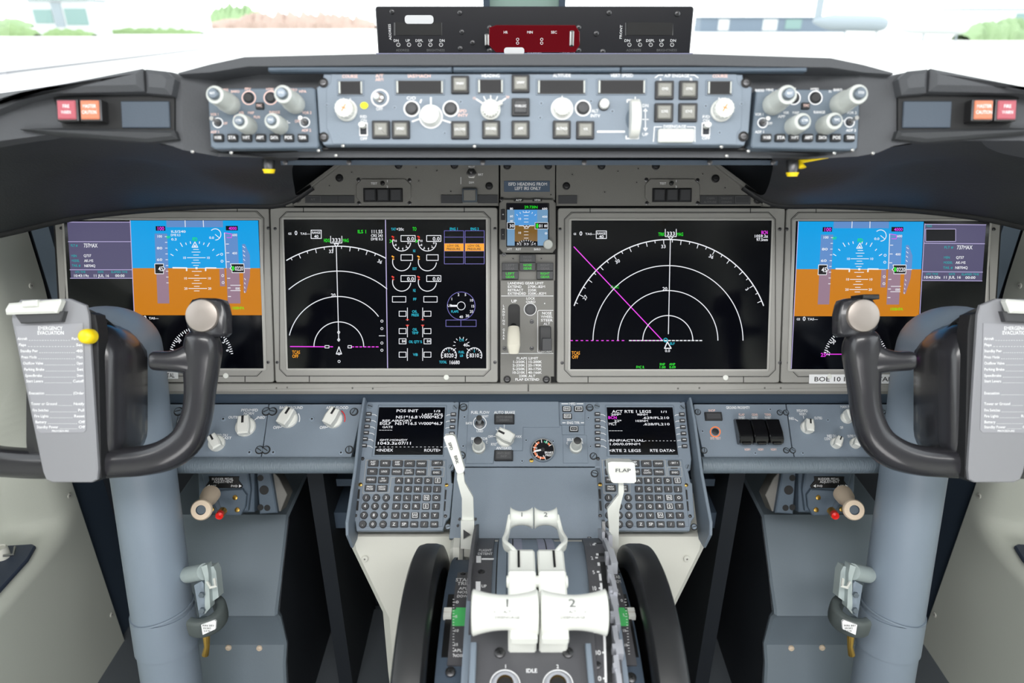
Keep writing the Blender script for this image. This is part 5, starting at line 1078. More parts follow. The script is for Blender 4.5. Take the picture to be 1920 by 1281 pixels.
lknob('brake_pressure_gauge', t, F, gx, gy, [(23.5, 0), (23.5, 4), (21.8, 5.5), (20.8, 4.4), (20, 3.6), (5, 3.4)], 'panel_blue', 32, mats=['panel_blue', 'panel_blue', 'bezel_edge', 'window_black', 'window_black'],
      extra=lambda b, u, v, k: (b.arc(gx, gy, 15.5, 165, 335, 3.6, 3.9, 'orange_dial', 26), b.arc(gx, gy, 15.5, 8, 38, 3.4, 3.9, 'green_dial', 8), b.arc(gx, gy, 15.5, 38, 62, 3.4, 3.9, 'orange_dial', 8), [b.tick(gx, gy, a, 13.5, 19, 1.2, 4.1, w) for a in (165, 195, 225, 255, 285, 315, 352, 25, 60)],
      b.line([(1017, 845), (1002, 848)], 3.2, 4.6, w), b.lathe([(.003, .0035), (.003, .0052)], 'key_black', 12, (u, v, 0)), b.text('BRAKE', 1029, 850, 4, 4, w), b.text('PRESS', 1029, 855, 4, 4, w), b.text('3', 1006, 842, 3.6, 4.2, w), b.text('1', 1007, 853, 3.6, 4.2, w), b.text('0', 1019, 857, 3.6, 4.2, w)), label='round brake pressure dial')
screws(t, F, [(869, 764), (865.3, 854.4), (1105.6, 764.8), (1112.6, 855.8)], 5.8, 'slot'); screws(t, F, [(871, 782.5), (946, 764.3), (1035.5, 764.8), (1103, 784), (868.5, 837), (970, 838.5), (1107, 837.5), (986.5, 826), (979, 865), (1037, 828)], 4, 'rivet', .3)
screws(t, F, [(996.5, 864)], 4, 'brass', 0)
F = FC.sub(989, 935); t = thing('blank_panel', 'plain blue-grey blank panel below the AUTO BRAKE panel', 'panel', F)
b = MB(F); b.poly([(853, 877), (1126, 877), (1138, 1010), (842, 1010)], -12, 0, 'panel_blue', .6); part('plate', b, t); screws(t, F, [(1114.7, 888.5), (864, 888.5)], 5.8, 'slot')
# ================================================================ centre pedestal and control stand
CQ = Cyl(.56, .36, .30); CSd = Cyl(.56, .36, .278)
ped = thing('centre_pedestal', 'cream pedestal body widening below the two keypads', 'pedestal', (0, .85, 0))
b = MB(); xs = []
secs = []
for z, hw, yf in ((.0, .222, .76), (.30, .224, .762), (.415, .226, .777), (.532, .270, .798), (.553, .272, .803)):
    secs.append([(-hw, yf + .012, z), (-hw + .012, yf, z), (hw - .012, yf, z), (hw, yf + .012, z), (hw, 1.10, z), (-hw, 1.10, z)])
b.loft(secs, 'cream'); part('body', b, ped, world=True, sharp=40)
for px, py in ((1288, 1048), (684, 1048), (730, 1082), (752, 1097), (720, 1125), (1262, 1082)):
    q_ = at_y_ = CAM + ray(px, py) * ((.793 - CAM.y) / ray(px, py).y); o = part('rivet', screw_mesh(.005, 'liner'), ped); o.matrix_local = Matrix.Translation(q_ - Vector((0, .85, 0))) @ Matrix.Rotation(R(80), 4, 'X')
def cgrid(b, Cy, u0, u1, s0, s1, h0, h1, m, n=14):          # curved slab on the stand
    vs = []; fs = []
    for i in range(n + 1):
        s_ = s0 + (s1 - s0) * i / n
        ua, ub = (u0, u1) if not callable(u0) else (u0(i / n), u1(i / n))
        for u, h in ((ua, h0), (ua, h1), (ub, h1), (ub, h0)): vs.append(Cy.xf((u, s_, h)))
    for i in range(n):
        for k in range(4): a = i * 4 + k; c = i * 4 + (k + 1) % 4; fs.append((a, c, c + 4, a + 4))
    fs.append((0, 1, 2, 3)); fs.append((n * 4 + 3, n * 4 + 2, n * 4 + 1, n * 4)); b.add(vs, fs, m)
def S(Cy, py, px=1000): return Cy.p(px, py)[1]
def U(Cy, px, py): return Cy.p(px, py)[0]
q = thing('control_stand', 'blue-grey curved control stand carrying the thrust levers between two trim wheels', 'control stand', (0, .56, .3))
b = MB(); s0, s1 = S(CQ, 984), -.10
cgrid(b, CQ, -.0755, .094, s0, s1, -.03, -.0015, 'panel_blue', 20)
P = [(CQ.yc + .2985 * math.sin(a), CQ.zc + .2985 * math.cos(a)) for a in [R(50 - i * 5) for i in range(17)]] + [(.42, .2), (.80, .2)]
b.xprism(P, -.0755, -.072, 'panel_blue', 0); b.xprism(P, .090, .094, 'panel_blue', 0)
part('cover', b, q, world=True, sharp=40)
b = MB(xf=CQ.xf); b.F = CQ
def cbox(name, px0, px1, py0, py1, h0, h1, m, parent=None, label=None, n=12, Cy=CQ, pym=None):
    b = MB(); pm = pym or (py0 + py1) / 2; cgrid(b, Cy, U(Cy, px0, pm), U(Cy, px1, pm), S(Cy, py0), S(Cy, py1), h0 / 1000, h1 / 1000, m, n); return part(name, b, parent or q, label=label, world=True, sharp=40)
cbox('slot_panel', 950, 1052, 985, 1190, -2, 1, 'panel_blue')
for x0, x1 in ((951.5, 954.5), (976, 978.5), (1016, 1018.5), (1040, 1043.5)): pass
for x0, x1 in ((957, 981), (1014, 1048)): cbox('slot_lining', x0, x1, 985, 1180, 0, 1.8, 'lilac_metal')
for x0, x1 in ((960, 963), (1029.5, 1031.5)): cbox('slot', x0, x1, 985, 1180, 1, 2.2, 'groove')
cbox('side_strip', 932, 949, 984, 1190, 0, 3, 'panel_blue', n=14)
cbox('slot', 929.5, 932, 984, 1190, -1, .6, 'groove')
# speed brake scale
b = MB(); cgrid(b, CQ, -.0705, -.0480, S(CQ, 983), S(CQ, 1190), -.001, .003, 'plate_dark', 14)
b.xf = CQ.xf; b.F = CQ
def ctx(b, L, h): 
    for t_, x0, x1, y, hh in L: b.fit(t_, x0, x1, y, hh, h, 'text_white')
ctx(b, [('FLIGHT', 899, 921, 1036.5, 4.5), ('DETENT', 897, 922, 1043, 4.5), ('UP', 903, 912, 1103.5, 5.5), ('DOWN', 900, 926, 986.3, 1.6)], 3.2)
for x0, y0, x1, y1 in ((893, 1047, 902, 1060), (903, 1051.5, 926, 1054.5), (892, 1095, 901, 1112), (900, 988.5, 927, 989.3)): b.quad(x0, y0, x1, y1, 3.2, 'text_white')
part('speed_brake_scale', b, q, world=True, label='dark scale reading FLIGHT DETENT and UP', sharp=40)
# flap scale
b = MB(); cgrid(b, CQ, lambda t: .0745 - .0165 * t, lambda t: .0985 - .011 * t, S(CQ, 989), S(CQ, 1300), -.001, .003, 'plate_dark', 18); b.xf = CQ.xf; b.F = CQ
ctx(b, [('FLAP', 1094, 1113, 993.8, 2.4), ('UP', 1101, 1108.5, 997.2, 2.2), ('0', 1099, 1105.5, 1003.5, 4), ('1', 1106, 1108, 1026, 5.5), ('2', 1107, 1113, 1051, 6), ('5', 1110, 1116, 1077.5, 6.5), ('10', 1108.5, 1119, 1107.5, 8), ('15', 1112, 1122, 1140, 8), ('25', 1110, 1124, 1187, 8), ('30', 1112, 1127, 1227, 9), ('40', 1112, 1128, 1275, 9)], 3.2)
def gx_(y):
    T = ((980, 1106), (1003, 1111), (1050, 1121), (1105, 1127), (1204, 1133), (1272, 1135), (1400, 1137))
    for (a, p), (c, q_) in zip(T, T[1:]):
        if y <= c: return p + (q_ - p) * (y - a) / (c - a)
for y in (1003, 1026, 1050.5, 1077, 1107.5, 1140, 1187, 1227, 1275): b.quad(gx_(y) - (5 if y > 1005 else 8), y - 1.6, gx_(y), y + 1.6, 3.2, 'text_white')
for i in range(14):
    ya, yb = 1003 + i * 20, 1003 + (i + 1) * 20; b.flat([(gx_(ya) - 2, ya), (gx_(ya) + 2.5, ya), (gx_(yb) + 2.5, yb), (gx_(yb) - 2, yb)], 3.1, 'text_white'); b.flat([(gx_(ya) + 3, ya + 0), (gx_(ya) + 13, ya), (gx_(yb) + 13, yb), (gx_(yb) + 3, yb)], 3.15, 'groove')
part('flap_scale', b, q, world=True, label='dark scale numbered 0 to 40', sharp=40)
# flap gate: stepped metal rail
b = MB(); ys = [988, 1003, 1026, 1050, 1077, 1107, 1130, 1150, 1187, 1215, 1240, 1275, 1300]
for i in range(len(ys) - 1):
    u = U(CQ, gx_(ys[i]) + 14 + (3 if i % 2 else 0), ys[i]); cgrid(b, CQ, u, u + .0052 + (.0025 if i % 3 == 0 else 0), S(CQ, ys[i]), S(CQ, ys[i + 1]), 0, .012 + .003 * (i % 2), 'gear_metal', 3)
for y in (1018, 1062, 1095, 1125, 1170, 1228, 1262): u = U(CQ, gx_(y) + 12, y); cgrid(b, CQ, u, u + .004, S(CQ, y - 4), S(CQ, y + 4), .004, .0165, 'gear_metal', 2)
part('flap_gate', b, q, world=True, sharp=40)
for (px, py, r) in ((903, 1077, 6.5), (1105, 1013, 5), (1120, 1251, 6.5)):
    p_ = CQ.hit(px, py); n_ = Vector((0, p_.y - CQ.yc, p_.z - CQ.zc)).normalized(); r_ = r * .8 / 1280
    o = part('screw', screw_mesh(round(r_, 4), 'cross'), q); mm = Vector((0, 0, 1)).rotation_difference(n_).to_matrix().to_4x4(); mm.translation = p_ + n_ * .003 - Vector((0, .56, .3)); o.matrix_local = mm
# speed brake lever shield and base
b = MB(); cgrid(b, CQ, -.0745, -.0705, S(CQ, 984), S(CQ, 1125), -.005, .022, 'plate_dark', 14); part('lever_shield', b, q, world=True, sharp=40)
# ---- trim sides
def side(M):
    xx = (lambda x: x) if M < 0 else (lambda x: x)
    if M < 0: ua, ub, uc = -.1045, -.0755, 0
    else: ua, ub = .0920, .1135
    b = MB(); cgrid(b, CSd, min(ua, ub), max(ua, ub), S(CSd, 1050), -.12, -.03, 0, 'navy', 16)
    x0, x1 = (-.1045, -.1005) if M < 0 else (.110, .1135)
    P = [(CSd.yc + .277 * math.sin(a), CSd.zc + .277 * math.cos(a)) for a in [R(46 - i * 5) for i in range(17)]] + [(.42, .2), (.76, .2)]
    b.xprism(P, x0, x1, 'navy', 0); part('trim_housing', b, q, world=True, sharp=40)
    b = MB(); p0, p1 = ((848, 884) if M < 0 else (1139, 1176))
    cgrid(b, CSd, U(CSd, p0, 1150), U(CSd, p1, 1150), S(CSd, 1077), S(CSd, 1250), -.001, .0025, 'plate_dark', 12)
    b.xf = CSd.xf; b.F = CSd
    if M < 0:
        L = [('STAB', 856, 880, 1091.5, 6), ('TRIM', 859, 881, 1098.5, 6), ('APL', 861.5, 876, 1107.5, 5), ('NOSE', 859, 880, 1114.5, 5), ('DOWN', 858, 881, 1122, 5), ('0', 855, 860, 1133, 5), ('5', 853.5, 858, 1160, 5), ('10', 852, 860, 1186, 5), ('15', 851.5, 859, 1212, 5), ('APL', 851.5, 866, 1223, 5.5), ('NOSE UP', 851, 881, 1232.5, 5.5)]
        g = [(850, 1148), (857, 1148), (862, 1143), (882, 1143), (882, 1177.5), (848, 1177.5)]; tk = 849
    else:
        L = [('STAB', 1143, 1166, 1086, 6), ('TRIM', 1146, 1167, 1094.5, 6), ('APL', 1144, 1156, 1103, 5), ('NOSE', 1144, 1162, 1111, 5), ('DOWN', 1144, 1165, 1118, 5), ('0', 1163, 1168, 1130, 5), ('5', 1167, 1171, 1157, 5), ('10', 1166, 1174, 1186, 5), ('15', 1169, 1177, 1213, 5), ('APL', 1152, 1166, 1233, 5), ('NOSE', 1150, 1170, 1240, 5)]
        g = [(1152, 1141), (1165, 1141), (1174, 1146), (1178, 1177), (1152, 1177)]; tk = 1172
    
    gx0, gx1 = min(p[0] for p in g), max(p[0] for p in g)
    for i in range(9):
        ya, yb = 1143 + i * 3.83, 1143 + (i + 1) * 3.83; cut = 7 if i == 0 else 0
        b.quad(gx0 + (cut if M < 0 else 0), ya, gx1 - (0 if M < 0 else cut), yb + .05, 2.8, 'green_mark')
    ctx(b, L, 3.0); b.text('TAKE-OFF', 876 if M < 0 else 1155, 1161, 3.8, 3.0, 'text_white', rot=-90, wf=.8)
    for i in range(20):
        y = 1128 + i * 5.35; k = 1 if M < 0 else 0; x = tk + (0 if M < 0 else i * .35); l = 5 if i % 5 == 1 else 3
        b.quad(x if M < 0 else x - l + 2, y - .6, x + l if M < 0 else x + 2, y + .6, 3.0, 'text_white')
    part('trim_scale', b, q, world=True, label='dark STAB TRIM scale with a green take-off band', sharp=40)
    b = MB(); a, c = (834, 849) if M < 0 else (1176, 1186)
    cgrid(b, CSd, U(CSd, a, 1170), U(CSd, c, 1170), S(CSd, 1116), S(CSd, 1233), -.001, .0012, 'black', 10); part('trim_slot', b, q, world=True)
    b = MB(); a, c = (832, 847) if M < 0 else (1177, 1190)
    cgrid(b, CSd, U(CSd, a, 1155), U(CSd, c, 1155), S(CSd, 1147), S(CSd, 1154.5), .0, .006, 'white_plastic', 2); cgrid(b, CSd, U(CSd, a, 1155), U(CSd, c, 1155), S(CSd, 1156), S(CSd, 1163), .0, .006, 'white_plastic', 2); cgrid(b, CSd, U(CSd, a, 1155), U(CSd, c, 1155), S(CSd, 1154.5), S(CSd, 1156), .0, .0045, 'orange_dial', 2); part('trim_pointer', b, q, world=True)
    for px, py in (((868, 1080), (872, 1218), (845, 1263)) if M < 0 else ((1158, 1077), (1167, 1223), (1183, 1274))):
        p_ = CSd.hit(px, py); n_ = Vector((0, p_.y - CQ.yc, p_.z - CQ.zc)).normalized(); r_ = (5.5 if py < 1260 else 9) * .78 / 1280
        o = part('screw', screw_mesh(round(r_, 4), 'cross'), q); mm = Vector((0, 0, 1)).rotation_difference(n_).to_matrix().to_4x4(); mm.translation = p_ + n_ * .0025 - Vector((0, .56, .3)); o.matrix_local = mm
side(-1); side(1)
# lower idle plate with the two start lever rings
F = Frame(1000, 1240, .695, 78).sub(1000, 1240)
b = MB(F); b.poly([(884, 1176), (1113, 1176), (1118, 1235), (1124, 1300), (876, 1300), (880, 1235)], -4, 0, 'plate_dark', 1)
b.fit('IDLE', 986, 1007.5, 1258, 7.5, .3, w); b.text('1', 948, 1250, 7, .3, w); b.text('2', 1045.5, 1250, 7, .3, w); b.text('+', 1034, 1199, 6, .3, w)
for x in (947, 1046): b.arc(x, 1285, 28, -90, 90, 2.2, .3, w, 24)
b.v = [tuple(F.matrix() @ Vector(v)) for v in b.v]; part('idle_plate', b, q, world=True, label='grey plate lettered IDLE')
for x in (947, 1046):
    b = MB(F); u, v = F.p(x, 1287); b.lathe([(.0135, 0), (.0135, .004), (.011, .006), (.0085, .006), (.008, .003), (.004, .003)], 'gear_metal', 26, (u, v, 0), mats=[None, None, None, 'brass', 'groove']); b.v = [tuple(F.matrix() @ Vector(v)) for v in b.v]; part('detent_ring', b, q, world=True)
for x in (937, 1065):
    o = part('screw', screw_mesh(.0058, 'cross'), q); o.matrix_local = Matrix.Translation(-Vector((0, .56, .3))) @ F.matrix() @ Matrix.Translation((*F.p(x, 1225), 0))
for xa, xb, ya in ((879, 888, 1208), (1100, 1108, 1210)):
    b = MB(F); b.rect(xa + 1, ya + 2, xb + 4, 1320, -3, 7, 'panel_blue', 2, 1); b.v = [tuple(F.matrix() @ Vector(v)) for v in b.v]; part('edge_rib', b, q, world=True)

# ---- thrust levers
def xlathe(b, cx, cy, cz, prof, m, n=24, sy=1., sz=1.):     # turned about the x axis, prof (x, r)
    M = Matrix(((0, 0, 1, cx), (1, 0, 0, cy), (0, 1, 0, cz), (0, 0, 0, 1)))
    return b.lathe([(r, x) for x, r in prof], m, n, M=M, sx=sy, sy=sz)
for k, s_ in enumerate((-1, 1)):
    xo = .0025
    X = (lambda x, s_=s_: xo + s_ * x)
    n = '12'[k]; lab = ('left thrust lever with a white grip numbered 1', 'right thrust lever with a white grip numbered 2')[k]
    t = thing('thrust_lever', lab, 'lever', (X(.015), .55, .655), 'thrust levers')
    lo, hi = sorted((X(.0015), X(.0305)))
    b = MB(); prof = [(.505, .640), (.60, .648), (.602, .690), (.594, .716), (.585, .722), (.558, .722), (.548, .728), (.540, .722), (.520, .716), (.500, .722), (.494, .715), (.497, .69)]
    b.xprism(prof, lo, hi, 'white_plastic', .002)
    sl0, sl1 = sorted((X(.018), X(.0205)))
    b.xprism([(.585, .700), (.585, .7232), (.560, .7232), (.560, .700)], sl0, sl1, 'groove', 0); part('lever_body', b, t, world=True)
    b = MB(); xlathe(b, X(.016), .545, .7165, [(-.0165, .0045), (-.016, .0062), (.016, .0062), (.0165, .0045)], 'white_plastic', 18, 1, 1); part('pivot_sleeve', b, t, world=True)
    b = MB(); b.lathe([(.0062, 0), (.006, .002), (.0042, .002), (.004, 0)], 'metal_dark', 18, (X(.0155), .508, .7175)); part('switch', b, t, world=True)
    # grip
    gy, gz = .489, .732; b = MB(); L_ = .064
    pr = []
    for i in range(17):
        f = i / 16; x = .001 + f * (L_ - .001); r = .0155 + .0052 * (abs(2 * f - 1) ** 2.0)
        if i == 0: pr.append((x, r * .55)); pr.append((x, r * .9)); x += .0012
        pr.append((x + (0.0004 if i == 0 else 0), r))
        if i == 16: pr.append((x + .0012, r * .9)); pr.append((x + .0014, r * .5))
    if s_ < 0: pr = [(-x, r) for x, r in pr][::-1]
    xlathe(b, xo, gy, gz, pr, 'white_plastic', 32, .95, 1.12)
    # lettering wrapped on the grip
    va = R(48)
    def wrap(v, s_=s_):
        x = v[0]; f = (abs(x) - .001) / .063; r = .0155 + .0052 * (abs(2 * f - 1) ** 2) + .0003; th = v[1] / .020
        ny, nz = -math.cos(va + th), math.sin(va + th); return (xo + x, gy + ny * r * .95, gz + nz * r * 1.12)
    b.text_on(wrap, 'text_thin', [(n, .0105, s_ * .031, .009), ('A/T', .0036, s_ * .031, -.0015), ('<' if s_ < 0 else '>', .0036, s_ * .043, -.0015), ('DISENGAGE', .0032, s_ * .031, -.0075)])
    part('grip', b, t, world=True, label='white grip marked ' + n, sharp=50)
    b = MB(); lo, hi = sorted((X(.002), X(.028))); b.xprism([(.472, .709), (.492, .705), (.492, .722), (.470, .718)], lo, hi, 'white_plastic', .001); part('grip_base', b, t, world=True)
    # reverse lever
    b = MB(); ry, rz = .668, .699
    pr = []
    for i in range(13):
        f = i / 12; x = .0005 + f * .0285; r = .0078 + .0045 * (abs(2 * f - 1) ** 2.2)
        if i == 0: pr.append((x, r * .8))
        pr.append((x + (.0008 if i == 0 else -.0008 if i == 12 else 0), r))
        if i == 12: pr.append((x, r * .8))
    if s_ < 0: pr = [(-x, r) for x, r in pr][::-1]
    xlathe(b, xo, ry, rz, pr, 'white_plastic', 24, 1, 1.15)
    b.xf = lambda v: (xo + v[0], ry - .0048 + v[1] * .5, rz + .0098 + v[1] * .55)
    b.text(n, 0, 0, .007, 0, 'text_thin', loc=(s_ * .0145, 0)); b.xf = None
    kb = b; b = MB(); px_ = X(.0295); P = [(px_ - s_ * .0005, ry, rz), (px_ + s_ * .003, .645, .694), (px_ + s_ * .005, .618, .703), (px_ - s_ * .003, .598, .712), (px_ - s_ * .008, .590, .712)]
    b.tube(smooth_path(P, 3), (.0030, .0085), 'white_plastic', 12, sq=3, up=(0, -.5, .8)); ra = part('reverse_arm', b, t, world=True); part('reverse_knob', kb, ra, world=True, sharp=50)

# ---- speed brake lever
q0 = at(888, 985, .965); t = thing('speed_brake_lever', 'white speed brake lever with a tilted tag lettered SPD BRK', 'lever', q0)
Zt = .93
b = MB(); P0 = at(893, 1010, .955)
sh = [(899, 870, .93), (918, 905, .93), (927, 940, .94), (928, 965, .945), (928, 1010, .955), (889, 1010, .955)]
def plate(b, L, th, m, ch=0.):                              # an outline with its own depth per corner, thickened away from the camera
    fr_ = [at(x, y, Z) for x, y, Z in L]; bk_ = [p + Vector((0, th, -th * .45)) for p in fr_]; n = len(L); vs = [tuple(p) for p in fr_ + bk_]
    b.add(vs, [tuple(range(n)), tuple(range(2 * n - 1, n - 1, -1))] + [(i, i + n, (i + 1) % n + n, (i + 1) % n) for i in range(n)], m)
plate(b, [(857, 882, .925), (869, 888, .925), (871, 905, .93), (887, 933, .937), (889, 990, .95), (866, 990, .95), (866, 935, .937), (857, 900, .93)], .008, 'white_plastic'); part('shaft', b, t, world=True)
b = MB(); plate(b, [(832, 821, .918), (835, 817, .918), (848, 816, .918), (853, 819, .918), (871, 880, .922), (869, 886, .922), (861, 889, .922), (856, 886, .922)], .013, 'white_plastic')
Ft = Frame(851, 850, .9175, 25).sub(851, 850); 
bb = MB(Ft); bb.text('SPD', 845, 837, 5.6, .4, 'text_dark', rot=-73, wf=1.15); bb.text('BRK', 856, 862, 5.6, .4, 'text_dark', rot=-73, wf=1.15); mm = Ft.matrix(); bb.v = [tuple(mm @ Vector(v)) for v in bb.v]; b.add(bb.v, bb.f, 'text_dark'); part('tag', b, t, world=True, label='white tag lettered SPD BRK')
b = MB(); plate(b, [(864, 977, .94), (889, 977, .94), (889, 1031, .945), (864, 1029, .945)], .012, 'white_plastic'); Fb = Frame(876, 1003, .9385, 25).sub(876, 1003); bb = MB(Fb); bb.flat([(869, 993), (882, 1002), (869, 1011)], .3, 'key_dark'); bb.v = [tuple(Fb.matrix() @ Vector(v)) for v in bb.v]; b.add(bb.v, bb.f, 'key_dark'); part('base_block', b, t, world=True, label='white block with a dark triangle')
b = MB(); plate(b, [(870, 1030, .945), (888, 1031, .945), (888, 1046, .95), (870, 1044, .95)], .012, 'cream'); part('foot', b, t, world=True)
b = MB()
for x, y in ((862, 973), (892, 973), (859, 985)): p_ = at(x, y, .95); b.lathe([(.0018, 0), (.0018, .006)], 'metal_dark', 10, M=Matrix.Translation(p_) @ Matrix.Rotation(R(60), 4, 'X'))
part('pivot_pin', b, t, world=True)
b = MB(); b.xprism([(.80, .55), (.775, .575), (.755, .575), (.742, .56), (.738, .53), (.80, .50)], -.1125, -.094, 'cream', .005); part('cream_housing', b, q, world=True)
# ---- flap lever
q1 = at(1160, 1060, .92); t = thing('flap_lever', 'white flap lever with a square knob lettered FLAP in front of the right keypad', 'lever', q1)
b = MB(); plate(b, [(1160, 904, .905), (1169, 904, .905), (1170, 922, .907), (1161, 958, .912), (1160, 1020, .925), (1155, 1062, .935), (1142, 1062, .935), (1143, 1000, .925), (1139, 955, .913), (1160, 928, .907)], .007, 'white_plastic'); part('shaft', b, t, world=True)
b = MB(); plate(b, [(1140, 868, .885), (1146, 866, .885), (1186, 867, .885), (1190, 870, .885), (1192, 890, .888), (1193, 903, .892), (1189, 906, .892), (1150, 906, .892), (1146, 903, .892), (1141, 885, .888)], .022, 'white_plastic')
Ft = Frame(1166, 884, .883, 32).sub(1166, 884); bb = MB(Ft); bb.fit('FLAP', 1153, 1183, 882, 6.5, .6, 'text_dark'); bb.v = [tuple(Ft.matrix() @ Vector(v)) for v in bb.v]; b.add(bb.v, bb.f, 'text_dark'); part('knob', b, t, world=True, label='square white knob lettered FLAP')
b = MB(); plate(b, [(1127, 1000, .93), (1140, 1000, .93), (1141, 1025, .94), (1127, 1025, .94)], .014, 'gear_metal'); plate(b, [(1129, 978, .935), (1135, 978, .935), (1135, 1000, .935), (1129, 1000, .935)], .008, 'metal'); part('latch_block', b, t, world=True)
# ---- trim wheels
for s_, lab, xa, xb in ((-1, 'left black trim wheel beside the control stand', -.145, -.112), (1, 'right black trim wheel beside the control stand', .119, .153)):
    xc = (xa + xb) / 2; t = thing('trim_wheel', lab, 'wheel', (xc, .56, .48), 'trim wheels'); b = MB(); h = (xb - xa) / 2; Rw = .206
    pr = [(-h, Rw - .03), (-h, Rw - .008), (-h + .003, Rw - .002), (-h + .010, Rw), (h - .010, Rw), (h - .003, Rw - .002), (h, Rw - .008), (h, Rw - .03), (h * .5, Rw - .036), (-h * .5, Rw - .036)]
    M = Matrix(((0, 0, 1, xc), (1, 0, 0, .56), (0, 1, 0, .48), (0, 0, 0, 1)))
    vs = []; fs = []; n = 96; k = len(pr)
    for i in range(n):
        a = 2 * PI * i / n
        for x, r in pr: vs.append((xc + x, .56 + r * math.sin(a), .48 + r * math.cos(a)))
    for i in range(n):
        for j in range(k): a = i * k + j; c = i * k + (j + 1) % k; d = ((i + 1) % n) * k + (j + 1) % k; e = ((i + 1) % n) * k + j; fs.append((a, c, d, e))
    b.add(vs, fs, 'wheel_black'); part('rim', b, t, world=True, sharp=45)
    b = MB(); xlathe(b, xc, .56, .48, [(-.008, Rw - .034), (-.005, Rw - .034), (.005, Rw - .034), (.008, Rw - .034)], 'wheel_black', 48); part('web', b, t, world=True)
    b = MB(); xlathe(b, xc, .56, .48, [(-.02, .03), (.02, .03)], 'metal_dark', 24); part('hub', b, t, world=True)
# ================================================================ control columns and wheels
def yoke(M):
    sd = 'left' if M < 0 else 'right'; mx = lambda v: Vector((v[0] if M < 0 else -v[0], v[1], v[2]))
    XC = -.562
    col = thing('control_column', 'thick blue-grey %s control column rising from the floor behind the %s control wheel' % (sd, sd), 'control column', mx((XC, .69, 0)), 'control columns')
    def W(b): b.v = [tuple(mx(v)) for v in b.v]; return b
    P = [(XC + .004, .69, 0, .043, .043), (XC + .002, .735, .235, .043, .043), (XC, .785, .47, .0435, .0435), (XC, .8205, .643, .0435, .0435), (XC, .842, .745, .0445, .0445)]
    b = MB(); b.tube([p[:3] for p in P], [p[3:] for p in P], 'column_paint', 40, up=(0, 1, 0)); part('lower_tube', W(b), col, world=True)
    P = [(XC, .842, .745, .0447, .0447), (XC, .849, .79, .047, .047), (XC, .846, .825, .052, .050), (XC + .004, .832, .852, .058, .052), (XC + .006, .806, .868, .060, .052), (XC + .008, .775, .872, .060, .052)]
    P = smooth_path(P, 5)
    b = MB(); b.tube([p[:3] for p in P], [p[3:] for p in P], 'column_paint', 40, up=(1, 0, 0)) if False else None
    secs = []
    for i, p in enumerate(P):
        a = Vector(P[max(i - 1, 0)][:3]); c = Vector(P[min(i + 1, len(P) - 1)][:3]); tn = (c - a).normalized(); B = Vector((1, 0, 0)); N = tn.cross(B).normalized()
        secs.append([tuple(Vector(p[:3]) + B * math.cos(2 * PI * k / 40) * p[3] + N * math.sin(2 * PI * k / 40) * p[4]) for k in range(40)])
    b.loft(secs, 'column_paint'); part('column_head', W(b), col, world=True, sharp=50)
    for z0, z1, r in ((.432, .4345, .0462), (.372, .432, .0456)):
        y0 = .735 + (z0 - .235) / .235 * .05; y1 = .735 + (z1 - .235) / .235 * .05; b = MB(); b.tube([(XC + .001, y0, z0), (XC + .0005, y1, z1)], r, 'column_paint', 40, up=(0, 1, 0)); part('collar', W(b), col, world=True)
    q = at(261, 749, .905); q.x = -.5265 if True else q.x
    p0 = at(261, 749, .905); b = MB(); b.lathe([(.0072, -.006), (.0072, .002), (.0055, .004), (.002, .0042)], 'column_paint', 18, M=Matrix.Translation(p0) @ Matrix.Rotation(R(65), 4, 'X') @ Matrix.Rotation(R(20), 4, 'Y')); part('screw', W(b), col, world=True)
    # trim index ring: silver ticks round the hub
    b = MB(); cx, cy, Z = 112, 716, .832
    ring = lambda a, r, dz=0.: at(cx + r * math.sin(R(a)), cy - r * math.cos(R(a)), Z + dz)
    b.loft([[tuple(ring(a, 122)), tuple(ring(a, 147)), tuple(ring(a, 147, .02)), tuple(ring(a, 122, .02))] for a in range(14, 66, 4)], 'black')
    for i in range(15):
        a = 20 + i * 3.0; b.tube([ring(a, 125, -.001), ring(a, 134 if i % 2 else 142, -.002)], .0013, 'metal', 6)
    b.tube([ring(a, 124, -.001) for a in range(18, 66, 3)], .0011, 'metal', 6)
    part('trim_index', W(b), col, world=True)
    # ---- wheel
    FY = Frame(139, 750, .82, 25)
    wl_ = thing('control_yoke', '%s black ram-horn control wheel with a checklist board on its hub' % sd, 'control wheel', mx(FY.hit(139, 750)), 'control wheels')
    def Y(px, py, n): return FY.hit(px, py) + FY.n * n
    HORN = [(139, 866, .012, 27, .020), (190, 866, .012, 27, .020), (235, 864, .012, 27, .019), (285, 860, .010, 28, .019), (325, 848, .008, 30, .019), (356, 822, .006, 29, .0185), (372, 780, .004, 26, .018), (378, 735, .004, 26, .0175), (382, 690, .006, 31, .0175), (386, 655, .008, 33, .018), (386, 632, .010, 28, .016), (386, 622, .010, 22, .009)]
    Pm = smooth_path(HORN, 4)
    def bar(Pm, refl):
        secs = []
        for i, p in enumerate(Pm):
            a = Pm[max(i - 1, 0)]; c = Pm[min(i + 1, len(Pm) - 1)]; dx, dy = c[0] - a[0], c[1] - a[1]; d = math.hypot(dx, dy); nx, ny = -dy / d, dx / d
            ring = []
            for k in range(28):
                t = 2 * PI * k / 28; ct, st = math.cos(t), math.sin(t); e = .78
                u_ = math.copysign(abs(ct) ** e, ct) * p[3]; n_ = math.copysign(abs(st) ** e, st) * p[4]
                ring.append(tuple(Y(p[0] + nx * u_, p[1] + ny * u_, p[2] + n_)))
            secs.append(ring)
        if refl:
            xc = FY.hit(139, 750).x; secs = [[(2 * xc - v[0], v[1], v[2]) for v in r] for r in secs]
        return secs
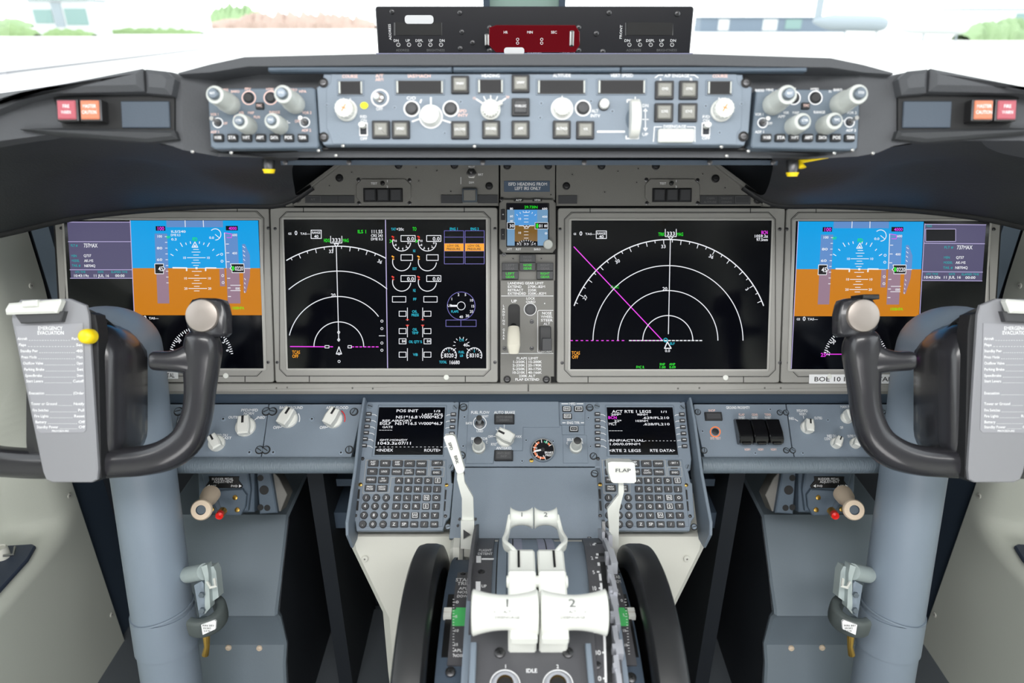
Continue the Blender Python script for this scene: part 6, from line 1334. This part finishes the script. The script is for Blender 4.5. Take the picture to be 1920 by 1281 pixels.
    for rf in (False, True):
        b = MB(); b.loft(bar(Pm, rf), 'yoke_black'); part('horn', W(b), wl_, world=True, sharp=55)
        xc = FY.hit(139, 750).x
        def RF(bb):
            if rf: bb.v = [(2 * xc - v[0], v[1], v[2]) for v in bb.v]
            return bb
        # thumb branch
        TH = smooth_path([(398, 668, .006, 40, .013), (380, 672, .007, 38, .014), (364, 674, .009, 30, .015), (348, 676, .011, 23, .015), (328, 677, .013, 19, .0145), (307, 676, .014, 18, .014), (300, 676, .014, 16, .0125), (297.5, 676, .014, 9, .007)], 4)
        b = MB(); b.loft(bar(TH, False), 'yoke_black'); part('thumb_rest', W(RF(b)), wl_, world=True, sharp=55)
        # head
        Fh = FY.sub(386, 595, .020); b = MB(Fh)
        b.poly([(352, 572), (358, 562), (372, 558.5), (402, 559), (416, 563), (420, 572), (424, 590), (424, 625), (417, 632), (366, 632), (349, 614), (347, 590)], -17, 0, 'yoke_black', 3); mm = Fh.matrix(); b.v = [tuple(mm @ Vector(v)) for v in b.v]
        hd = part('switch_head', W(RF(b)), wl_, world=True, sharp=45)
        b = MB(Fh); u, v = Fh.p(380, 592); k = Fh.sc(380, 592)[0]
        b.lathe([(31 * k, -.002), (31 * k, .002), (29.5 * k, .0038), (26 * k, .0045), (10 * k, .0048)], 'disc_bronze', 40, (u, v, 0)); b.v = [tuple(mm @ Vector(q)) for q in b.v]; part('disc_cap', W(RF(b)), hd, label='round brushed metal cap', world=True, sharp=40)
    # hub
    rows = []
    for px_half, y0, y1, n in ((60, 640, 850, -.075), (76, 612, 880, -.06), (84, 606, 888, -.035), (86, 604, 890, -.006), (82, 608, 889, .018), (72, 618, 884, .026)):
        u0, v0 = FY.p(151 - px_half, y1); u1, v1 = FY.p(151 + px_half, y0); b0 = MB()
        o = []
        for x, y in b0.rrect(u0, u1, v0, v1, .040, 7): o.append(tuple(FY.O + Vector((x, 0, 0)) + FY.v * y + FY.n * n))
        rows.append(o)
    b = MB(); b.loft(rows, 'yoke_black'); part('hub', W(b), wl_, world=True, sharp=50)
    # board holder behind the checklist
    Fp = Frame(100, 740, .775, 25)
    Fq = Fp.sub(100, 740); mm = Fq.matrix()
    b = MB(Fq); b.poly([(160, 585), (172, 590), (177, 620), (183, 898), (176, 905), (160, 905)], -26, -6, 'black_soft', 1); b.v = [tuple(mm @ Vector(v)) for v in b.v]; part('board_edge', W(b), wl_, world=True)
    b = MB(Fq); b.poly([(21, 600), (23, 578), (38, 562), (130, 560), (160, 572), (165, 590), (183, 880), (181, 900), (172, 905), (98, 905), (86, 900), (80, 886)], -5, 0, 'plate_grey', 1.2)
    Bm = b; b.v = [tuple(mm @ Vector(v)) for v in b.v]; bd = part('checklist_board', W(b), wl_, world=True, label='grey metal board')
    # checklist label: its text must read the right way on both sides
    if M < 0: Fl = Fq; X = lambda x: x
    else:
        Fl = Frame(0, 0, 1, 25); Fl.O = Vector((-Fq.O.x, Fq.O.y, Fq.O.z)); X = None
    ml = Fl.matrix()
    lab = [(30, 612), (156, 606), (162, 806), (158, 811), (77, 812), (70, 806)]
    b = MB(Fq); pl = Fq
    pts = [Fq.p(*p) for p in lab]
    if M > 0: pts = [(-x, y) for x, y in pts]
    b.prism(pts, .0001, .0007, 'label_grey', 0)
    def L(t_, x0, x1, y, h, z=.9):
        b2 = MB(Fq); b2.fit(t_, x0, x1, y, h, z, 'text_white')
        if M > 0:                                       # slide the line to its place on the mirrored board
            u0, v0 = Fq.p((x0 + x1) / 2, y); b2.v = [(v[0] - 2 * u0, v[1], v[2]) for v in b2.v]
        b.add(b2.v, b2.f, 'text_white')
    L('EMERGENCY', 72, 118, 615.5, 7); L('EVACUATION', 71, 121, 624, 7)
    items = [('Aircraft', 635, 34, 52), ('Flaps', 646.5, 36, 50), ('Standby Pwr', 658, 39, 72), ('Press Mode', 669.5, 41, 70), ('Outflow Valve', 681, 44, 82), ('Parking Brake', 692.5, 46, 84), ('Speedbrake', 704, 48, 80), ('Start Levers', 714.5, 50, 82), ('Evacuation', 737, 55, 84), ('Tower or Ground', 757, 59, 108), ('Fire Switches', 769, 62, 92), ('Fire Lights', 780, 65, 92), ('Battery', 791, 67, 88), ('Standby Power', 800.5, 70, 110)]
    ans = ['Parked', 'Set', '40', 'Man', 'Open', 'Set', 'Down', 'Cutoff', '(Order', 'Notify', 'Pull', 'Reset', 'Off', 'Off']
    for (t_, y, x0, x1), a_ in zip(items, ans):
        if M < 0:
            L(t_, x0, x1, y, 5.2); xe = 155 + (y - 630) * .03; xa = xe - (20 if len(a_) > 4 else 12); L(a_, xa, xe, y, 5.2); L('.' * 16, x1 + 2, xa - 2, y + 2, 3.2)
        else:                                          # mirrored layout: start at the inner edge
            ln = x1 - x0; xs = 155; L(t_, xs - ln, xs, y, 5.2); xe = x0 + 1; wa = 20 if len(a_) > 4 else 12; L(a_, xe, xe + wa, y, 5.2); L('.' * 16, xe + wa + 2, xs - ln - 2, y + 2, 3.2)
    L('PROCEDURE', 98, 130, 808, 3.5)
    Mx = MW[wl_].inverted() @ ml; b.v = [tuple(Mx @ Vector(v)) for v in b.v]; part('checklist_label', b, bd, label='pale label headed EMERGENCY EVACUATION')
    # chart clip
    b = MB(Fq); b.poly([(36, 590), (128, 584), (122, 604), (48, 607)], 0, 8, 'key_dark', 1); b.v = [tuple(mm @ Vector(v)) for v in b.v]; part('clip_shadow', W(b), bd, world=True)  # dark piece modelled in place of the shadow under the clip bar
    b = MB(Fq); b.poly([(24, 582), (31, 570), (126, 562), (128, 566), (119, 588), (26, 591)], 4, 14, 'white_plastic', 2.5); b.v = [tuple(mm @ Vector(v)) for v in b.v]; part('clip_bar', W(b), bd, world=True)
    b = MB(Fq); b.poly([(62, 566), (90, 564), (90, 576), (62, 578)], 13, 19, 'white_plastic', 1.5); b.v = [tuple(mm @ Vector(v)) for v in b.v]; part('clip_spring', W(b), bd, world=True)
    if M < 0:
        b = MB(Fq); u, v = Fq.p(169, 631); k = Fq.sc(169, 631)[0]; b.lathe([(14 * k, -.002), (14.5 * k, .004), (13 * k, .010), (8 * k, .0125)], 'yellow', 24, (u, v, 0)); b.v = [tuple(mm @ Vector(q)) for q in b.v]; part('yellow_pointer', W(b), wl_, world=True, label='round yellow pointer ball', sharp=60)
    else:
        b = MB(FY.sub(380, 560)); f2 = FY.sub(380, 560); b.rect(362, 554, 392, 563, -10, 20, 'key_black', 1, 1); b.v = [tuple(f2.matrix() @ Vector(v)) for v in b.v]; part('trim_switch', W(b), wl_, world=True)
    # ---- force transducer bracket on the inner side of the column
    tr = thing('force_transducer', 'pale grey transducer bracket with a dark clamp and white label on the %s control column' % sd, 'transducer', mx(at(385, 1120, 1.02)), 'column transducers')
    b = MB(); p0, p1 = at(352, 1078, 1.03), at(384, 1072, 1.0); b.tube([p0, p1], .012, 'transducer_grey', 18); part('cross_tube', W(b), tr, world=True)
    b = MB(); plate(b, [(377, 1063, .99), (388, 1059, .99), (391, 1075, .99), (394, 1140, .985), (384, 1152, .985), (384, 1085, .99)], .014, 'transducer_grey'); part('arm', W(b), tr, world=True)
    b = MB(); plate(b, [(390, 1064, 1.0), (400, 1062, 1.0), (405, 1072, 1.0), (410, 1120, .995), (396, 1130, .995)], .016, 'transducer_grey'); part('arm', W(b), tr, world=True)
    b = MB(); plate(b, [(364, 1098, 1.0), (378, 1090, .995), (382, 1094, .995), (386, 1150, .99), (374, 1158, .99)], .012, 'column_paint'); part('base_plate', W(b), tr, world=True)
    b = MB(); c0 = at(384, 1150, 1.0); arcp = [(c0.x + .024 * math.cos(R(a)), c0.y + .024 * math.sin(R(a)), c0.z - .004) for a in range(-120, 90, 15)]
    b.tube(arcp, (.007, .015), 'clamp_grey', 14, sq=4, up=(0, 0, 1)); cl = part('clamp', W(b), tr, world=True, sharp=40)
    b = MB(); plate(b, [(377, 1172, .955), (402, 1163, .955), (405, 1166, .955), (404, 1180, .955), (380, 1191, .955)], .003, 'text_white')
    f3 = Frame(391, 1177, .954, 25).sub(391, 1177); bb = MB(f3)
    for i, (t_, x0, x1) in enumerate((('P/N 251', 380, 402), ('S/N 0412', 381, 396), ('2.5 N', 382, 394))): bb.fit(t_, x0, x1, 1173 + i * 5 , 3, .6, 'text_dark')
    vv = [f3.matrix() @ Vector(v) for v in bb.v]
    if M > 0: cxm = at(391, 1177, .954).x; vv = [Vector((2 * cxm - v.x, v.y, v.z)) for v in vv]
    b.add([tuple(v) for v in vv], bb.f, 'text_dark'); part('label', W(b), cl, world=True)
    b = MB(); b.tube([at(386, 1180, .99), at(388, 1212, .99), at(385, 1228, .995)], [.006, .004, .005], 'brass', 10); part('cable_plug', W(b), tr, world=True)
    b = MB(); b.tube([at(389, 1092, .985), at(395, 1102, .975), at(404, 1100, .975), at(402, 1086, .985)], .0022, 'white_plastic', 8); part('cable', W(b), tr, world=True)
    for px, py in ((379, 1115), (380, 1144)):
        b = MB(); b.lathe([(.0045, 0), (.004, .004)], 'metal_slot', 6, M=Matrix.Translation(at(px, py, .985)) @ Matrix.Rotation(R(65), 4, 'X')); part('bolt', W(b), tr, world=True)
    # ---- rudder pedal adjustment unit
    Fr_ = Frame(430, 925, 1.12, 25).sub(430, 925); mm = Fr_.matrix()
    ru = thing('rudder_pedal_adjuster', 'rudder pedal adjustment unit with a beige crank knob below the %s padded edge' % sd, 'adjuster', mx(Fr_.O), 'rudder pedal adjusters')
    def RB(b): b.v = [tuple(mx(mm @ Vector(v))) for v in b.v]; return b
    b = MB(Fr_); b.poly([(363, 880), (470, 880), (470, 965), (378, 968), (366, 950)], -60, -14, 'panel_blue_dark', 2); part('body', RB(b), ru, world=True)
    b = MB(Fr_); b.poly([(374, 882), (462, 882), (467, 920), (462, 960), (410, 966), (384, 930)], -16, -4, 'panel_blue_dark', 2); part('front_block', RB(b), ru, world=True)
    b = MB(Fr_); b.poly([(404, 920), (455, 917), (463, 928), (461, 950), (452, 966), (425, 966), (414, 948)], -4, 4, 'panel_blue_dark', 1.5); part('cover', RB(b), ru, world=True)
    b = MB(Fr_); b.poly([(390, 894.5), (447, 894.5), (446, 902), (454, 912), (452, 916), (385, 916), (384, 912), (391, 902)], -4, -2.5, 'black', .3)
    b2 = MB(Fr_); tx(b2, -2.2, [('RUDDER PEDAL', 396, 436.6, 898.8, 4.6, 'text_white'), ('ADJUSTMENT', 399.5, 436, 904, 4.6, 'text_white'), ('AFT' if M < 0 else 'FWD', 394, 404.5, 912, 4, 'text_white'), ('FWD' if M < 0 else 'AFT', 432, 444.5, 912, 4, 'text_white')])
    b2.flat([(387, 912), (392, 909), (392, 915)], -2.2, 'text_white'); b2.flat([(452, 912), (447, 909), (447, 915)], -2.2, 'text_white')
    if M > 0:
        uc = Fr_.p(418, 900)[0]; b2.v = [(2 * uc - v[0], v[1], v[2]) for v in b2.v]
    b.add(b2.v, b2.f, 'text_white'); part('placard', RB(b), ru, world=True, label='black placard reading RUDDER PEDAL ADJUSTMENT')
    b = MB(); b.tube([at(396, 926, 1.10), at(391, 934, 1.085), at(387, 941, 1.07), at(381, 951, 1.055)], [.0145, .0135, .0095, .0105], 'beige_knob', 22); cs = part('crank_stem', W(b), ru, world=True)
    b = MB(); p_ = at(378, 956, 1.05); d_ = (at(374, 962, 1.035) - p_).normalized(); b.lathe([(.012, -.006), (.0158, -.003), (.0162, .001), (.0145, .0035), (.0075, .004), (.0065, .0015)], 'beige_knob', 28, M=Matrix.Translation(p_) @ Vector((0, 0, 1)).rotation_difference(Vector((.12, -.85, .5)).normalized()).to_matrix().to_4x4(), mats=[None, None, None, None, 'metal_slot']); part('crank_knob', W(b), cs, world=True, sharp=40)
    b = MB(); b.tube([at(418, 958, 1.09), at(412, 966, 1.075)], .0065, 'brass', 14); bc = part('brass_collar', W(b), ru, world=True)
    b = MB(); b.tube([at(413, 964, 1.077), at(411, 968, 1.068), at(410.5, 969, 1.067)], [.0062, .0058, .003], 'red', 14); part('red_button', W(b), bc, world=True)
    for px, py in ((443, 932), (447, 955), (399, 954)):
        b = MB(Fr_); u, v = Fr_.p(px, py); b.lathe([(.0042, .003), (.004, .0055), (.002, .006)], 'brass', 10, (u, v, 0)); part('screw', RB(b), ru, world=True)
    b = MB(Fr_); b.poly([(472, 884), (498, 884), (512, 968), (478, 970)], -40, -20, 'panel_blue_dark', 2)
    for x, y, r in ((480, 901, 6), (487, 924, 9), (468 + 12, 957, 6), (493, 958, 6)): b.disc(x, y, r, -19.5, 'groove', 16)
    part('side_bracket', RB(b), ru, world=True)
    b = MB(Fr_); b.poly([(499, 890), (511, 903), (527, 936), (514, 968), (509, 968)], -60, -30, 'panel_grey', 1); part('side_cover', RB(b), ru, world=True)
    # ---- footwell box
    bx = thing('footwell_box', 'grey-blue sloped box on the footwell floor beside the %s control column' % sd, 'box', mx((-.50, .90, 0)), 'footwell boxes')
    prof = [(.9956, .437), (.917, .362), (.878, .328), (.872, .318), (.882, .300), (.886, .232), (.866, .205), (.80, .0), (1.15, .0), (1.15, .437)]
    b = MB(); xr = lambda z: -.432 + (.003 if z > .3 else .0); b.xprism(prof, -.66, -.432, 'box_paint', .004); part('shell', W(b), bx, world=True)
    b = MB(); b.xprism([(.995, .432), (.92, .36), (.884, .318), (.89, .300), (.893, .232), (.875, .205), (.82, .0), (1.14, .0), (1.14, .432)], -.4325, -.4305, 'navy_dark'); part('side_shade', W(b), bx, world=True)  # dark sheet over the shell's inner side, standing in for shade
    for px, py in ((429, 1214), (487, 1215)):
        b = MB(); b.lathe([(.0058, 0), (.0055, .003), (.003, .005)], 'beige_knob', 12, M=Matrix.Translation(at_pt(px, py, .8845)) @ Matrix.Rotation(R(85), 4, 'X')); part('knob', W(b), bx, world=True)
def at_pt(px, py, y):
    d = ray(px, py); return CAM + d * ((y - CAM.y) / d.y)
yoke(-1); yoke(1)
# ================================================================ the cockpit shell
def struct(name, b, sharp=40): o = part(name, b, sharp=sharp); o['kind'] = 'structure'; return o
def sstep(a, b_, x): t = max(0, min(1, (x - a) / (b_ - a))); return t * t * (3 - 2 * t)
b = MB(); b.box(-1.3, 1.3, -1.2, 1.75, -.03, 0, 'floor_grey'); struct('floor', b)
for s_, nm in ((-1, 'wall_left'), (1, 'wall_right')):
    b = MB(); ny, nz = 84, 70; vs = []; fs = []
    def front(z): return 1.10 + (.09 * sstep(.42, .83, z))
    for j in range(nz + 1):
        z = j / nz * 1.06
        for i in range(ny + 1):
            t = i / ny; y = -1.2 + t * (front(z) + 1.2)
            x = -.89
            rec = (1 - sstep(1.0, 1.06, y)) * sstep(.355, .385, z)     # recessed pocket above the ledge
            x -= .10 * rec
            x -= .02 * sstep(.25, .05, z) * 0
            x -= .03 * (1 - sstep(.55, .98, y)) * (1 - sstep(.355, .385, z)) * 0
            vs.append((x * (-s_) * -1 if s_ < 0 else -x, y, z) if False else ((x if s_ < 0 else -x), y, z))
    for j in range(nz):
        for i in range(ny): a = j * (ny + 1) + i; fs.append((a, a + 1, a + ny + 2, a + ny + 1))
    # return edge at the front
    o = len(vs)
    for j in range(nz + 1): z = j / nz * 1.06; vs.append((s_ * .93, front(z) + .005, z))
    for j in range(nz): fs.append((j * (ny + 1) + ny, o + j, o + j + 1, (j + 1) * (ny + 1) + ny))
    b.add(vs, fs, 'liner'); struct(nm, b, 60)
    # forward dark side structure
    b = MB(); b.box(min(s_ * .90, s_ * .95), max(s_ * .90, s_ * .95), 1.105, 1.75, 0, 1.12, 'navy'); struct('wall_forward_' + ('left' if s_ < 0 else 'right'), b)
    # upper side pillar strips beside the outboard display
    b = MB(); x0, x1 = sorted((s_ * .83, s_ * .862)); b.box(x0, x1, 1.16, 1.198, .60, .985, 'panel_blue_dark'); struct('trim_1' if s_ < 0 else 'trim_2', b)
    sd = 'left' if s_ < 0 else 'right'
    # ledge tray
    t = thing('ledge_tray', 'dark navy tray with a small white capped fitting set in the %s side ledge' % sd, 'tray', (s_ * .93, .95, .372), 'side ledge trays')
    b = MB(); P = [(-.898, .80), (-.898, .95), (-.906, .985), (-.915, .99), (-.968, .985), (-.975, .97), (-.975, .80)]
    b.prism([(x * -s_, y) for x, y in P], .368, .3745, 'tray_navy', .002); part('tray', b, t, world=True)
    b = MB(); b.lathe([(.012, .372), (.012, .392), (.0095, .396), (.008, .394)], 'cream', 20, (s_ * .945, .955, 0)); part('fitting', b, t, world=True)
    b = MB(); b.tube([(s_ * .935, .945, .386), (s_ * .925, .955, .38), (s_ * .93, .97, .385)], .002, 'metal', 6); part('chain', b, t, world=True)
    for i, (px, py) in enumerate(((58, 536), (130, 930), (209, 1153))):
        q = at_x(px, py, -.8895 if py > 600 else -.889); o = part('liner_screw', screw_mesh(.0055, 'liner')); o.matrix_world = Matrix.Translation((q.x if s_ < 0 else -q.x, q.y, q.z)) @ Matrix.Rotation(R(90) * -s_, 4, 'Y'); MW[o] = o.matrix_world
        tag(o, ('small screw in the %s side liner, ' % sd) + ('level with the displays', 'level with the pedal adjuster', 'low by the column foot')[i], 'screw', 'liner screws')
# dark structure behind the instrument panel and in the footwells
b = MB(); b.box(-.90, .90, 1.20, 1.22, .0, 1.12, 'navy_dark'); struct('wall_front', b)
b = MB(); b.xprism([(1.085, 1.06), (1.195, 1.12), (1.195, .70), (1.02, .70), (.968, .72)], -.74, .74, 'navy_dark', 0)
solid('panel_enclosure', b, 'black enclosure behind the instrument panel', 'enclosure')
# footwell shelves seen beside the pedal boxes
for s_, sd in ((-1, 'left'), (1, 'right')):
    for (xa, xb, y0, z0, z1, lab) in ((.262, .335, .99, .505, .520, 'upper'), (.262, .345, .985, .415, .450, 'lower')):
        x0, x1 = sorted((s_ * xa, s_ * xb)); b = MB(); b.box(x0, x1, y0, y0 + .19, z0, z1, 'navy'); solid('footwell_shelf', b, '%s dark shelf in the %s footwell beside the pedestal' % (lab, sd), 'shelf', 'footwell shelves')
    x0, x1 = sorted((s_ * .345, s_ * .372)); b = MB(); b.box(x0, x1, .955, 1.19, .0, .584, 'navy_dark'); solid('footwell_divider', b, 'dark upright divider in the %s footwell between pedestal and pedal box' % sd, 'divider', 'footwell dividers')
    x0, x1 = sorted((s_ * .195, s_ * .492)); b = MB(); b.prism([(x0, .20), (x1, .20), (x1, 1.18), (x0, 1.18)], .0005, .012, 'floor_grey', .002); t = solid('floor_plate', b, 'removable floor plate on the %s of the pedestal' % sd, 'floor plate', 'floor plates')
    for px, py in (((586, 1172),) if s_ < 0 else ((1376, 1173),)):
        q = at_z(px, py, .012); part('screw', screw_mesh(.0075, 'brass'), t, loc=(q.x, q.y, .012))
# glareshield deck runs forward to the windows; centre post, glass, ceiling, back wall
b = MB(); b.box(-.95, .95, 1.05, 1.62, 1.10, 1.135, 'hood_grey'); struct('trim_3', b)
b = MB(); b.box(-.072, .072, 1.50, 1.56, 1.13, 1.86, 'post_green'); b.box(-.080, -.068, 1.485, 1.565, 1.13, 1.86, 'navy'); b.box(.068, .080, 1.485, 1.565, 1.13, 1.86, 'navy'); struct('trim_4', b)
for i, s_ in enumerate((-1, 1)):
    b = MB(); x0, x1 = sorted((s_ * .078, s_ * .98)); yb = 1.56
    b.add([(s_ * .078, 1.53, 1.135), (s_ * 1.20, 1.42, 1.10), (s_ * 1.06, 1.12, 1.86), (s_ * .078, 1.22, 1.86)], [(0, 1, 2, 3)], 'glass'); struct('window_%d' % (i + 1), b)
    b = MB(); b.add([(s_ * 1.20, 1.42, 1.06), (s_ * 1.02, -.75, 1.06), (s_ * .88, -.75, 1.80), (s_ * 1.06, 1.12, 1.84)], [(0, 1, 2, 3)], 'glass'); struct('window_%d' % (i + 3), b)
    b = MB(); b.tube([(s_ * 1.20, 1.43, 1.04), (s_ * 1.06, 1.13, 1.86)], .035, 'liner', 10, sq=3); struct('trim_%d' % (i + 5), b)
    b = MB(); x0, x1 = sorted((s_ * .885, s_ * 1.06)); b.box(x0, x1, -1.2, 1.45, 1.04, 1.07, 'liner'); struct('trim_%d' % (i + 7), b)
    b = MB(); b.add([(s_ * 1.02, -1.2, 1.06), (s_ * 1.02, -.75, 1.06), (s_ * .88, -.75, 1.80), (s_ * .88, -1.2, 1.80)], [(0, 1, 2, 3)], 'liner'); struct('wall_rear_' + ('left' if s_ < 0 else 'right'), b)
b = MB(); b.box(-1.02, 1.02, -1.2, 1.22, 1.82, 1.86, 'ceiling_grey'); struct('ceiling', b)
b = MB(); b.box(-1.1, 1.1, -1.25, -1.2, 0, 1.86, 'back_wall'); struct('wall_back', b)
# ================================================================ outside: apron, buildings, trees
GZ = -2.6
b = MB(); b.box(-900, 900, 3, 1500, GZ - .1, GZ, 'concrete'); struct('ground', b)
def gp(px, py): return at_z(px, py, GZ)
def gbox(b, px0, px1, pyb, h, depth, m, z0=0.):
    a, c = gp(px0, pyb), gp(px1, pyb); b.box(a.x, c.x, a.y, a.y + depth, GZ + z0, GZ + z0 + h, m); return a.y
def hpx(pyb, dpx): q = gp(960, pyb); return dpx * (q - CAM).y * 1.1 / FPX   # height in metres for dpx at that distance
# taxi line
b = MB(); A1, A2, A3, A4 = gp(-200, 158), gp(374, 91.5), gp(374, 94.5), gp(-200, 166)
b.add([(p.x, p.y, GZ + .02) for p in (A1, A2, A3, A4)], [(0, 1, 2, 3)], 'line_dark'); solid('taxiway_line', b, 'dark line crossing the pale apron outside the left window', 'line')
def building(name, lab, cat, px0, px1, pyb, tpx, m, wins=(), group=None, roof=None):
    c = gp((px0 + px1) / 2, pyb); t = thing(name, lab, cat, (c.x, c.y, GZ), group); b = MB(); h = hpx(pyb, tpx); gbox(b, px0, px1, pyb, h, 12, m); part('wall', b, t, world=True)
    for x0, x1, a0, a1, mm in wins:
        b = MB(); q0, q1 = gp(x0, pyb), gp(x1, pyb); b.box(q0.x, q1.x, q0.y - .3, q0.y, GZ + h * a0, GZ + h * a1, mm); part('window', b, t, world=True)
    if roof: b = MB(); q0, q1 = gp(px0 - 3, pyb), gp(px1 + 3, pyb); b.box(q0.x, q1.x, q0.y - 1, q0.y + 13, GZ + h, GZ + h * 1.06, roof); part('roof', b, t, world=True)
building('hangar_building', 'white glazed building with grey columns outside the left window', 'building', 68, 178, 66, 48, 'far_white', ((74, 108, .35, .75, 'far_glass'), (110, 128, .25, .95, 'far_grey'), (132, 172, .3, .78, 'far_glass')), None, 'far_grey')
building('hangar_building', 'long low white building between the glazed building and the pole, left window', 'building', 180, 378, 62, 38, 'far_pale', ((200, 250, .55, .75, 'far_white'), (290, 330, .2, .5, 'far_white')))
building('terminal_building', 'long dark blue terminal building outside the right window', 'building', 1312, 1585, 60, 20, 'far_dark', ((1345, 1365, .1, .9, 'far_white'), (1428, 1455, .1, .9, 'far_white'), (1470, 1500, .2, .9, 'far_glass')), None, 'far_grey')
building('terminal_building', 'pale building behind the trees at the far right', 'building', 1790, 1990, 66, 36, 'far_pale', ((1895, 1925, .5, .85, 'far_glass'),), None, 'far_grey')
def airplane(lab, px0, px1, pyc, m):
    a, c = gp(px0, pyc), gp(px1, pyc); t = thing('parked_airplane', lab, 'airplane', (a.x, a.y, GZ)); L_ = (c.x - a.x); r = L_ * .10; b = MB(); cz = GZ + r * 1.8
    b.tube(smooth_path([(a.x, a.y, cz + r * .3), (a.x + L_ * .25, a.y, cz + r * .1), (a.x + L_ * .75, a.y, cz), (a.x + L_ * .92, a.y, cz - r * .1), (a.x + L_, a.y, cz - r * .35)], 4), [r * (.25 + .75 * min(1, i / 4)) if i < 9 else r * max(.12, math.sqrt(max(0, 1 - ((i - 8) / 8.2) ** 2.4))) for i in range(17)], m, 16); part('fuselage', b, t, world=True)
    b = MB(); b.xprism([(a.y, cz), (a.y + r * 6, cz + r * .5), (a.y + r * 6, cz + r * .7), (a.y, cz + r * .4)], a.x + L_ * .4, a.x + L_ * .55, m, 0); part('wing', b, t, world=True)
    for f in (.45, .88): b = MB(); b.box(a.x + L_ * f - r * .08, a.x + L_ * f + r * .08, a.y - r * .1, a.y + r * .1, GZ, cz - r * .5, 'far_grey'); part('landing_gear', b, t, world=True)
    b = MB(); b.xprism([(a.y - r * .1, cz + r * .2), (a.y + r * .1, cz + r * .2), (a.y + r * .1, cz + r * 3), (a.y - r * .1, cz + r * 3)], a.x + L_ * .0, a.x + L_ * .10, m, 0); part('tail_fin', b, t, world=True)
airplane('grey-nosed airplane parked outside the right window', 1520, 1658, 71, 'far_grey'); airplane('white airplane parked before the trees, right window', 1665, 1808, 77, 'far_white')
def blob(name, lab, cat, px0, px1, pyb, tpx, m, seed, group, n=26):
    rnd = random.Random(seed); b = MB(); h = hpx(pyb, tpx); a, c = gp(px0, pyb), gp(px1, pyb); vs = []; fs = []; k = 9
    for i in range(n + 1):
        f = i / n; e = min(1, 4 * f, 4 * (1 - f)) ** .5; hh = h * (.65 + .35 * rnd.random()) * (.25 + .75 * e)
        for j in range(k): t_ = PI * j / (k - 1); rr = 1 + .25 * (rnd.random() - .5); vs.append((a.x + (c.x - a.x) * f, a.y - math.cos(t_) * h * .8 * rr, GZ + math.sin(t_) * hh * rr))
    for i in range(n):
        for j in range(k - 1): q = i * k + j; fs.append((q, q + 1, q + k + 1, q + k))
    b.add(vs, fs, m); solid(name, b, lab, cat, group)
blob('hedge', 'green hedge left of and below the glazed building, far left', 'hedge', -60, 72, 68, 17, 'hedge', 1, 'hedges'); blob('hedge', 'green hedge under the glazed building and low white building', 'hedge', 84, 178, 68, 12, 'hedge', 2, 'hedges')
blob('hedge', 'thin green hedge before the low white building', 'hedge', 195, 380, 64, 10, 'hedge', 3, 'hedges', 40)
blob('scrub_bank', 'pale brown scrub bank right of the light pole, left window', 'scrub', 395, 706, 54, 24, 'scrub', 4, None, 60); blob('tree_row', 'distant green tree row above the scrub bank', 'trees', 398, 500, 47, 30, 'tree_green', 5, 'distant trees'); blob('tree_row', 'green tree row at the far right window', 'trees', 1800, 1990, 75, 32, 'tree_green', 6, 'distant trees', 40)
blob('tree_row', 'distant tree row at the far left window edge', 'trees', -80, 66, 52, 14, 'tree_green', 8, 'distant trees')
q = gp(392, 58); b = MB(); b.tube([(q.x, q.y, GZ), (q.x, q.y, GZ + hpx(58, 36))], .9, 'far_white', 8); solid('light_pole', b, 'thin white light pole outside the left window', 'pole')
b = MB(); b.add([(p.x, p.y, GZ + .01) for p in (gp(-200, 168), gp(0, 140), (gp(60, 138)), gp(170, 152), gp(60, 200), gp(-200, 260))], [(0, 1, 2, 3, 4, 5)], 'asphalt'); o = struct('ground_asphalt', b)
